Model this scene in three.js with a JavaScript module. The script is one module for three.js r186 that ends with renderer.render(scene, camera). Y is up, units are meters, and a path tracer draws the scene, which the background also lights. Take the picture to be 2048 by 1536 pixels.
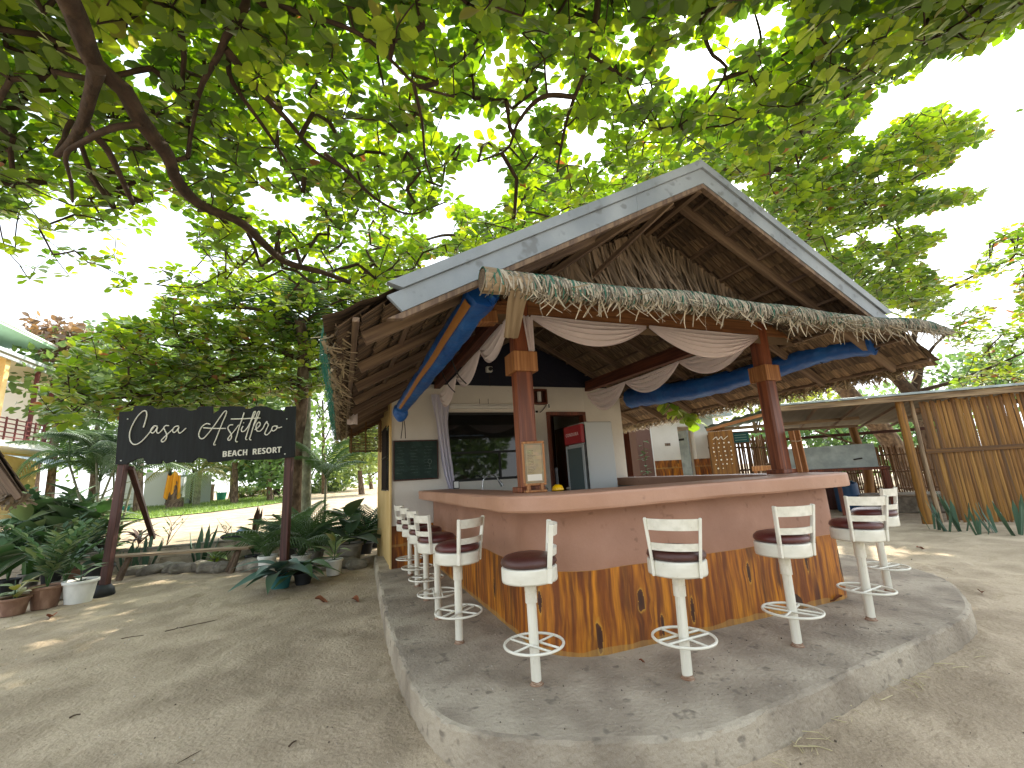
import * as THREE from 'three';
import { mergeGeometries } from 'three/addons/utils/BufferGeometryUtils.js';
import { RoundedBoxGeometry } from 'three/addons/geometries/RoundedBoxGeometry.js';
import { FontLoader } from 'three/addons/loaders/FontLoader.js';
import { TextGeometry } from 'three/addons/geometries/TextGeometry.js';

// ---------- camera ----------
const scene = new THREE.Scene();
const W0 = 2048, H0 = 1536, FPX = 871.66;
const camera = new THREE.PerspectiveCamera(2 * Math.atan(H0 / 2 / FPX) * 180 / Math.PI, 4 / 3, 0.05, 1500);
camera.rotation.order = 'YXZ';
camera.rotation.set(THREE.MathUtils.degToRad(11.8948), THREE.MathUtils.degToRad(-21.51), THREE.MathUtils.degToRad(-3.3074));
camera.position.set(0, 1.54, 0);
camera.updateMatrixWorld(true);
scene.add(camera);

// ---------- sky: hazy bright air, brighter round the sun ----------
const SUN = new THREE.Vector3(0.622, 0.689, -0.373).normalize();
{
  const w = 512, h = 256, d = new Float32Array(w * h * 4), v = new THREE.Vector3();
  for (let j = 0; j < h; j++) for (let i = 0; i < w; i++) {
    const th = (j + 0.5) / h * Math.PI - Math.PI / 2, ph = (i + 0.5) / w * 2 * Math.PI - Math.PI;
    v.set(Math.cos(th) * Math.cos(ph), Math.sin(th), Math.cos(th) * Math.sin(ph));
    const c = v.dot(SUN), up = Math.max(0, v.y), hz = Math.pow(1 - up, 2.2);
    const glow = 1.1 * Math.pow(Math.max(0, c), 14) + 0.5 * Math.pow(Math.max(0, c), 3);
    const o = (j * w + i) * 4, k = 0.95;
    d[o] = k * (0.66 + 0.34 * hz + glow); d[o + 1] = k * (0.77 + 0.25 * hz + glow * 0.98); d[o + 2] = k * (0.93 + 0.10 * hz + glow * 0.94); d[o + 3] = 1;
  }
  const t = new THREE.DataTexture(d, w, h, THREE.RGBAFormat, THREE.FloatType);
  t.mapping = THREE.EquirectangularReflectionMapping; t.magFilter = t.minFilter = THREE.LinearFilter; t.needsUpdate = true;
  scene.background = t; scene.environment = t;
}
const sun = new THREE.DirectionalLight(new THREE.Color(1, 0.93, 0.8), 4.6);
sun.name = 'sun';
sun.position.copy(SUN).multiplyScalar(60); sun.target.position.set(0, 0, -8);
sun.position.add(sun.target.position);
sun.castShadow = true; sun.shadow.mapSize.set(4096, 4096);
Object.assign(sun.shadow.camera, { left: -35, right: 35, top: 35, bottom: -35, near: 1, far: 140 });
scene.add(sun, sun.target);
const renderer = new THREE.WebGLRenderer({ antialias: true });
renderer.toneMapping = THREE.LinearToneMapping;
renderer.toneMappingExposure = 2.5;
renderer.shadowMap.enabled = true;

// ---------- helpers ----------
function rng(s) { return () => { s |= 0; s = s + 0x6D2B79F5 | 0; let t = Math.imul(s ^ s >>> 15, 1 | s); t = t + Math.imul(t ^ t >>> 7, 61 | t) ^ t; return ((t ^ t >>> 14) >>> 0) / 4294967296; }; }
const V = (x, y, z) => new THREE.Vector3(x, y, z);
const rad = THREE.MathUtils.degToRad, lerp = THREE.MathUtils.lerp, clamp = THREE.MathUtils.clamp, sstep = THREE.MathUtils.smoothstep;
// a photo pixel gives a direction; the distance comes from the surface it touches
function ray(px, py) { return V((px - W0 / 2) / FPX, -(py - H0 / 2) / FPX, -1).applyQuaternion(camera.quaternion); }
const CP = camera.position;
function onY(px, py, y) { const d = ray(px, py); return d.multiplyScalar((y - CP.y) / d.y).add(CP); }
function onZ(px, py, z) { const d = ray(px, py); return d.multiplyScalar((z - CP.z) / d.z).add(CP); }
function onX(px, py, x) { const d = ray(px, py); return d.multiplyScalar((x - CP.x) / d.x).add(CP); }
function atDepth(px, py, t) { return ray(px, py).multiplyScalar(t).add(CP); }
function onPlane(px, py, p0, n) { const d = ray(px, py); return d.multiplyScalar(p0.clone().sub(CP).dot(n) / d.dot(n)).add(CP); }
function toPixel(p) { const c = p.clone().applyMatrix4(camera.matrixWorldInverse); return c.z > -0.05 ? null : [W0 / 2 + FPX * c.x / -c.z, H0 / 2 - FPX * c.y / -c.z, -c.z]; }
// noise
function hash2(x, y, s) { let n = Math.imul(x, 374761393) + Math.imul(y, 668265263) + Math.imul(s, 974634777) | 0; n = Math.imul(n ^ n >>> 13, 1274126177); return ((n ^ n >>> 16) >>> 0) / 4294967296; }
function vn(x, y, s = 0, px = 0, py = 0) {
  const x0 = Math.floor(x), y0 = Math.floor(y), fx = x - x0, fy = y - y0, u = fx * fx * (3 - 2 * fx), w = fy * fy * (3 - 2 * fy);
  const m = (a, p) => p ? ((a % p) + p) % p : a;
  const a = hash2(m(x0, px), m(y0, py), s), b = hash2(m(x0 + 1, px), m(y0, py), s), c = hash2(m(x0, px), m(y0 + 1, py), s), d = hash2(m(x0 + 1, px), m(y0 + 1, py), s);
  return a + (b - a) * u + (c - a) * w + (a - b - c + d) * u * w;
}
function fbm(x, y, o = 4, s = 0, px = 0, py = 0) { let r = 0, a = 0.5, t = 0; for (let i = 0; i < o; i++) { r += a * vn(x, y, s + i * 17, px, py); t += a; a *= 0.5; x *= 2; y *= 2; px *= 2; py *= 2; } return r / t; }
// textures
function tex(w, h, fn, o = {}) {
  const d = new Uint8Array(w * h * 4);
  for (let j = 0; j < h; j++) for (let i = 0; i < w; i++) {
    const c = fn(i / w, j / h, i, j), k = (j * w + i) * 4;
    if (typeof c === 'number') d[k] = d[k + 1] = d[k + 2] = clamp(c, 0, 1) * 255; else { d[k] = clamp(c[0], 0, 1) * 255; d[k + 1] = clamp(c[1], 0, 1) * 255; d[k + 2] = clamp(c[2], 0, 1) * 255; }
    d[k + 3] = 255;
  }
  const t = new THREE.DataTexture(d, w, h, THREE.RGBAFormat);
  t.wrapS = t.wrapT = THREE.RepeatWrapping; t.magFilter = THREE.LinearFilter; t.minFilter = THREE.LinearFilter;
  if (o.rgb) t.colorSpace = THREE.SRGBColorSpace;
  if (o.rep) t.repeat.set(...o.rep);
  t.needsUpdate = true; return t;
}
const hx = (s) => { const n = parseInt(s.slice(1), 16); return [(n >> 16) / 255, (n >> 8 & 255) / 255, (n & 255) / 255]; };
const mix3 = (a, b, t) => [a[0] + (b[0] - a[0]) * t, a[1] + (b[1] - a[1]) * t, a[2] + (b[2] - a[2]) * t];
function mat(color, rough = 0.8, o = {}) { return new THREE.MeshStandardMaterial({ color, roughness: rough, side: THREE.DoubleSide, ...o }); }
function phys(color, rough = 0.8, o = {}) { return new THREE.MeshPhysicalMaterial({ color, roughness: rough, side: THREE.DoubleSide, ...o }); }
// stained, mottled surface: two tones, spots, grain; tile = metres of one repeat
function mottled(a, b, o = {}) {
  const { size = 512, tile = 2, f = 5, seed = 1, spots = 0, spotCol = a, streak = 1, grain = 0.05, sharp = 1 } = o;
  const A = hx(a), B = hx(b), S = hx(spotCol);
  return tex(size, size, (u, v) => {
    let n = fbm(u * f * streak, v * f, 5, seed, f * streak, f); n = clamp((n - 0.5) * 2.2 * sharp + 0.5, 0, 1);
    let c = mix3(A, B, n); const g = (hash2(Math.floor(u * size), Math.floor(v * size), seed) - 0.5) * grain;
    if (spots) { const q = fbm(u * f * 4, v * f * 4, 3, seed + 9, f * 4, f * 4); if (q > 1 - spots) c = mix3(c, S, clamp((q - 1 + spots) * 4, 0, 0.55)); }
    return [c[0] + g, c[1] + g, c[2] + g];
  }, { rgb: true, rep: [1 / tile, 1 / tile] });
}
function bumpTex(o = {}) { const { size = 512, tile = 1, f = 12, seed = 4, streak = 1, oct = 5 } = o; return tex(size, size, (u, v) => fbm(u * f * streak, v * f, oct, seed, f * streak, f), { rep: [1 / tile, 1 / tile] }); }
// geometry
const up0 = V(0, 1, 0);
function place(g, x = 0, y = 0, z = 0, rx = 0, ry = 0, rz = 0) { return g.applyMatrix4(new THREE.Matrix4().compose(V(x, y, z), new THREE.Quaternion().setFromEuler(new THREE.Euler(rx, ry, rz, 'YXZ')), V(1, 1, 1))); }
function uvBox(g, k = 1) { // box projection, uv in metres
  if (g.index) g = g.toNonIndexed();
  const p = g.attributes.position, n = p.count, uv = new Float32Array(n * 2), a = V(), b = V(), c = V();
  for (let i = 0; i < n; i += 3) {
    a.fromBufferAttribute(p, i); b.fromBufferAttribute(p, i + 1); c.fromBufferAttribute(p, i + 2);
    const nn = b.clone().sub(a).cross(c.clone().sub(a)), ax = Math.abs(nn.x), ay = Math.abs(nn.y), az = Math.abs(nn.z);
    [a, b, c].forEach((q, j) => { const o = (i + j) * 2; if (ay >= ax && ay >= az) { uv[o] = q.x * k; uv[o + 1] = q.z * k; } else if (ax >= az) { uv[o] = q.z * k; uv[o + 1] = q.y * k; } else { uv[o] = q.x * k; uv[o + 1] = q.y * k; } });
  }
  g.setAttribute('uv', new THREE.BufferAttribute(uv, 2)); return g;
}
function box(w, h, d, x, y, z, o = {}) { // chamfered box, centre at x y z
  const r = Math.min(o.r ?? 0.008, w * 0.45, h * 0.45, d * 0.45);
  let g = o.sharp ? new THREE.BoxGeometry(w, h, d) : new RoundedBoxGeometry(w, h, d, 1, r);
  g = uvBox(g); if (o.long) { const uv = g.attributes.uv; for (let i = 0; i < uv.count; i++) { uv.setX(i, uv.getX(i) + (o.long * 0.37) % 1); } }
  return place(g, x, y, z, o.rx || 0, o.ry || 0, o.rz || 0);
}
function beam(a, b, w, h, o = {}) { // a rectangular bar from a to b, grain along it
  const L = a.distanceTo(b), g = uvBox(o.sharp ? new THREE.BoxGeometry(w, h, L) : new RoundedBoxGeometry(w, h, L, 1, Math.min(0.006, w * 0.3, h * 0.3)));
  const uv = g.attributes.uv, p = g.attributes.position;
  for (let i = 0; i < uv.count; i++) uv.setXY(i, p.getX(i) + p.getY(i) + (o.seed || 0) * 0.731, p.getZ(i) + (o.seed || 0) * 1.37);
  const z = b.clone().sub(a).normalize(), x = V().crossVectors(o.up || up0, z).normalize(), y = V().crossVectors(z, x);
  return g.applyMatrix4(new THREE.Matrix4().makeBasis(x, y, z).setPosition(a.clone().add(b).multiplyScalar(0.5)));
}
function tube(pts, r0, r1 = r0, o = {}) { // tapered tube along a smooth line
  const c = pts.length > 2 ? new THREE.CatmullRomCurve3(pts, !!o.closed) : new THREE.LineCurve3(pts[0], pts[1]);
  const n = o.n ?? Math.max(2, pts.length * 4), s = o.s ?? 8, pos = [], nor = [], uv = [], idx = [], L = c.getLength();
  const fr = c.computeFrenetFrames(n, !!o.closed);
  for (let i = 0; i <= n; i++) {
    const t = i / n, p = c.getPointAt(t); let r = lerp(r0, r1, Math.pow(t, o.pow ?? 1));
    if (o.lump) r *= 1 + o.lump * (vn(t * L * (o.lf ?? 6), 3.3, o.seed ?? 5) - 0.5) * 2;
    for (let j = 0; j <= s; j++) {
      const a = j / s * Math.PI * 2, N = fr.normals[i].clone().multiplyScalar(Math.cos(a) * (o.ex ?? 1)).addScaledVector(fr.binormals[i], Math.sin(a) * (o.ey ?? 1));
      const rr = r * (o.rough ? 1 + o.rough * (vn(j % s * 1.7, t * L * 9, 8) - 0.5) * 2 : 1);
      pos.push(p.x + N.x * rr, p.y + N.y * rr, p.z + N.z * rr); N.normalize(); nor.push(N.x, N.y, N.z); uv.push(j / s * Math.PI * 2 * Math.max(r, 0.02), t * L);
    }
  }
  for (let i = 0; i < n; i++) for (let j = 0; j < s; j++) { const a = i * (s + 1) + j, b = a + s + 1; idx.push(a, a + 1, b, b, a + 1, b + 1); }
  if (!o.closed && !o.open) for (const e of [0, n]) {
    const k = pos.length / 3, p = c.getPointAt(e / n), d = fr.tangents[e].clone().multiplyScalar(e ? 1 : -1);
    pos.push(p.x, p.y, p.z); nor.push(d.x, d.y, d.z); uv.push(0, 0);
    for (let j = 0; j <= s; j++) { const q = (e * (s + 1) + j) * 3; pos.push(pos[q], pos[q + 1], pos[q + 2]); nor.push(d.x, d.y, d.z); uv.push(0.01, 0.01); }
    for (let j = 0; j < s; j++) e ? idx.push(k, k + 1 + j, k + 2 + j) : idx.push(k, k + 2 + j, k + 1 + j);
  }
  return buf(pos, idx, uv, nor);
}
function buf(pos, idx, uv, nor) {
  const g = new THREE.BufferGeometry(); g.setAttribute('position', new THREE.Float32BufferAttribute(pos, 3));
  g.setAttribute('uv', new THREE.Float32BufferAttribute(uv || new Array(pos.length / 3 * 2).fill(0), 2));
  g.setIndex(idx); if (nor) g.setAttribute('normal', new THREE.Float32BufferAttribute(nor, 3)); else g.computeVertexNormals(); return g;
}
function surf(nu, nv, fn, o = {}) { // grid surface: fn(u, v) -> Vector3
  const pos = [], uv = [], idx = [];
  for (let j = 0; j <= nv; j++) for (let i = 0; i <= nu; i++) { const p = fn(i / nu, j / nv); pos.push(p.x, p.y, p.z); const q = o.uv ? o.uv(i / nu, j / nv) : [i / nu, j / nv]; uv.push(q[0], q[1]); }
  for (let j = 0; j < nv; j++) for (let i = 0; i < nu; i++) { const a = j * (nu + 1) + i, b = a + nu + 1; idx.push(a, a + 1, b, b, a + 1, b + 1); }
  return buf(pos, idx, uv);
}
function lathe(pr, n = 24) { return new THREE.LatheGeometry(pr.map(([r, y]) => new THREE.Vector2(r, y)), n); }
function merge(list) {
  const a = list.map((g) => { g = g.index ? g.toNonIndexed() : g; for (const k of Object.keys(g.attributes)) if (!['position', 'normal', 'uv'].includes(k)) g.deleteAttribute(k); if (!g.attributes.uv) g.setAttribute('uv', new THREE.BufferAttribute(new Float32Array(g.attributes.position.count * 2), 2)); if (!g.attributes.normal) g.computeVertexNormals(); return g; });
  return mergeGeometries(a);
}
// naming
const taken = new Map();
function numbered(n) { const k = taken.get(n) || 0; taken.set(n, k + 1); return k ? n + '_' + String(k).padStart(3, '0') : n; }
function thing(name, label, category, group, pos) {
  const o = new THREE.Group(); o.name = numbered(name); o.userData = { label, category }; if (group) o.userData.group = group; if (pos) o.position.copy(pos); scene.add(o); return o;
}
function part(name, g, m, parent, label) { const o = new THREE.Mesh(g, m); o.name = name; o.castShadow = o.receiveShadow = true; if (label) o.userData.label = label; (parent || scene).add(o); return o; }
function solo(name, g, m, label, category, group, pos) { const o = part(numbered(name), g, m); o.userData = { label, category }; if (group) o.userData.group = group; if (pos) o.position.copy(pos); return o; }
function structure(name, g, m, label, category) { const o = part(numbered(name), g, m); o.userData = { kind: 'structure', label, category }; return o; }
function holder(name, parent) { const o = new THREE.Group(); o.name = name; parent.add(o); return o; }
function stuff(name, g, m, mats, parent, cols) { // many copies as one mass
  const o = new THREE.InstancedMesh(g, m, mats.length); mats.forEach((x, i) => o.setMatrixAt(i, x)); if (cols) cols.forEach((c, i) => o.setColorAt(i, c));
  o.name = name; o.castShadow = o.receiveShadow = true; o.userData.kind = 'stuff'; (parent || scene).add(o); return o;
}
const M4 = (p, q, s) => new THREE.Matrix4().compose(p, q, typeof s === 'number' ? V(s, s, s) : s);
const lookQ = (dir, up = up0) => { const z = dir.clone().normalize(); let x = V().crossVectors(up, z); if (x.lengthSq() < 1e-6) x = V(1, 0, 0); x.normalize(); return new THREE.Quaternion().setFromRotationMatrix(new THREE.Matrix4().makeBasis(x, V().crossVectors(z, x), z)); };

// ---------- materials ----------
const T = {};
T.fine = bumpTex({ tile: 0.25, f: 24, seed: 3 });
T.medium = bumpTex({ tile: 0.8, f: 14, seed: 5 });
T.wood = (a, b, seed) => { const A = hx(a), B = hx(b); return tex(128, 512, (u, v) => { const n = fbm(u * 22 + 1.5 * fbm(u * 3, v * 2, 3, seed, 3, 2), v * 4, 4, seed, 22, 4), k = fbm(u * 3, v * 2, 2, seed + 3, 3, 2); return mix3(A, B, clamp((n - 0.5) * 2.4 + 0.5 + (k - 0.5) * 0.7, 0, 1)); }, { rgb: true, rep: [2.2, 0.5] }); };
const woodBump = tex(128, 256, (u, v) => fbm(u * 24, v * 3, 3, 77, 24, 3), { rep: [2.2, 0.5] });
const M = {
  sand: mat('#ffffff', 0.97, { map: mottled('#97866f', '#b5a38a', { tile: 3.1, f: 9, spots: 0.22, spotCol: '#8a7860', grain: 0.13, seed: 2, size: 1024 }), bumpMap: bumpTex({ tile: 0.9, f: 40, seed: 12, size: 1024 }), bumpScale: 0.012 }),
  concrete: mat('#ffffff', 0.93, { map: mottled('#887c6c', '#aca08d', { tile: 1.7, f: 6, spots: 0.3, spotCol: '#5e564b', grain: 0.1, seed: 5, size: 1024 }), bumpMap: bumpTex({ tile: 0.5, f: 26, seed: 6 }), bumpScale: 0.008 }),
  mauve: mat('#ffffff', 0.62, { map: mottled('#99705a', '#a77e68', { tile: 1.9, f: 6, spots: 0.22, spotCol: '#75523f', seed: 8, grain: 0.02 }), bumpMap: T.medium, bumpScale: 0.003 }),
  slab: mat('#ffffff', 0.5, { map: mottled('#a67c63', '#b38a72', { tile: 2.3, f: 7, spots: 0.22, spotCol: '#7f5d4b', seed: 9, grain: 0.02 }), bumpMap: T.medium, bumpScale: 0.002 }),
  whiteWall: mat('#ffffff', 0.85, { map: mottled('#d2cdc4', '#e0dcd4', { tile: 2.6, f: 4, spots: 0.13, spotCol: '#b5ab9c', seed: 11, grain: 0.02 }), bumpMap: T.medium, bumpScale: 0.003 }),
  yellowWall: mat('#ffffff', 0.85, { map: mottled('#c9a86a', '#dcc088', { tile: 2.2, f: 4, spots: 0.14, spotCol: '#a98852', seed: 13, grain: 0.02 }), bumpMap: T.medium, bumpScale: 0.003 }),
  post: mat('#ffffff', 0.48, { map: T.wood('#5e2f1c', '#8a4c2c', 3), bumpMap: woodBump, bumpScale: 0.002 }),
  beam: mat('#ffffff', 0.62, { map: T.wood('#6a4226', '#94643a', 4), bumpMap: woodBump, bumpScale: 0.003 }),
  darkBeam: mat('#ffffff', 0.7, { map: T.wood('#4a2418', '#6e3a26', 6), bumpMap: woodBump, bumpScale: 0.003 }),
  block: mat('#ffffff', 0.65, { map: T.wood('#8d5c34', '#b98452', 7), bumpMap: woodBump, bumpScale: 0.002 }),
  rafter: mat('#ffffff', 0.8, { map: T.wood('#57453a', '#7d6853', 9), bumpMap: woodBump, bumpScale: 0.004 }),
  grey: mat('#ffffff', 0.6, { map: mottled('#7d858b', '#969da2', { tile: 1.8, f: 5, spots: 0.34, spotCol: '#5d5f60', seed: 15, grain: 0.02 }) }),
  nipa: [0, 1, 2].map((i) => mat('#ffffff', 0.9, { map: tex(256, 128, (u, v) => mix3(hx(['#4f4032', '#43362b', '#5a4a39'][i]), hx(['#836d54', '#6f5b46', '#91795c'][i]), clamp((fbm(u * 48, v * 3, 3, 20 + i, 48, 3) - 0.5) * 2.6 + 0.5, 0, 1)), { rgb: true, rep: [1.2, 1] }), bumpMap: tex(256, 16, (u) => vn(u * 60, 0.5, 9, 60), { rep: [1.2, 1] }), bumpScale: 0.012 })),
  wrap: mat('#ffffff', 0.9, { map: T.wood('#7d6a52', '#a8957a', 91), bumpMap: woodBump, bumpScale: 0.003 }),
  straw: mat('#ffffff', 0.85), net: mat('#0e5a46', 0.7),
  tarp: phys('#ffffff', 0.42, { map: mottled('#184f98', '#2262ae', { tile: 0.9, f: 5, seed: 19, grain: 0.03 }), bumpMap: bumpTex({ tile: 0.5, f: 7, seed: 21 }), bumpScale: 0.012 }),
  tarpOrange: mat('#a06826', 0.55), navy: mat('#0b0f26', 0.75, { bumpMap: T.medium, bumpScale: 0.01 }),
  cloth: phys('#f6ebec', 0.95, { transmission: 0.28, bumpMap: bumpTex({ tile: 0.3, f: 9, seed: 31 }), bumpScale: 0.004 }),
  curtain: phys('#e2e1f0', 0.95, { transmission: 0.3, bumpMap: bumpTex({ tile: 0.3, f: 9, seed: 32 }), bumpScale: 0.003 }),
  stool: mat('#ffffff', 0.42, { map: mottled('#d6d2c2', '#e6e2d4', { tile: 0.7, f: 6, spots: 0.2, spotCol: '#8e6f52', seed: 33, grain: 0.02 }) }),
  vinyl: phys('#54221f', 0.32, { clearcoat: 0.3, clearcoatRoughness: 0.35, bumpMap: bumpTex({ tile: 0.12, f: 20, seed: 41 }), bumpScale: 0.0012 }),
  vinylDark: phys('#48231c', 0.34, { clearcoat: 0.25, clearcoatRoughness: 0.4, bumpMap: bumpTex({ tile: 0.12, f: 20, seed: 41 }), bumpScale: 0.0012 }),
  black: mat('#15171a', 0.6), steel: mat('#b9bcbf', 0.25, { metalness: 0.9 }), iron: mat('#2a211d', 0.6, { metalness: 0.3 }),
  glassDark: phys('#4a4f52', 0.03, { transmission: 0.85, specularIntensity: 1 }), glass: phys('#e8f0ee', 0.04, { transmission: 0.9 }),
  doorWood: mat('#ffffff', 0.55, { map: T.wood('#5a2c1c', '#7c4029', 12) }), red: mat('#a8232b', 0.4), white: mat('#dcdcd8', 0.5), paleGrey: mat('#a9b0b2', 0.45),
  galv: mat('#ffffff', 0.45, { metalness: 0.35, map: mottled('#8b979a', '#aab6b8', { tile: 1, f: 5, seed: 44, spots: 0.15, spotCol: '#6b5f50' }) }),
  plank: mat('#ffffff', 0.8, { map: T.wood('#6f5d49', '#a08a6d', 14), bumpMap: woodBump, bumpScale: 0.003 }),
  signPost: mat('#ffffff', 0.6, { map: T.wood('#3a1d16', '#57302a', 15), bumpMap: woodBump, bumpScale: 0.003 }),
  signBoard: mat('#ffffff', 0.85, { map: T.wood('#0c0f10', '#161b1c', 16), bumpMap: woodBump, bumpScale: 0.003 }),
  signText: mat('#dcd9cc', 0.6),
  bark: mat('#ffffff', 0.92, { map: mottled('#4a3a2e', '#7a6755', { tile: 0.9, f: 6, streak: 2, spots: 0.25, spotCol: '#2f251e', seed: 51 }), bumpMap: bumpTex({ tile: 0.4, f: 10, streak: 3, seed: 52 }), bumpScale: 0.015 }),
  branch: mat('#ffffff', 0.9, { map: mottled('#33261d', '#4e3d30', { tile: 0.6, f: 6, streak: 2, seed: 53 }), bumpMap: bumpTex({ tile: 0.3, f: 10, seed: 54 }), bumpScale: 0.008 }),
  palmStem: mat('#ffffff', 0.8, { map: mottled('#6d6d58', '#91927a', { tile: 0.4, f: 5, seed: 55 }), bumpMap: bumpTex({ tile: 0.3, f: 8, seed: 56 }), bumpScale: 0.006 }),
  crownShaft: mat('#6f8a5c', 0.5), twig: mat('#4a3a2a', 0.9),
  bamboo: [0, 1, 2, 3].map((i) => mat('#ffffff', 0.55, { map: T.wood(['#5a380f', '#674414', '#4a2f0e', '#6e4c18'][i], ['#80561a', '#8f6424', '#6d4815', '#9a7030'][i], 60 + i), bumpMap: woodBump, bumpScale: 0.002 })),
  bambooDark: [0, 1].map((i) => mat('#ffffff', 0.7, { map: T.wood(['#4a3018', '#5c3f20'][i], ['#6e4d26', '#7d5a30'][i], 66 + i) })),
  soil: mat('#2c2119', 0.98), potWhite: mat('#ffffff', 0.5, { map: mottled('#d2d2cc', '#e4e4de', { tile: 0.5, f: 5, seed: 71, spots: 0.15, spotCol: '#a59a8a' }) }), potClay: mat('#ffffff', 0.85, { map: mottled('#7c5c4a', '#9a7a66', { tile: 0.4, f: 5, seed: 72, spots: 0.2, spotCol: '#b5a595' }) }), potDark: mat('#23262a', 0.6), potTeal: mat('#2c6a6c', 0.6), potGrey: mat('#ffffff', 0.9, { map: mottled('#77736b', '#989388', { tile: 0.5, f: 6, seed: 73 }) }),
  roofRed: mat('#7d4034', 0.7), lawn: mat('#ffffff', 0.95, { map: mottled('#6d8a34', '#8fa548', { tile: 4, f: 9, seed: 81, spots: 0.25, spotCol: '#a89a5c', grain: 0.12 }), bumpMap: T.medium, bumpScale: 0.02 }),
  stone: mat('#ffffff', 0.95, { map: mottled('#6e675c', '#968f82', { tile: 0.5, f: 5, seed: 83, spots: 0.25, spotCol: '#4a443b' }), bumpMap: T.fine, bumpScale: 0.01 }),
};
// leaf sheets let the light of the other side through
const leafMat = (c, t = 0.6, r = 0.88) => phys(c, r, { transmission: t, clearcoat: 0.1, clearcoatRoughness: 0.35 });
M.leaf = leafMat('#ffffff'); M.leafA = leafMat(new THREE.Color(0.21, 0.35, 0.006)); M.leafB = leafMat(new THREE.Color(0.42, 0.56, 0.008)); M.leafC = leafMat(new THREE.Color(0.1, 0.2, 0.01)); M.leafY = leafMat(new THREE.Color(0.36, 0.34, 0.04)); M.leafR = leafMat(new THREE.Color(0.36, 0.12, 0.03));
M.plant = leafMat(new THREE.Color(0.06, 0.15, 0.03), 0.35); M.plantDark = leafMat(new THREE.Color(0.035, 0.09, 0.03), 0.3); M.plantPale = leafMat(new THREE.Color(0.2, 0.28, 0.08), 0.4); M.frond = leafMat(new THREE.Color(0.07, 0.15, 0.03), 0.4); M.frondPale = leafMat(new THREE.Color(0.22, 0.3, 0.07), 0.45); M.snake = leafMat(new THREE.Color(0.06, 0.12, 0.07), 0.2); M.dryLeaf = mat('#7a4526', 0.85);
// ---------- ground ----------
const WALL_Z = -12.45;
function terr(x, z) {
  const t = WALL_Z - 0.12 - z, side = 1 - sstep(x, 7, 11);
  let y = 0; if (t > 0) y = Math.min(1, t / 0.12) * 0.42 * side + Math.min(1.2, 0.017 * t) * side;
  return y;
}
function relief(x, z) { // trodden sand: low swells, scuffs and footprints
  const near = 1 - sstep(Math.hypot(x - 1, z + 3), 9, 22);
  let h = (fbm(x * 0.9, z * 0.9, 3, 21) - 0.5) * 0.05 + (fbm(x * 2.6 + 7, z * 3.4, 3, 25) - 0.5) * 0.045;
  const cx = Math.floor(x / 0.42), cz = Math.floor(z / 0.42);
  for (let i = -1; i <= 1; i++) for (let j = -1; j <= 1; j++) {
    const gx = cx + i, gz = cz + j; if (hash2(gx, gz, 3) > 0.62) continue;
    const fx = (gx + hash2(gx, gz, 5)) * 0.42, fz = (gz + hash2(gx, gz, 7)) * 0.42, a = hash2(gx, gz, 9) * 6.3, dx = x - fx, dz = z - fz;
    const u = (dx * Math.cos(a) + dz * Math.sin(a)) / 0.15, w = (-dx * Math.sin(a) + dz * Math.cos(a)) / 0.06, r2 = u * u + w * w;
    if (r2 < 6) h += (0.008 + 0.012 * hash2(gx, gz, 11)) * (-Math.exp(-r2) + 0.75 * Math.exp(-Math.pow(Math.sqrt(r2) - 1.4, 2) * 4));
  }
  h += (fbm(x * 9, z * 9, 2, 27) - 0.5) * 0.014;
  return h * near - 0.01;
}
function onGround(px, py) { let y = 0, p; for (let i = 0; i < 25; i++) { p = onY(px, py, y); if (p.z > 0 || p.length() > 160) { p = atDepth(px, py, 120); p.y = terr(p.x, p.z); break; } y = terr(p.x, p.z) * 0.6 + y * 0.4; } p.y = terr(p.x, p.z); return p; }
{
  const axis = (a, b, step, lo, hi) => { const r = []; for (let v = a; v <= b + 1e-6; v += step) r.push(v); let s = step, v = b; while (v < hi) { s = Math.min(s * 1.22, 60); v += s; r.push(v); } s = step; v = a; while (v > lo) { s = Math.min(s * 1.22, 60); v -= s; r.unshift(v); } return r; };
  const xs = axis(-5, 8.2, 0.05, -420, 420), zs = axis(-9.5, 0.3, 0.05, -12.3, 300), zb = [];
  for (let v = -12.3, s = 0.05; v > -420; v -= s) { zb.unshift(v - s); s = Math.min(s * 1.12, 50); }
  const Z = [...zb, ...zs.filter((z) => z > -12.3)], pos = [], uv = [], idx = [];
  for (const z of Z) for (const x of xs) { pos.push(x, terr(x, z) + relief(x, z), z); uv.push(x, z); }
  const n = xs.length; for (let j = 0; j < Z.length - 1; j++) for (let i = 0; i < n - 1; i++) { const a = j * n + i, b = a + n; idx.push(a, b, a + 1, b, b + 1, a + 1); }
  structure('ground', buf(pos, idx, uv), M.sand, 'pale trodden beach sand of the open yard', 'sand');
}
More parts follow.
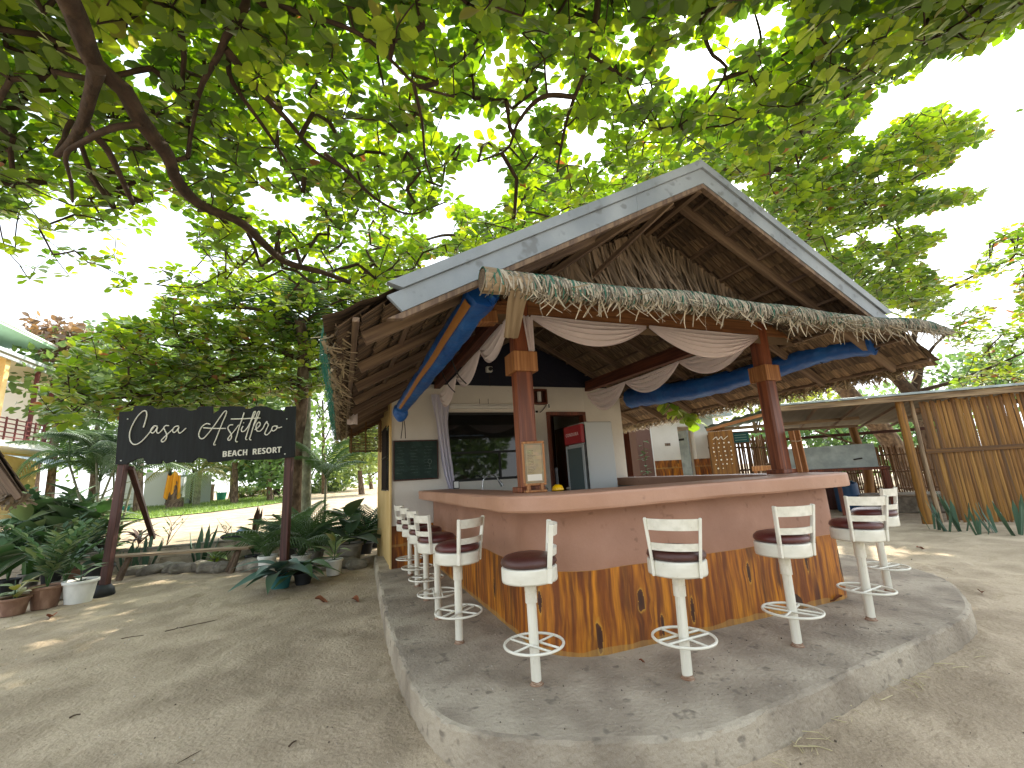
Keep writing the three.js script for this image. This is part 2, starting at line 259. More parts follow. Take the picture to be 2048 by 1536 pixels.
// lawn beyond the path
{
  const q = [[-60, 1046], [230, 1046], [330, 1034], [420, 1025], [520, 1012], [600, 1000], [600, 994], [520, 996], [430, 1003], [330, 1010], [230, 1018], [-60, 1030]].map(([x, y]) => onGround(x, y));
  const sh = new THREE.Shape(q.map((p) => new THREE.Vector2(p.x, -p.z)));
  const g = new THREE.ShapeGeometry(sh), p = g.attributes.position, uv = g.attributes.uv;
  for (let i = 0; i < p.count; i++) { const x = p.getX(i), z = -p.getY(i); p.setXYZ(i, x, terr(x, z) + 0.03, z); uv.setXY(i, x, z); }
  g.computeVertexNormals(); structure('lawn', g, M.lawn, 'sunlit green lawn beyond the sandy path', 'lawn');
  const r = rng(5), ms = [], cs = [], inside = (x, z) => { let c = false; for (let i = 0, j = q.length - 1; i < q.length; j = i++) if ((q[i].z > z) !== (q[j].z > z) && x < (q[j].x - q[i].x) * (z - q[i].z) / (q[j].z - q[i].z) + q[i].x) c = !c; return c; };
  const bl = surf(1, 3, (u, v) => V((u - 0.5) * 0.03 * (1 - v), v * 0.12, v * v * 0.05));
  const zmin = Math.min(...q.map((p) => p.z)), zmax = Math.max(...q.map((p) => p.z)), xmin = Math.min(...q.map((p) => p.x)), xmax = Math.max(...q.map((p) => p.x));
  for (let k = 0; k < 60000 && ms.length < 22000; k++) { const x = lerp(xmin, xmax, r()), z = lerp(zmin, zmax, r()); if (!inside(x, z)) continue; ms.push(M4(V(x, terr(x, z) + 0.025, z), new THREE.Quaternion().setFromEuler(new THREE.Euler((r() - 0.5) * 0.8, r() * 6.3, 0)), 0.6 + r() * 0.9)); const t = r(); cs.push(new THREE.Color(0.13 + 0.12 * t, 0.22 + 0.12 * t, 0.03 + 0.02 * t)); }
  const o = stuff('grass', bl, M.leaf, ms, null, cs); o.userData = { kind: 'stuff', label: 'short green grass covering the sunlit lawn', category: 'grass' };
}
// ---------- swept paths ----------
function roundPath(pts, step = 0.05) { // pts: [x, z, radius]
  const out = [], n = pts.length;
  for (let i = 0; i < n; i++) {
    const [x, z, r = 0] = pts[i]; if (i === 0 || i === n - 1 || !r) { out.push([x, z]); continue; }
    const a = new THREE.Vector2(pts[i - 1][0] - x, pts[i - 1][1] - z).normalize(), b = new THREE.Vector2(pts[i + 1][0] - x, pts[i + 1][1] - z).normalize();
    const ang = Math.acos(clamp(a.dot(b), -1, 1)), d = r / Math.tan(ang / 2), p0 = [x + a.x * d, z + a.y * d], p1 = [x + b.x * d, z + b.y * d], bis = a.clone().add(b).normalize(), c = [x + bis.x * r / Math.sin(ang / 2), z + bis.y * r / Math.sin(ang / 2)];
    let t0 = Math.atan2(p0[1] - c[1], p0[0] - c[0]), t1 = Math.atan2(p1[1] - c[1], p1[0] - c[0]); while (t1 - t0 > Math.PI) t1 -= 2 * Math.PI; while (t1 - t0 < -Math.PI) t1 += 2 * Math.PI;
    const k = Math.max(6, Math.ceil(Math.abs(t1 - t0) * r / step)); for (let j = 0; j <= k; j++) { const t = lerp(t0, t1, j / k); out.push([c[0] + Math.cos(t) * r, c[1] + Math.sin(t) * r]); }
  }
  const fine = []; for (let i = 0; i < out.length - 1; i++) { const [ax, az] = out[i], [bx, bz] = out[i + 1], L = Math.hypot(bx - ax, bz - az), k = Math.max(1, Math.round(L / step)); for (let j = 0; j < k; j++) fine.push([lerp(ax, bx, j / k), lerp(az, bz, j / k)]); } fine.push(out[out.length - 1]);
  return fine;
}
function offsets(path) { return path.map((p, i) => { const a = path[Math.max(0, i - 1)], b = path[Math.min(path.length - 1, i + 1)], dx = b[0] - a[0], dz = b[1] - a[1], L = Math.hypot(dx, dz) || 1; return [-dz / L, dx / L]; }); } // left normal seen from above (+y) for (x,z)
function sweep(path, profile, o = {}) { // profile: [offset outward, y]; flat facets between profile points
  const nn = offsets(path), pos = [], uv = [], idx = []; let len = 0, pl = [0]; for (let k = 1; k < profile.length; k++) pl.push(pl[k - 1] + Math.hypot(profile[k][0] - profile[k - 1][0], profile[k][1] - profile[k - 1][1]));
  const us = path.map((p, i) => i ? len += Math.hypot(p[0] - path[i - 1][0], p[1] - path[i - 1][1]) : 0);
  for (let k = 0; k < profile.length - 1; k++) {
    const base = pos.length / 3;
    path.forEach((p, i) => { for (const e of [k, k + 1]) { let [of, y] = profile[e]; if (o.jit) { const q = o.jit(us[i], e); of += q[0]; y += q[1]; } pos.push(p[0] + nn[i][0] * of, y, p[1] + nn[i][1] * of); uv.push(us[i], pl[e]); } });
    for (let i = 0; i < path.length - 1; i++) { const a = base + i * 2; idx.push(a, a + 2, a + 1, a + 1, a + 2, a + 3); }
  }
  return buf(pos, idx, uv);
}
function flat(path, y, o = {}) { // horizontal cap of a closed outline
  const s = new THREE.Shape(path.map(([x, z]) => new THREE.Vector2(x, -z))), g = new THREE.ShapeGeometry(s), p = g.attributes.position, uv = g.attributes.uv;
  for (let i = 0; i < p.count; i++) { const x = p.getX(i), z = -p.getY(i); p.setXYZ(i, x, y, z); uv.setXY(i, x, z); } g.computeVertexNormals(); return g;
}
// ---------- concrete platform of the bar ----------
const PY = 0.18;
{
  const c = new THREE.CatmullRomCurve3([[0.6, -9.2], [0.55, -7.6], [0.48, -5.8], [0.45, -4.4], [0.47, -3.45], [0.54, -2.95], [0.71, -2.65], [1.0, -2.42], [1.27, -2.28], [1.81, -2.08], [2.58, -2.13], [3.4, -2.21], [4.28, -2.3], [4.94, -2.4], [5.44, -2.6], [6.1, -3.05], [6.5, -3.6], [6.75, -4.6], [6.8, -6], [6.8, -9.2]].map(([x, z]) => V(x, 0, z)), false, 'catmullrom', 0.5);
  const path = c.getSpacedPoints(1000).map((p) => [p.x, p.z]).reverse(); // reversed so that the outward side is the left normal
  const nn = offsets(path), flip = nn[500][1] > 0 ? 1 : -1;
  const jit = (u, e) => [(fbm(u * 16, e * 2.3, 4, 31) - 0.5) * (e === 2 || e === 3 ? 0.034 : 0.02) + (fbm(u * 1.1, 4, 2, 33) - 0.5) * 0.02, e === 2 || e === 3 ? (fbm(u * 13, e, 3, 37) - 0.55) * 0.014 : 0];
  const prof = [[0.012, -0.1], [0.008, 0.07], [0, 0.162], [-0.01, 0.176], [-0.035, PY]].map(([a, b]) => [a * flip, b]);
  const side = sweep(path, prof, { jit: (u, e) => { const q = jit(u, e); return [q[0] * flip * (e === 4 ? 0 : 1), q[1]]; } });
  const inner = path.map((p, i) => [p[0] - nn[i][0] * 0.035 * flip, p[1] - nn[i][1] * 0.035 * flip]);
  const g = merge([side, flat(inner, PY)]);
  structure('platform', g, M.concrete, 'grey cast concrete platform with a rounded edge under the bar', 'platform');
}
// ---------- low block wall of the planting bed ----------
{
  const w = thing('planter_wall', 'low grey concrete block wall behind the long bench', 'wall', null, V(-4, 0, WALL_Z));
  const r = rng(9), L = 0.56, geo = [0, 1, 2].map((k) => { const g = box(L - 0.012, 0.2, 0.15, 0, 0, 0, { r: 0.008 }); return g; });
  for (let row = 0; row < 2; row++) for (let i = -12; i < 9; i++) { const x = i * L + (row ? L / 2 : 0), b = part('block', geo[(i + 30 + row) % 3], M.concrete, w); b.position.set(x, 0.1 + row * 0.205, (r() - 0.5) * 0.012); b.rotation.y = (r() - 0.5) * 0.012; }
  part('coping', box(11.6, 0.045, 0.17, -1, 0.43, 0), M.stone, w);
  part('mortar', box(11.6, 0.4, 0.12, -1, 0.205, 0, { sharp: true }), M.concrete, w);
}
// ---------- bar hut: walls, posts, beams, roof ----------
const WZ = -7.75, RX = 3.22, SL = 0.549, FZ = -2.8, TOPY = 4.44;
const hut = thing('bar_hut', 'open beach bar hut with nipa thatched gable roof and white back wall', 'hut', null, V(0, 0, 0));
const roofY = (x) => TOPY - SL * Math.abs(x - RX);
{
  // back wall with door and window openings: window x 1.72..3.25 y 1.49..2.74, door x 3.74..4.62 to y 2.74
  const wl = 0.77, wr = 5.5, t = 0.14, zc = WZ - t / 2, top = 3.26, bits = [];
  const slabW = (x0, x1, y0, y1) => bits.push(box(x1 - x0, y1 - y0, t, (x0 + x1) / 2, (y0 + y1) / 2, zc, { sharp: true }));
  slabW(wl, 1.72, 0.0, top); slabW(1.72, 3.25, 0, 1.49); slabW(1.72, 3.25, 2.74, top); slabW(3.25, 3.74, 0, top); slabW(3.74, 4.62, 2.74, top); slabW(4.62, wr, 0, top);
  part('wall', merge(bits), M.whiteWall, hut, 'white plastered back wall');
  part('wall', box(0.14, 3.2, 2.9, wl + 0.07 - 0.003, 1.6, WZ - t - 1.45, { sharp: true }), M.yellowWall, hut, 'pale yellow side wall');
  part('wall', box(0.024, 3.2, 0.18, wl - 0.009, 1.6, WZ - 0.05, { sharp: true }), M.yellowWall, hut, 'pale yellow side wall');
  part('wall', box(0.14, 3.2, 2.9, wr - 0.07, 1.6, WZ - t - 1.45, { sharp: true }), M.whiteWall, hut);
  for (const [a, b, c, d] of [[0.92, 2.2, 0, 3.2], [3.4, 5.35, 0, 3.2], [2.2, 3.4, 0, 2.05], [2.2, 3.4, 2.62, 3.2]]) part('wall', box(b - a, d - c, 0.12, (a + b) / 2, (c + d) / 2, WZ - 2.95, { sharp: true }), M.doorWood, hut);
  const rw = holder('rear_window', hut); for (let i = 0; i < 3; i++) part('pane', box(0.34, 0.5, 0.008, 2.41 + i * 0.39, 2.335, WZ - 2.95, { sharp: true }), phys('#c9c060', 1, { transmission: 0.6 }), rw); for (const x of [2.22, 2.605, 2.995, 3.385]) part('frame', box(0.03, 0.57, 0.1, x, 2.335, WZ - 2.95), M.black, rw);
  part('ceiling', box(wr - wl - 0.3, 0.04, 2.7, (wl + wr) / 2, 3.2, WZ - 1.5, { sharp: true }), M.doorWood, hut);
  // barred side window
  const bars = holder('side_window', hut);
  for (let i = 0; i < 6; i++) part('bar', box(0.014, 1.15, 0.014, wl - 0.055, 1.98, -8.15 - i * 0.16), M.iron, bars);
  for (const y of [1.42, 2.0, 2.54]) part('rail', box(0.016, 0.02, 0.95, wl - 0.055, y, -8.55), M.iron, bars);
  part('pane', box(0.01, 1.15, 0.9, wl - 0.01, 1.98, -8.55, { sharp: true }), M.glassDark, bars);
  // window
  const win = holder('window', hut), fz = WZ - 0.05, fx0 = 1.72, fx1 = 3.25, fy0 = 1.49, fy1 = 2.74, fm = M.black;
  const fr = (x0, x1, y0, y1, d = 0.06) => part('frame', box(x1 - x0, y1 - y0, d, (x0 + x1) / 2, (y0 + y1) / 2, fz, { r: 0.004 }), fm, win);
  fr(fx0, fx1, fy0, fy0 + 0.045); fr(fx0, fx1, fy1 - 0.045, fy1); fr(fx0, fx0 + 0.04, fy0 + 0.045, fy1 - 0.045); fr(fx1 - 0.04, fx1, fy0 + 0.045, fy1 - 0.045); fr(fx0 + 0.04, fx1 - 0.04, 1.98, 2.02, 0.05); fr(2.72, 2.76, fy0 + 0.045, 1.98, 0.045);
  for (const [a, b, c, d] of [[fx0 + 0.04, 2.72, fy0 + 0.045, 1.98], [2.76, fx1 - 0.04, fy0 + 0.045, 1.98], [fx0 + 0.04, fx1 - 0.04, 2.02, fy1 - 0.045]]) part('pane', box(b - a, d - c, 0.006, (a + b) / 2, (c + d) / 2, fz, { sharp: true }), M.glassDark, win);
  // door opening: frame, half open inner door leaf, lintel
  const dr = holder('doorway', hut);
  part('jamb', box(0.07, 2.5, 0.18, 3.775, 1.42, WZ - 0.05), M.doorWood, dr); part('jamb', box(0.07, 2.5, 0.18, 4.585, 1.42, WZ - 0.05), M.doorWood, dr); part('lintel', box(0.88, 0.07, 0.18, 4.18, 2.705, WZ - 0.05), M.doorWood, dr);
  part('door', box(0.04, 2.3, 0.74, 4.42, 1.34, WZ - 0.62), M.doorWood, dr);
  // wood painted skirt on the back wall beside the counter
  // posts on the counter, each with a wooden collar
  for (const [x, z, y1] of [[1.63, -3.86, 3.3], [4.98, -3.88, 3.3]]) {
    const q = holder('post', hut); const s = 0.085, c = 0.022, sh = [[-s + c, -s], [s - c, -s], [s, -s + c], [s, s - c], [s - c, s], [-s + c, s], [-s, s - c], [-s, -s + c], [-s + c, -s]];
    const pos = [], uv = [], idx = []; sh.forEach(([a, b], i) => { pos.push(x + a, 1.385, z + b, x + a, y1, z + b); uv.push(i * 0.12, 0, i * 0.12, 1.9); if (i < 8) { const k = i * 2; idx.push(k, k + 1, k + 2, k + 1, k + 3, k + 2); } });
    const g = buf(pos, idx, uv).toNonIndexed(); g.computeVertexNormals(); part('shaft', g, M.post, q);
    part('foot', box(0.24, 0.05, 0.24, x, 1.41, z), M.post, q);
    for (const [dx, dz, w, d] of [[0, s + 0.021, 0.25, 0.04], [0, -s - 0.021, 0.25, 0.04], [s + 0.021, 0, 0.04, 0.168], [-s - 0.021, 0, 0.04, 0.168]]) part('collar', box(w, 0.2, d, x + dx, x < 3 ? 2.62 : 2.62, z + dz), M.block, q);
  }
  // beams
  part('beam', beam(V(1.2, 3.2, -3.86), V(4.3, 3.2, -3.86), 0.13, 0.19), M.beam, hut, 'orange brown front beam');
  part('beam', beam(V(4.302, 3.2, -3.86), V(6.1, 3.19, -3.86), 0.125, 0.185, { seed: 3 }), M.beam, hut, 'orange brown front beam');
  part('beam', beam(V(1.52, 3.25, -3.95), V(1.58, 3.27, WZ + 0.005), 0.11, 0.2, { seed: 2 }), M.darkBeam, hut);
  part('beam', beam(V(4.86, 3.25, -3.95), V(4.72, 3.27, WZ + 0.005), 0.11, 0.2, { seed: 5 }), M.darkBeam, hut);
  part('beam_end', box(0.2, 0.12, 0.14, 1.28, 3.06, -3.84, { rz: 0.1 }), M.block, hut); part('beam_end', box(0.22, 0.1, 0.14, 5.98, 3.06, -3.84, { rz: 0.12 }), M.block, hut);
  // dark sheet closing the gap above the back wall
  const gs = []; const tri = (pts) => gs.push(buf(pts.flat(), [0, 1, 2, 0, 2, 3], [0, 0, 1, 0, 1, 1, 0, 1]));
  tri([[0.8, 3.24, WZ + 0.04], [RX, 3.24, WZ + 0.04], [RX, 4.2, WZ + 0.04], [0.8, 3.24, WZ + 0.04]]); tri([[RX, 3.24, WZ + 0.04], [5.5, 3.24, WZ + 0.04], [5.5, 3.25, WZ + 0.04], [RX, 4.2, WZ + 0.04]]);
  part('gable_sheet', merge(gs), M.navy, hut, 'dark navy sheet above the back wall');
}
// roof
{
  const roof = holder('roof', hut), r = rng(77), Z0 = FZ - 0.03, Z1 = -10.6, LZ = Z0 - Z1, ca = Math.cos(Math.atan(SL)), sa = Math.sin(Math.atan(SL)), S = 3.3 / ca;
  // weatherproof upper skin
  for (const s of [-1, 1]) { const x1 = RX + s * 3.36; part('roof_skin', surf(1, 30, (u, v) => { const x = lerp(RX, x1, v); return V(x, roofY(x) - 0.012 + 0.012 * Math.sin(v * 90), lerp(Z0, Z1, u)); }, { uv: (u, v) => [u * 8, v * 4] }), M.nipa[1], roof); }
  // nipa shingle rows, one strip each, lapped
  const rows = 22, seg = 160;
  const rowGeo = [0, 1, 2].map((k) => { const rr = rng(300 + k); const pos = [], uv = [], idx = []; const lo = []; for (let i = 0; i <= seg; i++) lo.push([(rr() - 0.5) * 0.03, rr() * 0.012]);
    for (let i = 0; i <= seg; i++) { const z = -i / seg * LZ, rib = (i % 3 === 0 ? 0.008 : 0) ; for (const [d, h] of [[-0.05, -0.052], [0.2 + lo[i][0], -0.088 - lo[i][1] - rib], [0.2 + lo[i][0], -0.078]]) { pos.push(d, h, z); uv.push(-z, d); } }
    for (let i = 0; i < seg; i++) for (let e = 0; e < 2; e++) { const a = i * 3 + e, b = a + 3; idx.push(a, a + 1, b, b, a + 1, b + 1); } return buf(pos, idx, uv); });
  for (const s of [-1, 1]) for (let k = 0; k < rows; k++) {
    const d = k * 0.168 + 0.06, m = part('shingle_row', rowGeo[Math.floor(r() * 3)], M.nipa[Math.floor(r() * 3)], roof), x = RX + s * d * ca;
    m.matrixAutoUpdate = false; m.matrix.makeBasis(V(s * ca, -sa, 0), V(s * sa, ca, 0), V(0, 0, 1)).setPosition(x, TOPY - d * sa, Z0 + (r() - 0.5) * 0.02); m.matrix.decompose(m.position, m.quaternion, m.scale); m.matrixAutoUpdate = true;
    if (s < 0) { m.scale.x = Math.abs(m.scale.x); m.quaternion.setFromRotationMatrix(new THREE.Matrix4().makeBasis(V(-ca, -sa, 0), V(-sa, ca, 0), V(0, 0, -1).multiplyScalar(1))); m.position.set(x, TOPY - d * sa, Z1); }
  }
  // rafters down the slope, purlins along it
  for (const s of [-1, 1]) {
    for (let i = 0; i < 9; i++) { const z = Z0 - 0.35 - i * 0.86, a = V(RX, TOPY - 0.17, z), b = V(RX + s * 3.1, TOPY - 0.17 - 3.1 * SL, z); part('rafter', beam(a, b, 0.05, 0.1, { seed: i }), M.rafter, roof); }
    for (let i = 0; i < 8; i++) { const x = RX + s * (0.22 + i * 0.42), y = roofY(x) - 0.118; part('purlin', beam(V(x, y, Z0 - 0.01), V(x, y, Z1 + 0.02), 0.045, 0.035, { seed: i + 3 }), M.rafter, roof); }
  }
  part('ridge_beam', beam(V(RX, TOPY - 0.21, Z0 - 0.01), V(RX, TOPY - 0.21, Z1), 0.06, 0.14), M.rafter, roof);
  // painted rake boards with the upper lip, in lengths
  for (const s of [-1, 1]) {
    const run = s < 0 ? [[0, 0.83], [0.832, 2.97]] : [[0, 0.95], [0.952, 2.5]];
    for (const [a, b] of run) {
      const q = (x, dy, z) => V(RX + s * x, TOPY - x * SL + dy, z), n = V(s * sa, ca, 0);
      const mk = (h0, h1, z0, z1) => { const A = q(a, h0, z0), B = q(b, h0, z0), C = q(b, h1, z0), D = q(a, h1, z0), back = V(0, 0, z1 - z0), P = [A, B, C, D, ...[A, B, C, D].map((p) => p.clone().add(back))]; if (b > 2) { P[1].x -= 0 ; P[2].x -= s * 0.1; P[2].y += 0.055; P[6].x -= s * 0.1; P[6].y += 0.055; }
        const g = buf(P.flatMap((p) => [p.x, p.y, p.z]), [0, 1, 2, 0, 2, 3, 4, 6, 5, 4, 7, 6, 0, 4, 5, 0, 5, 1, 3, 2, 6, 3, 6, 7, 0, 3, 7, 0, 7, 4, 1, 5, 6, 1, 6, 2]); return uvBox(g); };
      const g1 = mk(0.03, -0.055, FZ + 0.035, FZ - 0.03), g2 = mk(-0.058, -0.215, FZ + 0.012, FZ - 0.024);
      g1.computeVertexNormals(); g2.computeVertexNormals(); part('rake_board', g1, M.grey, roof, 'pale blue grey upper rake board'); part('rake_board', g2, M.grey, roof, 'pale blue grey lower rake board');
      const g3 = mk(-0.217, -0.262, FZ + 0.004, FZ - 0.05); g3.computeVertexNormals(); part('rake_batten', g3, M.rafter, roof);
    }
  }
  // flying rafter strips under the rake
  part('strut', beam(V(RX - 0.65, 3.86, FZ - 0.06), V(RX - 1.75, 3.2, -3.72), 0.04, 0.06), M.rafter, roof); part('strut', beam(V(RX - 0.35, 4.0, FZ - 0.06), V(RX - 0.85, 3.5, -3.72), 0.03, 0.05), M.rafter, roof);
  // ragged eave fringes, a mass of leaf ends
  const blade = surf(1, 4, (u, v) => V((u - 0.5) * 0.035 * (1 - v * 0.7), -v, 0.12 * v * v), { uv: (u, v) => [u * 0.05, v] });
  const col = (r) => { const t = r(), d = 0.6 + 0.6 * r(); return new THREE.Color(0.34 * d, 0.26 * d + 0.02 * t, 0.17 * d); };
  for (const s of [-1, 1]) { const ms = [], cs = []; for (let i = 0; i < (s < 0 ? 700 : 2600); i++) { const z = lerp(Z0 - 0.25, Z1, r()), x = RX + s * (3.2 + r() * 0.17), y = roofY(x) - 0.01 - r() * 0.09; ms.push(M4(V(x, y, z), new THREE.Quaternion().setFromEuler(new THREE.Euler((r() - 0.5) * 0.7, r() * 6.3, (r() - 0.5) * 0.35 + s * 0.25)), V(0.8, (s < 0 ? 0.03 : 0.05) + r() * 0.06, 1))); cs.push(col(r)); } stuff('eave_thatch', blade, M.straw, ms, roof, cs); }
  // gable infill of hanging palm leaves
  const gm = [], gc = [];
  for (let i = 0; i < 1500; i++) { const x = RX + (r() + r() - 1) * 2.3, top = roofY(x) - 0.15, len0 = 0.45 + r() * 0.4, y = Math.max(top - Math.pow(r(), 1.4) * Math.max(0.05, top - 3.4), Math.min(top, 3.28 + len0 * 0.9)), z = -3.74 + r() * 0.06; const lean = -(x - RX) * 0.16 + (r() - 0.5) * 0.5; gm.push(M4(V(x, y, z), new THREE.Quaternion().setFromEuler(new THREE.Euler((r() - 0.5) * 0.15 - 0.08, (r() - 0.5) * 1.2, lean)), V(0.75 + r() * 0.5, Math.min(len0, Math.max(0.12, y - 3.26)), 0.8))); const d = 0.45 + 0.75 * r(); gc.push(new THREE.Color(0.27 * d, 0.195 * d, 0.13 * d)); }
  stuff('gable_thatch', blade, M.straw, gm, roof, gc);
  part('gable_backing', buf([RX, TOPY - 0.2, -3.8, RX - 2.35, 3.0, -3.8, RX + 2.35, 3.0, -3.8], [0, 1, 2]), M.nipa[1], roof);
  // front skirt roof ending in a thick rolled thatch edge under green net
  const sk = holder('skirt_roof', hut), A = V(0.82, 2.79, -2.5), B = V(6.32, 2.83, -2.55);
  part('underside', surf(60, 6, (u, v) => { const e = A.clone().lerp(B, u); return V(lerp(e.x, lerp(1.1, 5.9, u), v), lerp(e.y, 3.42, v) + 0.02 * Math.sin(u * 190 + v * 3), lerp(e.z - 0.03, -3.74, v)); }, { uv: (u, v) => [u * 6, v] }), M.nipa[1], sk);
  const edge = (u) => { const p = A.clone().lerp(B, u); p.y += 0.025 * (vn(u * 9, 1, 4) - 0.5) * 2; p.z += 0.03 * (vn(u * 7, 5, 4) - 0.5) * 2; return p; };
  const rad0 = (u) => lerp(0.072, 0.05, u * u) * (0.9 + 0.22 * vn(u * 22, 8, 5)) * Math.min(1, 0.55 + (1 - u) * 12);
  part('thatch_roll', surf(140, 14, (u, v) => { const p = edge(u), a = v * 2 * Math.PI, k = rad0(u) * (1 + 0.14 * (vn(u * 90, v * 7, 6) - 0.5)); return p.add(V(0, Math.sin(a) * k, Math.cos(a) * k)); }, { uv: (u, v) => [u * 5.5, v * 0.8] }), M.nipa[1], sk);
  for (const u of [0, 1]) part('roll_end', surf(1, 12, (a, v) => { const p = edge(u), k = rad0(u) * a, t = v * 2 * Math.PI; return p.add(V(0, Math.sin(t) * k, Math.cos(t) * k)); }), M.nipa[2], sk);
  // strands wrapped over the roll
  const arc = (k0, k1, w) => surf(1, 7, (u, v) => { const a = lerp(k0, k1, v), k = 1 + 0.06 * Math.sin(v * 3) + (v > 0.8 ? (v - 0.8) * 1.5 : 0); return V((u - 0.5) * w * (1 - 0.6 * v) + 0.25 * v * v * (w > 0.2 ? 1 : -1), Math.sin(a) * k, Math.cos(a) * k); }, { uv: (u, v) => [u * 0.03, v * 0.3] });
  const arcs = [arc(1.9, -0.9, 0.26), arc(1.7, -1.3, 0.18), arc(2.2, -0.5, 0.22), arc(1.2, -1.9, 0.16)], ms = arcs.map(() => []), cs = arcs.map(() => []);
  for (let i = 0; i < 1750; i++) { const u = r() < 0.02 ? 0.05 * r() : 0.05 + 0.95 * r(), k = Math.floor(r() * 4), p = edge(u), q = rad0(u) * (1.02 + r() * 0.1); ms[k].push(M4(p, new THREE.Quaternion().setFromEuler(new THREE.Euler((r() - 0.5) * 0.7, (r() - 0.5) * 0.5, (r() - 0.5) * 0.5)), V(q * (0.8 + r() * 0.5), q, q))); const t = r(), d = 0.25 + 0.95 * r(); cs[k].push(t < 0.14 ? new THREE.Color(0.03, 0.12, 0.08) : new THREE.Color(0.38 * d, 0.33 * d, 0.25 * d)); }
  arcs.forEach((g, k) => stuff('roll_strand', g, M.straw, ms[k], sk, cs[k]));
  // loose ends sticking out
  const lm = [], lc = []; for (let i = 0; i < 300; i++) { const u = 0.06 + 0.94 * r(), p = edge(u), k = rad0(u), a = lerp(-1.5, 0.2, r()); lm.push(M4(p.add(V(0, Math.sin(a) * k * 0.95, Math.cos(a) * k * 0.95)), new THREE.Quaternion().setFromEuler(new THREE.Euler(-a * 0.6 + (r() - 0.5), (r() - 0.5) * 2, (r() - 0.5) * 1.6)), V(0.5, 0.05 + r() * 0.11, 1))); const d = 0.6 + 0.7 * r(); lc.push(new THREE.Color(0.38 * d, 0.31 * d, 0.21 * d)); }
  stuff('loose_straw', blade, M.straw, lm, sk, lc);
  // net: two families of thin cords over the roll
  const cords = []; for (const dir of [-1, 1]) for (let i = 0; i < 150; i++) { const u0 = i / 150, pts = []; for (let j = 0; j <= 8; j++) { const v = j / 8, u = clamp(u0 + dir * v * 0.035, 0, 1), a = lerp(2.7, -0.2 - 0.8 * vn(i * 0.3, 2, 3), v), k = rad0(u) * (1.07 + 0.09 * vn(i, j, 9)); pts.push(edge(u).add(V(0, Math.sin(a) * k, Math.cos(a) * k))); } cords.push(tube(pts, 0.0022, 0.0022, { n: 9, s: 3, open: true })); }
  for (let j = 0; j < 5; j++) { const pts = []; for (let i = 0; i <= 120; i++) { const u = i / 120, a = 2.4 - j * 0.42 + 0.2 * vn(u * 20, j, 3), k = rad0(u) * 1.12; pts.push(edge(u).add(V(0, Math.sin(a) * k, Math.cos(a) * k))); } cords.push(tube(pts, 0.0024, 0.0024, { n: 200, s: 3, open: true })); }
  const net = part('green_net', merge(cords), M.net, sk, 'green garden netting over the thatch roll'); net.userData.kind = 'stuff';
  // folded end of the roll wrapped in nipa strips
  part('wrap_sheet', surf(12, 16, (u, v) => { const uu = u * 0.062, p = edge(uu), a = v * 4.6 - 1.9, k = rad0(uu) * (1.04 + 0.14 * vn(u * 9, v * 6, 4) + 0.06 * vn(u * 30, v * 14, 5)); return p.add(V(0, Math.sin(a) * k, Math.cos(a) * k)); }, { uv: (u, v) => [v * 0.4, u * 0.3] }), M.wrap, sk, 'beige leaf sheet wrapped round the roll end');
  part('wrap_strip', surf(6, 12, (u, v) => V(0.99 + u * (0.13 - 0.03 * v) + 0.1 * v + 0.01 * Math.sin(u * 20), 2.72 - v * 0.16 + 0.02 * Math.sin(v * 5), -2.46 - 0.42 * v + 0.012 * Math.sin(u * 14)), { uv: (u, v) => [u * 0.12, v * 0.4] }), M.wrap, sk);
  // green net rags on the left eave
  const rag = []; for (let i = 0; i < 160; i++) { const z = lerp(-3.0, -7.5, r()), x = RX - 3.33 - r() * 0.05, y = roofY(x) - 0.05; rag.push(tube([V(x, y + 0.1, z), V(x - 0.03 * r(), y - 0.08, z + (r() - 0.5) * 0.2), V(x + 0.02, y - 0.12 - r() * 0.22, z + (r() - 0.5) * 0.4)], 0.002, 0.002, { n: 5, s: 3, open: true })); }
  const rg = part('green_net', merge(rag), M.net, roof, 'torn green netting on the eave towards the sign'); rg.userData.kind = 'stuff';
  // bamboo screen and pale hanging sheet under the left eave
  const sc = holder('bamboo_screen', hut); for (let i = 0; i < 22; i++) part('slat', box(0.62, 0.022, 0.012, 0.42, 2.18 + i * 0.028, -9.2), M.bambooDark[i % 2], sc); for (const x of [0.15, 0.42, 0.7]) part('batten', box(0.03, 0.66, 0.02, x, 2.48, -9.18), M.bambooDark[1], sc);
  part('hanging_sheet', surf(8, 8, (u, v) => V(0.05 + u * 0.16, 2.95 - v * 0.46, -7.4 + 0.03 * Math.sin(u * 9 + v * 2))), M.cloth, hut, 'pale sheet hanging from the eave over the yellow wall');
}
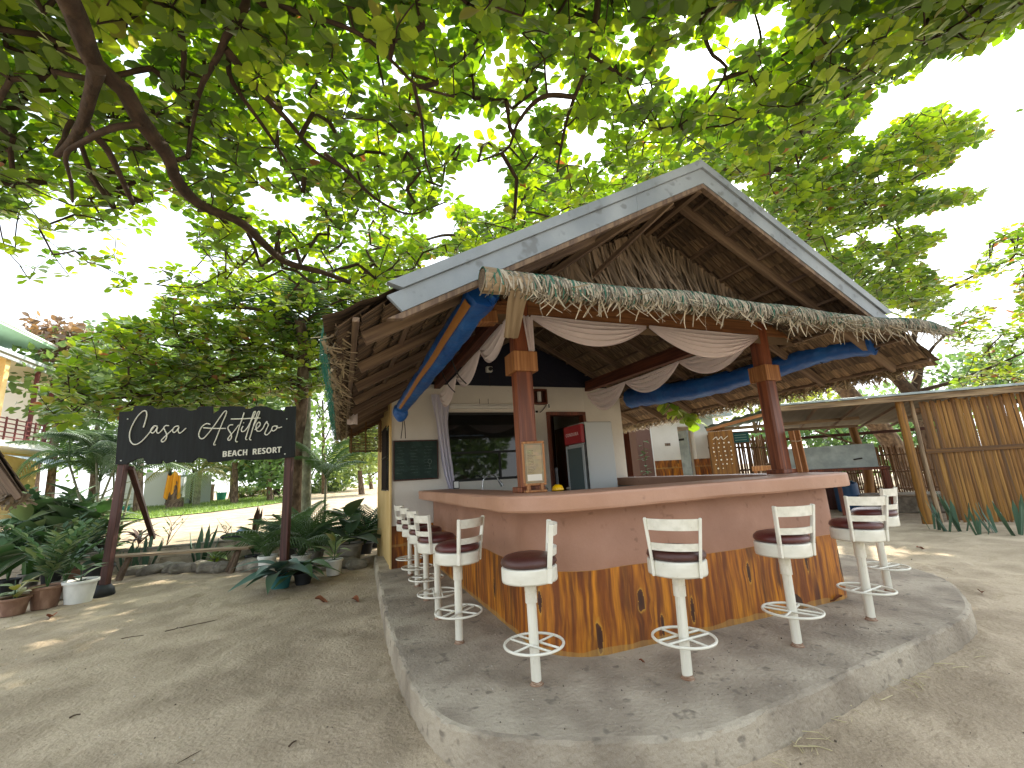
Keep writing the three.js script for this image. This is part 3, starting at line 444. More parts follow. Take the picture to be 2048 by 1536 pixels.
// ---------- bar counter ----------
const SLABY = 1.385;
const bar = thing('bar_counter', 'masonry bar counter painted mauve brown above a wood grain painted base', 'counter');
{
  const outer = roundPath([[1.465, -7.72], [1.465, -3.175, 0.48], [4.74, -3.175, 0.24], [5.12, -4.1, 0.3], [5.32, -7.72]]);
  part('counter_wall', sweep(outer, [[0, 0.1], [0, 1.26]]), M.mauve, bar);
  // the painted wood skirt: grain, streaks and knots in the paint
  let L = 0; outer.forEach((p, i) => { if (i) L += Math.hypot(p[0] - outer[i - 1][0], p[1] - outer[i - 1][1]); });
  const knots = [[0.5, 0.4, 0.03, 0.1], [1.9, 0.35, 0.02, 0.12], [3.2, 0.45, 0.02, 0.09], [4.25, 0.62, 0.02, 0.08], [4.72, 0.22, 0.022, 0.1], [5.12, 0.55, 0.03, 0.085], [5.3, 0.2, 0.016, 0.07], [5.62, 0.3, 0.018, 0.1], [6.3, 0.66, 0.018, 0.08], [6.72, 0.6, 0.022, 0.1], [7.05, 0.74, 0.018, 0.11], [7.55, 0.5, 0.034, 0.15], [8.2, 0.5, 0.03, 0.1]];
  const woodTex = tex(2048, 256, (u, v) => {
    const H = 0.61; let x = u * L, y = v * H, q0 = 9;
    for (const [kx, kv, rx, ry] of knots) { const dx = x - kx, dy = y - kv * H, q = Math.hypot(dx / rx, dy / ry) * (0.75 + 0.5 * vn(x * 40, y * 18, kx * 10 | 0)); if (q < q0) q0 = q; x = kx + dx * (1 - 0.72 * Math.exp(-q * q / 5)); }
    const wv = 0.05 * (fbm(x * 2.2, y * 3, 3, 41) - 0.5);
    const a = fbm((x + wv) * 34, y * 2.6, 4, 43), b = fbm((x + wv) * 9, y * 1.6, 3, 45), f = fbm((x + wv) * 110, y * 6, 2, 47);
    let c = mix3(hx('#6a3508'), hx('#c07a14'), clamp((a - 0.5) * 2.6 + 0.5, 0, 1)); c = mix3(c, hx('#8c4a0e'), 0.45 * clamp((b - 0.35) * 2, 0, 1));
    if (b < 0.38) c = mix3(c, hx('#44200d'), clamp((0.38 - b) * 4, 0, 0.55)); c = c.map((k) => k * (0.86 + 0.3 * f));
    if (q0 < 1) c = mix3(hx('#381b0e'), hx('#552d12'), q0 * q0); else if (q0 < 1.35) c = mix3(hx('#c09038'), c, (q0 - 1) / 0.35);
    if (Math.hypot((u * L - 6.8) / 0.1, (v * H - 0.03) / 0.14) * (0.8 + 0.4 * vn(u * L * 12, v * 8, 6)) < 1) c = mix3(c, hx('#2b170f'), 0.85); if (v < 0.05 + 0.05 * vn(u * 120, 2, 3)) c = mix3(c, hx('#a88a58'), 0.55);
    return c;
  }, { rgb: true, rep: [1 / L, 1 / 0.61] });
  M.fauxWood = mat('#ffffff', 0.55, { map: woodTex, bumpMap: T.medium, bumpScale: 0.002 });
  part('wood_skirt', sweep(outer, [[0.004, 0.172], [0.004, 0.782], [0.0005, 0.784]], { jit: (u, e) => [0, e ? (fbm(u * 2, 1, 2, 3) - 0.5) * 0.02 : 0] }), M.fauxWood, bar, 'base painted to look like knotty golden brown wood');
  const inner = roundPath([[1.6, -7.72], [1.6, -3.4, 0.1], [4.62, -3.4, 0.1], [4.95, -4.2, 0.1], [5.15, -7.72]]);
  part('inner_wall', sweep(inner, [[0, 0.1], [0, 1.27]]), M.paleGrey, bar, 'pale grey inner face of the counter');
  // thick overhanging slab
  const so = roundPath([[1.2, -7.6], [1.2, -3.0, 0.55], [4.86, -3.0, 0.26], [5.3, -3.95, 0.3], [5.52, -7.72]]), si = roundPath([[1.74, -7.6], [1.74, -3.56, 0.08], [4.5, -3.56, 0.08], [4.86, -4.2, 0.1], [5.05, -7.72]]);
  const no = offsets(so), inn = (d) => so.map((p, i) => [p[0] - no[i][0] * d, p[1] - no[i][1] * d]), rev = [...si].reverse();
  const wob = (u, e) => [(fbm(u * 1.7, e, 2, 61) - 0.5) * 0.012, (fbm(u * 1.3, e + 3, 2, 63) - 0.5) * (e < 3 ? 0.014 : 0.004)];
  part('slab', merge([sweep(so, [[-0.02, 1.248], [-0.006, 1.254], [0, 1.27], [0, 1.363], [-0.008, 1.379], [-0.024, SLABY]], { jit: (u, e) => (e === 5 || e === 0 ? [0, 0] : wob(u, e)) }), flat([...inn(0.024), ...rev], SLABY), flat([...inn(0.02), ...rev], 1.248), sweep(si, [[0, 1.248], [0, SLABY]])]), M.slab, bar, 'mauve brown countertop with rounded corners');
  part('work_shelf', box(0.5, 0.04, 1.7, 4.72, 1.15, -6.3), M.paleGrey, bar); part('work_shelf', box(1.9, 0.04, 0.5, 2.55, 1.12, -7.48), M.paleGrey, bar);
  // wood painted strip on the back wall
  part('wall_skirt', uvBox(new THREE.BoxGeometry(0.69, 0.66, 0.008)).translate(1.12, 0.51, WZ + 0.005), M.fauxWood, bar, 'wood grain painted strip at the foot of the white wall');
}
// ---------- bar stools ----------
{
  const geo = {};
  geo.pole = lathe([[0, 0], [0.034, 0.001], [0.033, 0.5], [0.041, 0.502], [0.041, 0.565], [0.039, 0.568], [0.041, 0.572], [0.042, 0.642], [0, 0.643]], 20);
  geo.foot = surf(18, 3, (u, v) => { const t = u * Math.PI * 2, k = [0.046, 0.04, 0.0355, 0.0345][Math.round(v * 3)] + 0.006 * (vn(u * 7, v * 2, 3, 7) - 0.5) * (1 - v); return V(Math.cos(t) * k, [0, 0.006, 0.014, 0.02 + 0.012 * vn(u * 7, 5, 4, 7)][Math.round(v * 3)], Math.sin(t) * k); }); M.rust = mat('#ffffff', 0.9, { map: mottled('#6e4a34', '#a89480', { tile: 1, f: 9, seed: 88 }) });
  geo.ring = new THREE.TorusGeometry(0.2, 0.0095, 8, 40).rotateX(Math.PI / 2).translate(0, 0.245, 0);
  const rod = (a, b) => tube([a, b], 0.008, 0.008, { n: 1, s: 6 }), chord = Math.sqrt(0.2 * 0.2 - 0.04 * 0.04);
  geo.rods = [rod(V(-chord, 0.245, 0.04), V(chord, 0.245, 0.04)), rod(V(-chord, 0.245, -0.04), V(chord, 0.245, -0.04)), rod(V(0, 0.243, -0.2), V(0, 0.243, 0.2))];
  geo.band = lathe([[0, 0.642], [0.17, 0.642], [0.192, 0.648], [0.195, 0.66], [0.195, 0.735], [0.188, 0.744], [0.16, 0.746]], 36);
  geo.cushion = lathe([[0.15, 0.744], [0.186, 0.75], [0.197, 0.768], [0.191, 0.79], [0.165, 0.812], [0.11, 0.825], [0, 0.829]], 36);
  const bent = (y0, y1, x, z, bow, t) => { const f = (u, s) => { const a = (u - 0.5) * 2; return [a * x, z + bow * (1 - a * a) + s * t]; }; const loop = [[y0, -0.5], [y1, -0.5], [y1, 0.5], [y0, 0.5], [y0, -0.5]]; const g = surf(10, 4, (u, v) => { const [y, s] = loop[Math.round(v * 4)], [px, pz] = f(u, s); return V(px, y, pz + (y - 0.7) * 0.11); }); const n = g.toNonIndexed(); n.computeVertexNormals(); return n; };
  geo.slats = [bent(0.945, 1.018, 0.168, 0.128, 0.05, 0.016), bent(0.815, 0.862, 0.155, 0.128, 0.05, 0.016)];
  const side = (s) => { const pts = [V(s * 0.146, 0.648, 0.13), V(s * 0.15, 0.74, 0.137), V(s * 0.176, 1.024, 0.168)]; return merge([beam(pts[0], pts[1].clone().lerp(pts[2], 0.01), 0.036, 0.02, { up: V(1, 0, 0) }), beam(pts[1], pts[2], 0.034, 0.02, { up: V(1, 0, 0) })]); };
  geo.posts = [side(-1), side(1)];
  const list = [
    [0.96, -4.0, 37, 0, 'white metal bar stool whose backrest turns away from the corner of the counter', 0.4],
    [1.235, -3.0, 67, 1, 'white metal bar stool seen edge on at the rounded counter corner', -0.3],
    [2.14, -2.6, -42, 1, 'white bar stool with its back towards the open yard, before the middle of the counter', 1.9],
    [3.2, -2.62, -8, 0, 'white bar stool with brown seat before the knotty panel beside the dark patch', 1.2],
    [4.2, -2.7, -20, 0, 'white bar stool with maroon seat past the end of the counter towards the shed', 2.6],
    [5.18, -3.1, 11, 0, 'white bar stool with sunlit maroon seat standing closest to the bamboo shed', 1.2],
    [0.93, -4.74, -76, 0, 'white bar stool in the side row next to the corner stool', 0],
    [0.95, -5.52, -80, 0, 'second white bar stool in the side row from the corner stool', 0],
    [0.96, -6.27, -82, 0, 'third white bar stool in the side row from the corner stool', 0],
    [0.975, -7.05, -78, 0, 'white bar stool at the end of the side row under the chalkboard', 0],
  ];
  for (const [x, z, a, dark, label, tilt] of list) {
    const s = thing('bar_stool', label, 'bar stool', 'white bar stools round the counter', V(x, PY + 0.001, z));
    s.quaternion.setFromAxisAngle(V(0.366, 0, -0.93).normalize(), rad(tilt)).multiply(new THREE.Quaternion().setFromAxisAngle(up0, rad(a))); 
    part('pole', geo.pole, M.stool, s); part('rusty_foot', geo.foot, M.rust, s).rotation.y = a;
    const fr = holder('footrest', s); part('hoop', geo.ring, M.stool, fr); geo.rods.forEach((g) => part('spoke', g, M.stool, fr)); fr.rotation.y = a * 1.7;
    part('seat_band', geo.band, M.stool, s); part('cushion', geo.cushion, dark ? M.vinylDark : M.vinyl, s, dark ? 'dark brown vinyl cushion' : 'maroon vinyl cushion');
    geo.posts.forEach((g) => part('back_post', g, M.stool, s)); geo.slats.forEach((g) => part('back_slat', g, M.stool, s));
  }
}
// ---------- draped white cloth ----------
function swag(A, B, low, out, folds, label, o = {}) {
  const mid = A.clone().lerp(B, 0.5), drop = mid.y - low, top = (o.top ?? 0.16) * 0.2, amp = o.amp ?? 0.024;
  const g = surf(40, 44, (u, v) => { const k = 1 - Math.pow(Math.abs(2 * u - 1), o.pw ?? 2), p = A.clone().lerp(B, u); p.y -= drop * (top + (1 - top) * v) * k + (1 - k) * 0.03 * v; const f = Math.sin(v * Math.PI * 2 * folds + 1.5 * vn(u * 2, v * 3, folds)) * amp * (0.35 + 0.65 * k) + 0.05 * Math.sin(v * Math.PI) * k; return p.addScaledVector(out, f + 0.02); }, { uv: (u, v) => [u * 1.2, v * 0.8] });
  return solo('cloth_swag', g, M.cloth, label, 'drape', 'white cloth swags under the bar roof');
}
{
  const F = V(0, 0, 1), zf = -3.79, L = V(-1, 0, 0), Rr = V(1, 0, 0);
  swag(onZ(1060, 632, zf), onZ(1290, 653, zf), onZ(1180, 694, zf).y, F, 5, 'wide white swag hanging from the front beam beside the post with the paper menu');
  swag(onZ(1296, 652, zf), onZ(1512, 672, zf), onZ(1405, 716, zf).y, F, 6, 'wide pinkish white swag hanging from the front beam beside the post with the tied holder', { amp: 0.026 });
  const xl = 1.47; swag(onX(1020, 634, xl), onX(964, 698, xl), onX(990, 724, xl).y, L, 4, 'white swag on the side beam next to the post with the paper menu', { top: 0.1 });
  swag(onX(963, 699, xl), onX(916, 750, xl), onX(942, 769, xl).y, L, 4, 'white swag in the middle of the beam above the side row of stools', { top: 0.1 });
  swag(onX(915, 751, xl), onX(882, 786, xl), onX(900, 812, xl).y, L, 4, 'white swag at the wall end of the beam above the chalkboard', { top: 0.1 });
  swag(onX(1505, 672, 4.78), onX(1360, 722, 4.75), onX(1436, 744, 4.76).y, L, 4, 'white swag on the side beam next to the post with the tied holder');
  swag(onX(1359, 722, 4.74), onX(1252, 763, 4.72), onX(1304, 784, 4.73).y, L, 4, 'white swag in the middle of the beam running to the fridge side');
  swag(onX(1252, 763, 4.7), onX(1176, 788, 4.68), onX(1222, 818, 4.69).y, L, 4, 'white swag above the drinks fridge at the wall end of its beam');
  // narrow tail by the left post and the long curtain beside the window
  const t0 = onZ(1040, 634, -3.8), tg = surf(12, 16, (u, v) => V(t0.x + 0.01 + u * 0.1 * (1 - 0.5 * v) + 0.05 * v, t0.y - v * 0.42 + 0.06 * u * v, t0.z + 0.04 + 0.02 * Math.sin(u * 14)));
  solo('cloth_tail', tg, M.cloth, 'narrow white cloth tail falling beside the post with the paper menu', 'drape');
  const cg = surf(28, 40, (u, v) => { const w = lerp(0.34, 0.2, sstep(v, 0, 0.35)) * (1 - 0.35 * sstep(v, 0.72, 1)), x = lerp(1.62, 1.8, v * v) + (u - 0.5) * w, y = 3.05 - v * 1.72 + (v > 0.9 ? 0.05 * u : 0); return V(x, y, WZ + 0.1 + 0.032 * Math.sin(u * 22 + 3 * vn(v * 3, 1, 2)) + 0.02 * Math.sin(v * 5)); }, { uv: (u, v) => [u * 0.4, v * 1.7] });
  solo('curtain', cg, M.curtain, 'long pale lilac white curtain gathered beside the dark window', 'curtain');
}
// ---------- rolled blue tarpaulins ----------
{
  const roll = (name, pts, r0, r1, label, ex) => { const t = thing(name, label, 'tarpaulin', 'rolled blue tarpaulins under the eaves'); part('roll', tube(pts, r0, r1, { n: 60, s: 18, lump: 0.12, lf: 3, rough: 0.09, ...ex }), M.tarp, t); return t; };
  const a = onZ(968, 582, -2.95), b = onZ(908, 670, -3.7), c = onZ(850, 752, -4.7), d = onZ(806, 812, -5.9);
  const t = roll('rolled_tarp', [a, b, c, d], 0.125, 0.085, 'rolled blue tarpaulin with an orange stripe slanting along the eave towards the sign', {});
  const cv = new THREE.CatmullRomCurve3([a, b, c, d]);
  part('stripe', surf(40, 5, (u, v) => { const w = u * 0.94 + 0.02, p = cv.getPointAt(w), tg = cv.getTangentAt(w), n = CP.clone().sub(p); n.addScaledVector(tg, -n.dot(tg)).normalize(); const b = V().crossVectors(tg, n), an = 0.25 + (v - 0.5) * lerp(0.5, 0.34, u) + 0.25 * (vn(u * 5, 1, 2) - 0.5), k = lerp(0.125, 0.085, u) * 1.17; return p.addScaledVector(n, Math.cos(an) * k).addScaledVector(b, Math.sin(an) * k); }), M.tarpOrange, t, 'dull orange stripe');
  part('lining', surf(16, 8, (u, v) => { const p = cv.getPointAt(0.005), an = u * 5 + 0.4, k = 0.12 * (1 - v * 0.4); return p.add(V(0.06 - v * 0.03, Math.sin(an) * k, Math.cos(an) * k + 0.04)); }), M.tarp, t);
  const kn = new THREE.SphereGeometry(0.1, 16, 12), kp = kn.attributes.position; for (let i = 0; i < kp.count; i++) { const q = V().fromBufferAttribute(kp, i), s = 0.75 + 0.5 * fbm(q.x * 14 + 3, q.y * 14 + q.z * 9, 3, 8); kp.setXYZ(i, q.x * s, q.y * s * 1.25, q.z * s); } kn.computeVertexNormals(); kn.translate(d.x - 0.02, d.y - 0.07, d.z - 0.12); part('tied_end', kn, M.tarp, t);
  for (const dx of [0, 0.03]) part('cord', tube([V(d.x + 0.04 + dx, d.y + 0.25, d.z - 0.05), V(d.x, d.y, d.z - 0.1), V(d.x + 0.01 + dx, d.y - 0.24, d.z - 0.14), V(d.x - 0.01 + dx * 2, d.y - 0.42, d.z - 0.15)], 0.006, 0.006, { s: 5 }), M.iron, t);
  for (const [x, z, y0, y1] of [[1.2, -4.3, 3.4, 2.5], [1.25, -5.0, 3.35, 2.55]]) part('cord', tube([V(x - 0.15, y0, z), V(x - 0.2, (y0 + y1) / 2, z), V(x - 0.1, y1 + 0.1, z), V(x - 0.02, y1, z + 0.02)], 0.007, 0.007, { s: 5 }), M.black, t);
  const e = onX(1748, 690, 5.95), m1 = onX(1640, 708, 5.85), m = onX(1540, 738, 5.72), m2 = onX(1400, 775, 5.6), w = onZ(1262, 796, -7.3);
  const t2 = roll('rolled_tarp', [e, m1, m, m2, w], 0.11, 0.2, 'rolled blue tarpaulin without stripe, sagging along the eave towards the shed', { ey: 1.0, n: 70 });
  for (const p of [m1, m, m2]) part('cord', tube([V(p.x, p.y + 0.5, p.z), V(p.x + 0.1, p.y, p.z), V(p.x, p.y - 0.13, p.z), V(p.x - 0.1, p.y, p.z), V(p.x, p.y + 0.5, p.z + 0.01)], 0.006, 0.006, { s: 5, n: 24 }), M.black, t2);
  const inner = surf(20, 1, (u, v) => { const an = u * 2 * Math.PI, k = 0.07 - 0.012 * v; return V(e.x + 0.012 * (1 - v), e.y + Math.sin(an) * k, e.z + Math.cos(an) * k); }); part('open_end', inner, M.black, t2);
}
// ---------- things on and before the back wall ----------
function chalk(w, h, fn) { const c = document.createElement('canvas'); c.width = w; c.height = h; const g = c.getContext('2d'); fn(g, w, h); const t = new THREE.CanvasTexture(c); t.colorSpace = THREE.SRGBColorSpace; return t; }
{
  const cb = thing('chalkboard', 'green chalkboard with faint chalk writing on the white wall', 'chalkboard', null, V(1.185, 1.905, WZ + 0.02));
  const ct = chalk(512, 448, (g, w, h) => { g.fillStyle = '#1c302b'; g.fillRect(0, 0, w, h); const r = rng(4); for (let i = 0; i < 60; i++) { g.fillStyle = `rgba(120,150,140,${0.02 + r() * 0.05})`; g.beginPath(); g.ellipse(r() * w, r() * h, 20 + r() * 70, 8 + r() * 30, r(), 0, 7); g.fill(); } g.strokeStyle = 'rgba(200,210,200,0.32)'; g.lineWidth = 2; for (let k = 0; k < 3; k++) for (let i = 0; i < 9; i++) { let x = 24 + k * 165, y = 70 + i * 38; g.beginPath(); g.moveTo(x, y); for (let j = 0; j < 16 + r() * 14; j++) { x += 4; g.lineTo(x, y + (r() - 0.5) * 12); } g.stroke(); } g.strokeStyle = 'rgba(210,215,205,0.5)'; g.lineWidth = 3; g.beginPath(); g.ellipse(420, 250, 22, 26, 0, 0, 7); g.moveTo(420, 276); g.lineTo(420, 320); g.moveTo(400, 330); g.lineTo(440, 330); g.stroke(); });
  part('board', new THREE.PlaneGeometry(0.73, 0.64), mat('#ffffff', 0.85, { map: ct }), cb).position.z = 0.012;
  for (const [w, h, x, y] of [[0.77, 0.022, 0, 0.331], [0.77, 0.022, 0, -0.331], [0.022, 0.64, -0.374, 0], [0.022, 0.64, 0.374, 0]]) part('frame', box(w, h, 0.024, x, y, 0.006), M.signPost, cb);
  const lf = thing('fluorescent_fixture', 'long pale fluorescent batten fixed above the dark window', 'light fixture', null, V(2.42, 2.83, WZ + 0.03));
  part('housing', box(1.26, 0.055, 0.05, 0, 0, 0), M.white, lf); part('tube', tube([V(-0.6, 0.045, 0.02), V(0.6, 0.045, 0.02)], 0.014, 0.014, { n: 1, s: 10 }), M.white, lf); for (const x of [-0.05, 0.12]) part('hanger', beam(V(x, 0.03, 0), V(x, 0.16, 0), 0.008, 0.008, { up: V(1, 0, 0) }), M.iron, lf);
  const wb = thing('wall_lamp', 'small wooden box lamp mounted high on the white wall beside the doorway', 'lamp', null, V(3.58, 3.03, WZ + 0.07));
  for (const [w, h, d, x, y] of [[0.03, 0.3, 0.14, -0.14, 0], [0.03, 0.3, 0.14, 0.14, 0], [0.25, 0.03, 0.14, 0, 0.135], [0.25, 0.03, 0.14, 0, -0.135]]) part('frame', box(w, h, d, x, y, 0), M.doorWood, wb); part('back', box(0.25, 0.24, 0.02, 0, 0, -0.055), M.signPost, wb); part('diffuser', tube([V(0, -0.1, 0.01), V(0, 0.1, 0.01)], 0.04, 0.04, { n: 1, s: 14 }), M.white, wb);
  part('cable', tube([V(0.15, -0.1, 0), V(0.17, -0.13, -0.03), V(0.08, -0.26, -0.05), V(0.02, -0.3, -0.05)], 0.008, 0.008, { s: 5 }), M.black, wb);
  const ol = thing('wall_socket', 'small white wall socket plate between window and doorway', 'socket', null, V(3.47, 2.75, WZ + 0.008)); part('plate', box(0.13, 0.08, 0.014, 0, 0, 0), M.white, ol); part('plug', box(0.05, 0.04, 0.03, 0.06, -0.005, 0.02), M.black, ol);
  const sw = thing('wall_switch', 'small white switch plate just above the doorway corner', 'switch', null, V(3.8, 2.86, WZ + 0.008)); part('plate', box(0.07, 0.11, 0.014, 0, 0, 0), M.white, sw); part('rocker', box(0.02, 0.08, 0.02, 0.01, 0, 0.01), M.black, sw);
  const cp = onZ(978, 739, -7.1), cam = thing('security_camera', 'small white security camera on a thin rod under the roof', 'camera', null, cp);
  part('body', box(0.11, 0.1, 0.09, 0, 0, 0, { r: 0.015 }), M.white, cam); part('lens', new THREE.CylinderGeometry(0.033, 0.036, 0.04, 20).rotateX(Math.PI / 2).translate(0.01, 0, 0.055), M.black, cam); part('rod', tube([V(0, 0.05, 0), V(0, 0.32, 0)], 0.008, 0.008, { n: 1, s: 6 }), M.iron, cam); part('cable', tube([V(0, -0.05, 0), V(0.005, -0.3, 0)], 0.006, 0.006, { n: 1, s: 5 }), M.iron, cam);
  // glass door drinks fridge, its front turned to the left
  const fz0 = -6.75, fz1 = -7.4, fx0 = onZ(1168, 900, fz0).x, fx1 = onZ(1229, 900, fz0).x, ft = onZ(1200, 843, fz0).y;
  const fg = thing('drinks_fridge', 'grey drinks fridge with a red header and a glass door', 'fridge', null, V((fx0 + fx1) / 2, PY + 0.001, (fz0 + fz1) / 2)); const fw = fx1 - fx0, fd = fz0 - fz1, fh = ft - PY;
  part('body', box(fw - 0.05, fh - 0.06, fd, 0.025, fh / 2 + 0.03, 0, { r: 0.02 }), mat('#c9cdcd', 0.35), fg);
  part('foot', box(fw - 0.12, 0.06, fd - 0.1, 0.03, 0.03, 0), M.black, fg);
  const hd = part('header', box(0.09, 0.34, fd - 0.01, -fw / 2 + 0.01, fh - 0.2, 0, { r: 0.025 }), M.red, fg, 'red header panel with white lettering'); 
  const dt = chalk(256, 160, (g, w, h) => { g.fillStyle = '#a8232b'; g.fillRect(0, 0, w, h); g.fillStyle = '#e6d6d4'; g.font = 'bold 44px sans-serif'; g.textAlign = 'center'; g.fillText('CONDURA', w / 2, h / 2 + 14); });
  const lb = part('lettering', new THREE.PlaneGeometry(fd - 0.08, 0.3), mat('#ffffff', 0.4, { map: dt }), fg); lb.rotation.y = -Math.PI / 2; lb.position.set(-fw / 2 - 0.037, fh - 0.2, 0);
  part('door_frame', box(0.03, fh - 0.46, 0.05, -fw / 2 + 0.0, fh / 2 - 0.16, fd / 2 - 0.03), M.paleGrey, fg); part('door_frame', box(0.03, fh - 0.46, 0.05, -fw / 2, fh / 2 - 0.16, -fd / 2 + 0.03), M.paleGrey, fg); part('door_frame', box(0.03, 0.05, fd - 0.11, -fw / 2, fh - 0.42, 0), M.paleGrey, fg); part('door_frame', box(0.03, 0.05, fd - 0.11, -fw / 2, 0.12, 0), M.paleGrey, fg);
  part('door_glass', box(0.008, fh - 0.56, fd - 0.11, -fw / 2 + 0.002, fh / 2 - 0.15, 0, { sharp: true }), mat('#4a5a5c', 0.08), fg); part('gasket', box(0.015, fh - 0.1, 0.02, -fw / 2 + 0.045, fh / 2, fd / 2 + 0.004), M.black, fg);
  // gooseneck tap at the back sink
  const fp = V(onZ(966, 980, -7.4).x, 1.14, -7.4), fa = thing('tap', 'curved chrome gooseneck tap below the dark window', 'tap', null, fp);
  part('spout', tube([V(0, 0, 0), V(0, 0.26, 0), V(0.03, 0.39, 0.01), V(0.13, 0.44, 0.02), V(0.24, 0.4, 0.03), V(0.3, 0.31, 0.04)], 0.013, 0.013, { n: 30, s: 8 }), M.steel, fa); part('nozzle', tube([V(0.29, 0.325, 0.04), V(0.34, 0.24, 0.045)], 0.022, 0.028, { n: 1, s: 10 }), M.steel, fa); part('base', lathe([[0, 0], [0.03, 0], [0.026, 0.04], [0.014, 0.05]], 16), M.steel, fa);
  // framed card, bell-like yellow dome and menu stand on the countertop
  const p1 = V(onZ(913, 980, -7.1).x, SLABY + 0.001, -7.1); p1.x = Math.max(p1.x, 1.3); const pf = thing('photo_frame', 'small black framed card standing on the far end of the countertop', 'frame', null, p1); part('frame', box(0.1, 0.13, 0.012, 0, 0.066, 0), M.black, pf); part('card', box(0.075, 0.1, 0.004, 0, 0.066, 0.008), M.white, pf);
  const mp = V(1.6, SLABY + 0.001, -3.64), mn = thing('menu_stand', 'framed paper menu on a little wooden stand before a brown post', 'menu', null, mp); mn.rotation.y = rad(-14); 
  const mt = chalk(192, 384, (g, w, h) => { g.fillStyle = '#8f7f63'; g.fillRect(0, 0, w, h); const r = rng(7); for (let i = 0; i < 80; i++) { g.fillStyle = `rgba(${150 + r() * 60},${130 + r() * 60},${90 + r() * 50},0.12)`; g.fillRect(r() * w, r() * h, 60, 30); } g.strokeStyle = 'rgba(40,30,20,0.75)'; g.lineWidth = 3; g.strokeRect(10, 10, w - 20, h - 20); g.lineWidth = 2.2; for (let i = 0; i < 17; i++) { let x = 30, y = 70 + i * 15; g.beginPath(); g.moveTo(x, y); while (x < 80 + r() * 70) { x += 4; g.lineTo(x, y + (r() - 0.5) * 6); } g.stroke(); } g.fillStyle = '#cfc9bb'; g.fillRect(20, 300, w - 40, 60); });
  part('paper', new THREE.PlaneGeometry(0.165, 0.35), mat('#ffffff', 0.4, { map: mt }), mn).position.set(0, 0.255, 0.012);
  for (const [w, h, x, y] of [[0.21, 0.022, 0, 0.44], [0.21, 0.022, 0, 0.07], [0.022, 0.35, -0.094, 0.255], [0.022, 0.35, 0.094, 0.255]]) part('frame', box(w, h, 0.02, x, y, 0.005), M.block, mn);
  part('stand', box(0.2, 0.02, 0.1, 0, 0.011, 0), M.block, mn); part('stand', box(0.03, 0.06, 0.06, -0.06, 0.045, 0), M.block, mn); part('stand', box(0.03, 0.06, 0.06, 0.06, 0.045, 0), M.block, mn);
  const bp = V(1.83, SLABY + 0.001, -3.66), be = thing('yellow_dome', 'small yellow dome with a black upright handle beside the menu stand', 'bell', null, bp); part('dome', lathe([[0, 0], [0.055, 0], [0.055, 0.012], [0.045, 0.04], [0.02, 0.055], [0, 0.057]], 20), mat('#d9a800', 0.35), be); part('handle', lathe([[0.014, 0.055], [0.011, 0.16], [0.015, 0.2], [0, 0.21]], 12), M.black, be);
  for (const [x, z, s] of [[1.75, -3.78, 0.03], [1.96, -3.7, 0.02]]) { const b = thing('pebble', s > 0.025 ? 'dark round pebble beside the foot of the post with the paper menu' : 'tiny dark pebble past the yellow dome', 'pebble', null, V(x, SLABY, z)); const g = new THREE.IcosahedronGeometry(s, 2); g.scale(1.3, 0.7, 1); g.translate(0, s * 0.65, 0); part('pebble_body', g, M.stone, b); }
  // slatted holder leaning on the right post
  const hp = thing('menu_holder', 'tall narrow wooden holder tied against a brown post', 'holder', null, V(5.14, SLABY + 0.001, -3.74)); hp.rotation.z = 0.05; for (const x of [-0.04, 0.06]) part('side', box(0.022, 0.5, 0.07, x, 0.25, 0), M.block, hp); part('back', box(0.08, 0.5, 0.012, 0.01, 0.25, -0.03), M.signPost, hp); part('cord', tube([V(-0.1, 0.38, 0.02), V(0.0, 0.37, 0.045), V(0.09, 0.39, 0.02)], 0.006, 0.006, { s: 5 }), M.plank, hp);
  // bulbs of a string under the right eave
  for (const [px, py, x, l] of [[1618, 730, 5.9, 'small clear bulb hanging near the post with the tied wooden holder'], [1701, 709, 6.0, 'small clear bulb hanging at the outer end of the eave towards the shed']]) { const p = onX(px, py, x), b = thing('string_bulb', l, 'bulb', 'bulbs along the eave towards the shed', p); part('glass_bulb', new THREE.SphereGeometry(0.028, 14, 10), M.white, b); part('socket', new THREE.CylinderGeometry(0.014, 0.014, 0.05, 10).translate(0, 0.05, 0), M.black, b); part('wire', tube([V(0, 0.07, 0), V(0, 0.35, 0)], 0.004, 0.004, { n: 1, s: 4 }), M.black, b); }
}
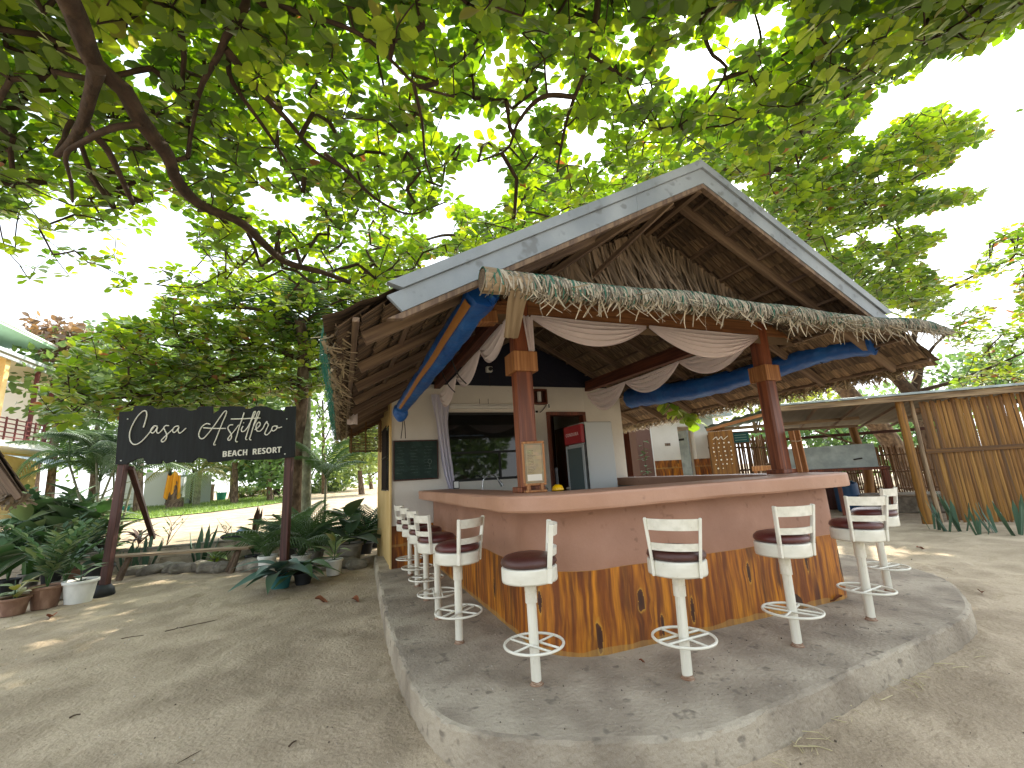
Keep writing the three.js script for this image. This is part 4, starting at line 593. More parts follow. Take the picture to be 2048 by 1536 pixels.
// ---------- leaf and plant shapes ----------
function leafShape(w, o = {}) { // base at origin, 1 long along +z
  const { k = 1.5, pw = 0.8, fold = 0.18, droop = 0.18, nv = 6, tip = 0, wave = 0 } = o;
  return surf(2, nv, (u, v) => { const pr = Math.pow(Math.max(0, Math.sin(Math.PI * Math.pow(Math.min(1, 0.03 + v * (1 - tip)), k))), pw) * w; return V((u - 0.5) * pr, Math.abs(u - 0.5) * pr * fold - droop * v * v + wave * Math.sin(v * 9 + u * 4), v); });
}
const LEAF = { obovate: [leafShape(0.64, { k: 1.9, pw: 0.7, droop: 0.1 }), leafShape(0.58, { k: 1.75, pw: 0.75, droop: 0.25, fold: 0.3 }), leafShape(0.68, { k: 2.1, pw: 0.65, droop: -0.05, fold: 0.1, wave: 0.015 })], lance: leafShape(0.2, { k: 0.9, pw: 0.9, droop: 0.35, fold: 0.35 }), broad: leafShape(0.5, { k: 0.8, pw: 0.8, droop: 0.4, fold: 0.25 }), hosta: leafShape(0.36, { k: 0.85, pw: 0.8, droop: 0.75, fold: 0.3, nv: 8 }), zz: leafShape(0.38, { k: 0.9, pw: 0.8, droop: 0.1, fold: 0.25, nv: 4 }), sword: surf(2, 8, (u, v) => { const w = 0.085 * (v < 0.75 ? 0.75 + 0.35 * v : (1 - v) / 0.25 * 1.01 + 0.0); return V((u - 0.5) * w, v, 0.03 * Math.sin(v * 2.4) + Math.abs(u - 0.5) * 0.03); }) };
function frondShape(n, ll, o = {}) { // feather frond, 1 long along +z, arching down
  const { droop = 0.5, lift = 0.15, hang = 0.5, w = 0.045, from = 0.14 } = o, parts = [], c = (t) => V(0, lift * Math.sin(t * 2) - droop * t * t, t * (1 - 0.12 * t)), pos = [], idx = [], uv = [];
  parts.push(tube([0, 0.25, 0.5, 0.75, 1].map(c), 0.012, 0.002, { n: 10, s: 4 }));
  for (const s of [-1, 1]) for (let i = 0; i < n; i++) {
    const t = from + (1 - from) * (i + 0.5 * (s > 0)) / n, p = c(Math.min(1, t)), q = c(Math.min(1, t + 0.02)), d = q.clone().sub(p); if (d.lengthSq() < 1e-8) d.set(0, -0.5, 0.5); d.normalize();
    const L = ll * Math.sin(Math.PI * (0.18 + 0.74 * t)) * (0.9 + 0.2 * hash2(i, s + 2, 3)), a = 0.75 + 0.35 * (1 - t), out = V(s * Math.sin(a), 0.1, 0).addScaledVector(d, Math.cos(a)).normalize(), k = pos.length / 3, ww = V(0, 0, 1).multiplyScalar(w * 0.5 * (0.7 + 0.6 * (1 - t)));
    for (const [f, g] of [[0, 0.5], [0.45, 1], [1, 0.06]]) { const m = p.clone().addScaledVector(out, L * f).add(V(0, -hang * L * f * f, 0)); pos.push(m.x - ww.x * g, m.y - 0.004, m.z - ww.z * g, m.x, m.y + 0.008 * g, m.z, m.x + ww.x * g, m.y - 0.004, m.z + ww.z * g); uv.push(0, f, 0.5, f, 1, f); }
    for (let j = 0; j < 2; j++) for (let e = 0; e < 2; e++) { const b = k + j * 3 + e; idx.push(b, b + 1, b + 3, b + 1, b + 4, b + 3); }
  }
  parts.push(buf(pos, idx, uv)); return merge(parts);
}
const FROND = [frondShape(17, 0.27, { droop: 0.45, w: 0.026 }), frondShape(17, 0.25, { droop: 0.75, lift: 0.3, w: 0.026 }), frondShape(16, 0.29, { droop: 0.25, lift: 0.1, hang: 0.35, w: 0.028 })];
const FRONDBIG = [frondShape(24, 0.25, { droop: 0.5, hang: 0.7, w: 0.018 }), frondShape(24, 0.23, { droop: 0.8, lift: 0.4, hang: 0.8, w: 0.018 })];
function aim(m, az, el, roll = 0) { m.quaternion.setFromEuler(new THREE.Euler(-el, az, roll, 'YXZ')); return m; }
function pot(t, kind, r, h) {
  const m = { white: M.potWhite, clay: M.potClay, dark: M.potDark, teal: M.potTeal, grey: M.potGrey }[kind];
  part('pot', lathe([[0, 0.002], [r * 0.72, 0], [r * 0.76, 0.01], [r * 0.95, h * 0.86], [r * 1.06, h * 0.87], [r * 1.06, h], [r * 0.96, h], [r * 0.93, h * 0.88]], 22), m, t, { white: 'white plastic pot', clay: 'worn clay pot', dark: 'black plastic pot', teal: 'teal pot', grey: 'grey cement pot' }[kind]);
  part('soil', new THREE.CircleGeometry(r * 0.93, 20).rotateX(-Math.PI / 2).translate(0, h * 0.9, 0), M.soil, t);
}
function fillPlant(t, type, y0, size, n, seed, m, m2) {
  const r = rng(seed);
  if (type === 'palm') for (let i = 0; i < n; i++) { const f = part('frond', FROND[i % 3], r() < 0.25 && m2 ? m2 : m, t), a = i / n * 6.3 + r() * 0.6; f.position.set(0.03 * Math.sin(a), y0, 0.03 * Math.cos(a)); aim(f, a, 0.5 + r() * 0.85, (r() - 0.5) * 0.5); f.scale.setScalar(size * (0.75 + r() * 0.45)); }
  if (type === 'snake') for (let i = 0; i < n; i++) { const f = part('leaf', LEAF.sword, m, t), a = r() * 6.3; f.position.set(Math.sin(a) * 0.06 * r() * 2, y0 - 0.01, Math.cos(a) * 0.06 * r() * 2); f.quaternion.setFromEuler(new THREE.Euler(0.1 + r() * 0.28, a, (r() - 0.5) * 0.2, 'YXZ')); f.scale.set(size * 1.2, size * (0.6 + r() * 0.5), size); }
  if (type === 'broad' || type === 'hosta' || type === 'lance') for (let i = 0; i < n; i++) { const f = part('leaf', LEAF[type], r() < 0.3 && m2 ? m2 : m, t), a = i * 2.4 + r() * 0.5, h = y0 + (type === 'hosta' ? 0.03 + 0.1 * r() : size * r() * 0.7); f.position.set(Math.sin(a) * 0.03, h, Math.cos(a) * 0.03); aim(f, a, type === 'hosta' ? 0.35 + r() * 0.5 : 0.15 + r() * 0.9, (r() - 0.5) * 0.6); f.scale.setScalar(size * (0.55 + r() * 0.5)); }
  if (type === 'broad' || type === 'lance') part('stem', tube([V(0, y0 - 0.03, 0), V(0.02, y0 + size * 0.4, 0.01), V(0, y0 + size * 0.75, 0.02)], 0.012, 0.006, { s: 6 }), M.plantDark, t);
  if (type === 'zz') for (let i = 0; i < n; i++) { // arching stems with paired leaflets
    const s = holder('stem', t), a = i * 2.4 + r(), L = size * (0.7 + r() * 0.5), e = 0.25 + r() * 0.5, c = (k) => V(Math.sin(a) * e * L * k * k, y0 + L * k * (1 - 0.12 * k), Math.cos(a) * e * L * k * k);
    part('stalk', tube([c(0), c(0.5), c(1)], 0.012, 0.004, { n: 6, s: 5 }), M.plant, s);
    for (let j = 0; j < 9; j++) for (const sd of [-1, 1]) { const k = 0.22 + j * 0.087, p = c(k), f = part('leaflet', LEAF.zz, r() < 0.3 ? (m2 || m) : m, s); f.position.copy(p); aim(f, a + sd * (1.15 - 0.3 * k), 0.45 + 0.3 * r(), 0); f.scale.setScalar(size * (0.24 + 0.06 * r()) * (1 - 0.3 * k)); }
  }
  if (type === 'twiggy') for (let i = 0; i < n; i++) { const a = r() * 6.3, L = size * (0.6 + r() * 0.6), p = [V(0, y0, 0), V(Math.sin(a) * L * 0.3, y0 + L * 0.5, Math.cos(a) * L * 0.3), V(Math.sin(a + 0.5) * L * 0.6, y0 + L * 0.9, Math.cos(a) * L * 0.5)]; part('stem', tube(p, 0.008, 0.003, { n: 6, s: 4 }), M.twig, t); for (let j = 0; j < 7; j++) { const f = part('leaf', LEAF.zz, m, t), q = p[1].clone().lerp(p[2], r()); f.position.copy(q); aim(f, r() * 6.3, r() - 0.2); f.scale.setScalar(0.09 * (0.7 + r() * 0.6)); } }
}
function pottedPlant(px, py, potKind, pr, ph, type, size, n, label, m = M.plant, m2, group, dz = 0) { const p = onGround(px, py); p.z += dz; p.y += dz ? 0 : 0; const t = thing('potted_plant', label, 'plant', group, p); pot(t, potKind, pr, ph); fillPlant(t, type, ph * 0.9, size, n, Math.round(px * 7 + py), m, m2); t.rotation.y = px; return t; }
function bedPlant(p, type, size, n, label, m, m2, seed, name = 'plant') { const t = thing(name, label, 'plant', null, p); fillPlant(t, type, 0, size, n, seed, m, m2); return t; }
// ---------- sign ----------
{
  const D = 7.55, bl = atDepth(228, 932, D), br = atDepth(588, 928, D); const dx = V(br.x - bl.x, 0, br.z - bl.z).normalize(), nrm = V(-dx.z, 0, dx.x); if (nrm.z < 0) nrm.negate();
  const SG = thing('resort_sign', 'dark wooden sign board with white script lettering on two posts', 'sign'), P = (x, y) => onPlane(230 + x / 5.535, 800 + y / 5.535, bl, nrm), loc = (p) => [p.clone().sub(bl).dot(dx), p.y];
  const out = [[50, 135], [120, 130], [195, 125], [215, 70], [300, 66], [400, 65], [430, 95], [470, 105], [560, 85], [700, 80], [760, 85], [800, 115], [850, 122], [900, 110], [930, 75], [1075, 70], [1078, 160], [1150, 112], [1170, 75], [1300, 70], [1420, 72], [1440, 100], [1500, 95], [1560, 70], [1680, 75], [1760, 110], [1850, 115], [1870, 138], [1890, 75], [1995, 70], [1990, 350], [1985, 630], [1850, 640], [1780, 655], [1500, 662], [1330, 655], [1150, 682], [1030, 690], [1010, 652], [910, 635], [868, 672], [850, 692], [680, 690], [675, 655], [640, 680], [560, 700], [520, 655], [505, 705], [350, 710], [310, 635], [240, 650], [150, 690], [130, 712], [5, 712], [28, 400]].map(([x, y]) => loc(P(x, y)));
  const sh = new THREE.Shape(out.map(([a, b]) => new THREE.Vector2(a, b))); let g = new THREE.ExtrudeGeometry(sh, { depth: 0.03, bevelEnabled: true, bevelThickness: 0.004, bevelSize: 0.004, bevelSegments: 1 }); g = uvBox(g);
  const basis = new THREE.Matrix4().makeBasis(dx, up0, nrm).setPosition(bl.x, 0, bl.z); g.translate(0, 0, -0.03).applyMatrix4(basis); part('board', g, M.signBoard, SG, 'charcoal board with a ragged cut outline');
  const strokes = [
    [[322, 305], [345, 235], [360, 160], [345, 120], [310, 130], [260, 180], [215, 250], [180, 330], [168, 400], [180, 460], [210, 490], [250, 490], [300, 460], [350, 410], [395, 355], [440, 300]],
    [[478, 292], [445, 288], [412, 318], [402, 352], [425, 367], [455, 340], [480, 298], [468, 345], [482, 370], [515, 348], [550, 305]],
    [[604, 286], [570, 285], [548, 305], [560, 340], [580, 380], [578, 415], [558, 452], [530, 465], [520, 448], [550, 415], [600, 368], [645, 325]],
    [[712, 288], [672, 296], [645, 335], [656, 362], [688, 343], [718, 296], [706, 342], [722, 368], [752, 350], [792, 312]],
    [[1060, 270], [1020, 262], [975, 290], [945, 340], [934, 390], [950, 425], [980, 428], [1030, 380], [1100, 290], [1170, 190], [1215, 130], [1240, 120], [1235, 160], [1200, 240], [1160, 340], [1125, 430], [1100, 490], [1104, 505], [1120, 490]],
    [[985, 308], [1060, 314], [1150, 316], [1232, 315]],
    [[1312, 274], [1275, 280], [1255, 310], [1275, 350], [1295, 390], [1290, 430], [1265, 448], [1254, 435], [1280, 395], [1330, 338], [1375, 275]],
    [[1435, 140], [1415, 205], [1385, 290], [1360, 380], [1340, 450], [1350, 466], [1364, 460]], [[1290, 212], [1400, 210], [1500, 205], [1615, 200]],
    [[1422, 290], [1405, 330], [1411, 351], [1437, 345], [1478, 298]], [[1427, 256], [1433, 252]],
    [[1478, 298], [1520, 220], [1555, 150], [1560, 124], [1545, 132], [1520, 200], [1490, 300], [1460, 400], [1450, 435], [1468, 440]],
    [[1540, 290], [1575, 215], [1602, 150], [1605, 124], [1588, 132], [1565, 200], [1535, 300], [1505, 400], [1494, 436], [1514, 444]],
    [[1552, 330], [1590, 305], [1614, 270], [1602, 246], [1580, 262], [1567, 305], [1578, 342], [1612, 345], [1652, 302]],
    [[1650, 300], [1672, 258], [1690, 236], [1690, 256], [1704, 272], [1680, 330], [1664, 374], [1684, 388], [1724, 352], [1745, 318]],
    [[1786, 286], [1752, 296], [1740, 330], [1758, 344], [1792, 322], [1802, 292], [1784, 288], [1812, 308], [1852, 298]],
  ];
  for (const s of strokes) { const pts = s.map(([x, y]) => P(x, y).addScaledVector(nrm, 0.012)); part('script_stroke', tube(pts, 0.0108, 0.01, { n: Math.max(3, s.length * 4), s: 6 }), M.signText, SG); }
  const font = await new FontLoader().loadAsync('fonts/droid/droid_sans_bold.typeface.json');
  const a = loc(P(1190, 632)), b = loc(P(1835, 605)); const tg = new TextGeometry('BEACH  RESORT', { font, size: 0.083, depth: 0.012, curveSegments: 3 }); tg.computeBoundingBox(); const sc = (b[0] - a[0]) / (tg.boundingBox.max.x - tg.boundingBox.min.x); tg.scale(sc, sc, 1); tg.rotateZ(0.035 - 0.0578 * 0.2); tg.translate(a[0], a[1], 0.006); tg.applyMatrix4(basis); part('lettering', tg, M.signText, SG, 'small white block capitals');
  for (const [x, y] of [[145, 212], [70, 672], [1905, 210], [1883, 598]]) part('bolt', new THREE.SphereGeometry(0.012, 8, 6).translate(...P(x, y).addScaledVector(nrm, 0.008).toArray()), M.white, SG);
  // posts behind the board and the long raking brace
  const postAt = (px, py) => { const p = onPlane(px, py, bl.clone().addScaledVector(nrm, -0.09), nrm); return p; };
  const L = postAt(206, 1186), R = postAt(566, 1166), topL = postAt(262, 850), topR = postAt(582, 850);
  part('post', beam(V(L.x, -0.15, L.z), V(topL.x - 0.02, topL.y, topL.z), 0.12, 0.1, { up: nrm, seed: 2 }), M.signPost, SG); part('post', beam(V(R.x, -0.15, R.z), V(topR.x, topR.y, topR.z), 0.12, 0.1, { up: nrm, seed: 4 }), M.signPost, SG); part('post_foot', lathe([[0, -0.05], [0.17, -0.03], [0.14, 0.1], [0.09, 0.16], [0, 0.17]], 9).translate(L.x, 0, L.z), M.potDark, SG);
  const bt = postAt(258, 935), bb = onZ(306, 1076, WALL_Z - 0.2); bb.y = Math.max(bb.y, 0.4); part('brace', beam(V(bt.x, bt.y, bt.z - 0.06), bb, 0.07, 0.09, { up: V(1, 0, 0), seed: 8 }), M.signPost, SG);
}
// ---------- bench, stones ----------
{
  const a = onGround(255, 1164), b = onGround(488, 1152); const t = thing('plank_bench', 'long grey plank bench on crooked branch legs before the block wall', 'bench'), h = 0.43, e0 = onY(222, 1113, h), e1 = onY(505, 1094, h);
  const d = e1.clone().sub(e0).normalize(); part('seat', beam(e0, e1, 0.3, 0.045), M.plank, t);
  for (const f of [0.13, 0.9]) { const c = e0.clone().lerp(e1, f); for (const s of [-1, 1]) part('leg', tube([V(c.x + s * 0.02, h - 0.03, c.z + s * 0.03), V(c.x - 0.06 + s * 0.04, h * 0.5, c.z + s * 0.08), V(c.x - 0.14 + s * 0.05, -0.03, c.z + s * 0.12)], 0.04, 0.05, { n: 8, s: 8, lump: 0.25, lf: 9 }), M.bark, t); }
  const r = rng(31); for (let i = 0; i < 22; i++) { const px = 262 + i * 21 + r() * 12, p = onGround(px, 1143 - (px - 262) * 0.03 + r() * 6), s = 0.09 + r() * 0.13, g = new THREE.IcosahedronGeometry(s, 2), q = g.attributes.position; for (let k = 0; k < q.count; k++) { const v = V().fromBufferAttribute(q, k), m = 0.7 + 0.6 * fbm(v.x * 7 + i * 5, v.y * 7 + v.z * 6, 2, 6); q.setXYZ(k, v.x * m * 1.25, v.y * m * 0.7, v.z * m); } g.computeVertexNormals(); g.translate(0, s * 0.3, 0); solo('stone', uvBox(g), M.stone, (s > 0.17 ? 'large' : s > 0.13 ? 'middling' : 'small') + ' rough grey stone ' + (px < 330 ? 'behind the bench end at the braced post' : px < 400 ? 'behind the middle of the plank bench' : px < 480 ? 'behind the bench end at the spidery pot' : px < 560 ? 'behind the tall white pot' : px < 640 ? 'behind the square shouldered white pot' : 'near the big grey jar'), 'stone', 'stones edging the planting bed', p); }
}
// ---------- potted and bedded plants ----------
{
  pottedPlant(156, 1206, 'white', 0.21, 0.34, 'broad', 0.3, 9, 'white pot with a low leafy plant at the foot of the sign post', M.plantDark, M.plant);
  pottedPlant(88, 1216, 'clay', 0.19, 0.32, 'zz', 0.95, 9, 'chipped clay pot holding tall arching stems beside the white pot', M.plant, M.plantPale);
  pottedPlant(24, 1230, 'clay', 0.17, 0.24, 'broad', 0.34, 10, 'small clay pot with a yellow variegated plant', M.plantPale, M.leafY);
  pottedPlant(124, 1196, 'grey', 0.15, 0.26, 'zz', 0.7, 6, 'grey cement pot wedged between clay pot and white pot', M.plant, M.plantDark);
  pottedPlant(192, 1178, 'dark', 0.22, 0.4, 'broad', 0.45, 10, 'large black pot behind the sign post with the brace', M.plantDark, M.plant);
  const back = [[10, 1190, 'zz', 1.0, 10], [55, 1176, 'snake', 0.95, 11], [100, 1172, 'broad', 0.8, 16], [150, 1164, 'zz', 1.0, 10], [-30, 1205, 'broad', 0.9, 14], [30, 1150, 'broad', 0.95, 16], [86, 1142, 'zz', 1.25, 12], [135, 1136, 'broad', 1.1, 18], [184, 1140, 'broad', 0.9, 14], [-10, 1160, 'palm', 0.9, 9], [110, 1120, 'lance', 1.1, 20], [60, 1112, 'snake', 1.1, 10], [165, 1114, 'lance', 1.2, 18], [210, 1128, 'lance', 0.7, 14]];
  const says = ['glossy arching leaflets at the outer edge of the planting', 'upright sword leaves among the planting by the sign', 'broad dark leaves behind the clay pot', 'arching leaflets behind the white pot', 'broad leaves beside the leaning thatch corner', 'broad leaves in the second row of the planting by the sign', 'tall arching leaflets in the second row', 'broad leaves below the palm clump', 'broad leaves hugging the sign post', 'feathery fronds at the yard edge', 'long narrow leaves at the palm clump foot', 'tall sword leaves before the lawn', 'long narrow leaves between palm canes and post', 'low narrow leaves beside the bench end'];
  back.forEach(([px, py, ty, s, n], i) => pottedPlant(px, py, ['dark', 'grey', 'dark', 'clay'][i % 4], 0.16, 0.26, ty, s, n, 'potted plant with ' + says[i], i % 3 ? M.plant : M.plantDark, i % 2 ? M.plantPale : M.plant));
  // right hand cluster
  pottedPlant(533, 1152, 'white', 0.16, 0.36, 'palm', 0.95, 14, 'tall white pot with a bushy young palm before the sign post at the potted palms', M.frond, M.plantPale);
  pottedPlant(602, 1138, 'white', 0.18, 0.27, 'palm', 1.1, 16, 'square shouldered white pot with dense feathery fronds', M.frond, M.plantDark);
  pottedPlant(667, 1150, 'white', 0.15, 0.27, 'lance', 0.5, 12, 'cream pot with narrow yellow green leaves', M.plantPale, M.leafY);
  pottedPlant(560, 1176, 'teal', 0.17, 0.2, 'hosta', 0.62, 22, 'teal pot hidden under long drooping blue green leaves', leafMat(new THREE.Color(0.05, 0.13, 0.09), 0.25), M.plantDark);
  pottedPlant(606, 1168, 'dark', 0.15, 0.18, 'hosta', 0.55, 16, 'black pot under broad drooping green leaves', M.plant, M.plantDark);
  pottedPlant(698, 1128, 'grey', 0.26, 0.4, 'broad', 0.95, 9, 'big grey jar holding large dark leaves', M.plantDark, M.plant);
  pottedPlant(632, 1126, 'grey', 0.16, 0.26, 'palm', 1.1, 14, 'grey pot with feathery fronds before the tree trunk', M.frond, M.plant);
  pottedPlant(576, 1122, 'dark', 0.17, 0.28, 'palm', 1.15, 14, 'black pot with feathery fronds before the tree trunk', M.frond, M.plantDark);
  pottedPlant(505, 1132, 'dark', 0.15, 0.22, 'lance', 0.55, 14, 'black pot with spidery leaves at the bench end', M.plantDark, M.plant);
  pottedPlant(728, 1108, 'dark', 0.2, 0.25, 'palm', 1.15, 16, 'black pot with dark fern fronds against the yellow wall', M.plantDark, M.frond);
  pottedPlant(757, 1100, 'dark', 0.18, 0.3, 'palm', 0.8, 10, 'black pot with fern fronds under the barred side window', M.plantDark, M.frond, null, -0.6);
  // on and behind the block wall
  const top = (px, py, dz = -0.35) => { const p = onZ(px, py, WALL_Z + dz); p.y = terr(p.x, p.z) + (dz < -0.2 ? 0 : 0); return p; };
  bedPlant(top(278, 1075), 'lance', 0.5, 22, 'dark bronze rosette plant behind the block wall beside the brace', leafMat(new THREE.Color(0.09, 0.05, 0.04), 0.2), M.plantDark, 5);
  bedPlant(top(335, 1072), 'twiggy', 0.75, 6, 'twiggy sapling behind the block wall', M.plant, M.plant, 6);
  bedPlant(top(405, 1070, 0.2).setY(0), 'snake', 0.85, 9, 'cluster of sword leaves before the block wall', M.snake, M.snake, 7); bedPlant(top(262, 1085, 0.22).setY(0), 'snake', 0.7, 9, 'cluster of sword leaves beside the sign post with the brace', M.snake, M.snake, 8); bedPlant(top(292, 1085, 0.25).setY(0), 'snake', 0.75, 8, 'cluster of sword leaves behind the bench near the brace', M.snake, M.snake, 9);
  bedPlant(top(432, 1080, 0.35).setY(0), 'broad', 0.4, 12, 'pale green leafy plant behind the bench', M.plantPale, M.leafB, 10); bedPlant(top(505, 1050, -0.3), 'snake', 0.8, 5, 'dry sword leaves before the big tree trunk', mat('#4f3a2c', 0.9), M.bark, 11); bedPlant(top(520, 1075, 0.15).setY(0), 'broad', 0.55, 14, 'leafy plant squeezed behind the white pots', M.plant, M.plantPale, 12); bedPlant(top(690, 1070, 0.3).setY(0), 'palm', 0.9, 11, 'spreading fern before the block wall', M.plantDark, M.frond, 13); bedPlant(top(590, 1070, -0.25), 'palm', 0.8, 10, 'fern behind the wall at the tree foot', M.frond, M.plantDark, 14); bedPlant(top(230, 1080, -0.4), 'broad', 0.6, 14, 'leafy plant behind the wall at the sign post', M.plant, M.plantPale, 15); bedPlant(top(460, 1072, -0.5), 'twiggy', 0.5, 5, 'small twiggy weed on the wall bed', M.plant, M.plant, 16);
  const bp = top(470, 1058, -0.28), bag = thing('tool_bag', 'dark bag with a pale blue cloth lying on the block wall bed', 'bag', null, bp.setY(terr(bp.x, bp.z) + 0.01)); const bgg = new THREE.SphereGeometry(0.2, 14, 10); bgg.scale(1.5, 0.45, 0.8); bgg.translate(0, 0.07, 0); part('bag_body', bgg, M.potDark, bag); const cl = new THREE.SphereGeometry(0.13, 12, 9); cl.scale(1.2, 0.6, 1); cl.translate(0.18, 0.16, 0); part('cloth', cl, mat('#8fa3c4', 0.9), bag); part('handle', tube([V(-0.5, 0.0, 0.1), V(-0.45, 0.18, 0.1), V(-0.25, 0.2, 0.08), V(-0.1, 0.12, 0.05)], 0.012, 0.012, { s: 6 }), M.iron, bag);
}
// ---------- palms ----------
function palm(label, base, stemTop, r0, r1, crown, size, n, el0, el1, seed, o = {}) {
  const t = thing(o.name || 'palm', label, 'palm', null, base), r = rng(seed), top = stemTop.clone().sub(base);
  part('stem', tube([V(0, -0.1, 0), top.clone().multiplyScalar(0.5).add(V(o.bend || 0, 0, 0)), top], r0, r1, { n: 14, s: 12 }), M.palmStem, t);
  let c = top; if (crown) { c = top.clone().add(V(0, crown, 0)); part('crownshaft', tube([top, top.clone().lerp(c, 0.4), c], r1 * 1.25, r1 * 0.55, { n: 8, s: 12 }), M.crownShaft, t); }
  for (let i = 0; i < n; i++) { const f = part('frond', (o.big ? FRONDBIG : FROND)[i % (o.big ? 2 : 3)], (r() < 0.2 && o.m2) || o.m || M.frond, t), a = (o.az ?? 0) + i * 2.4 + r() * 0.4; f.position.copy(c).y -= 0.02 * i * (crown ? 1 : 0.2); aim(f, a, lerp(el0, el1, r()), (r() - 0.5) * 0.4); f.scale.setScalar(size * (0.8 + r() * 0.35)); }
  return t;
}
{
  const b1 = onZ(612, 1062, -12.95); b1.y = 0.42; const s1 = onZ(615, 765, -12.95);
  palm('slender palm with a grey ringed stem and green crownshaft beside the sign', b1, s1, 0.13, 0.085, 0.9, 2.9, 11, 0.3, 1.3, 3, { big: true });
  const b2 = onZ(648, 1055, -12.8); b2.y = 0.42; palm('young palm with stiff fronds between the sign and the yellow wall', b2, onZ(652, 955, -12.8), 0.035, 0.025, 0, 1.5, 9, 0.25, 1.3, 4, { m: M.frond, m2: M.plantPale });
  // palm clump beside the sign: several thin canes
  const cb = onGround(195, 1120); for (let i = 0; i < 7; i++) { const r = rng(60 + i), b = cb.clone().add(V((r() - 0.5) * 0.9, 0, (r() - 0.5) * 0.6)), tp = b.clone().add(V((i - 3) * 0.22 + (r() - 0.5) * 0.2, 1.5 + r() * 0.9, (r() - 0.5) * 0.4)); palm(['upright', 'short', 'leaning', 'central', 'tall', 'thin', 'outer'][i] + ' cane of the feathery palm clump beside the sign', b, tp, 0.035, 0.022, 0, 1.35, 8, 0.1, 1.25, 80 + i, { name: 'palm_cane', big: true, m: M.frond, m2: M.plantDark, az: i }); }
}
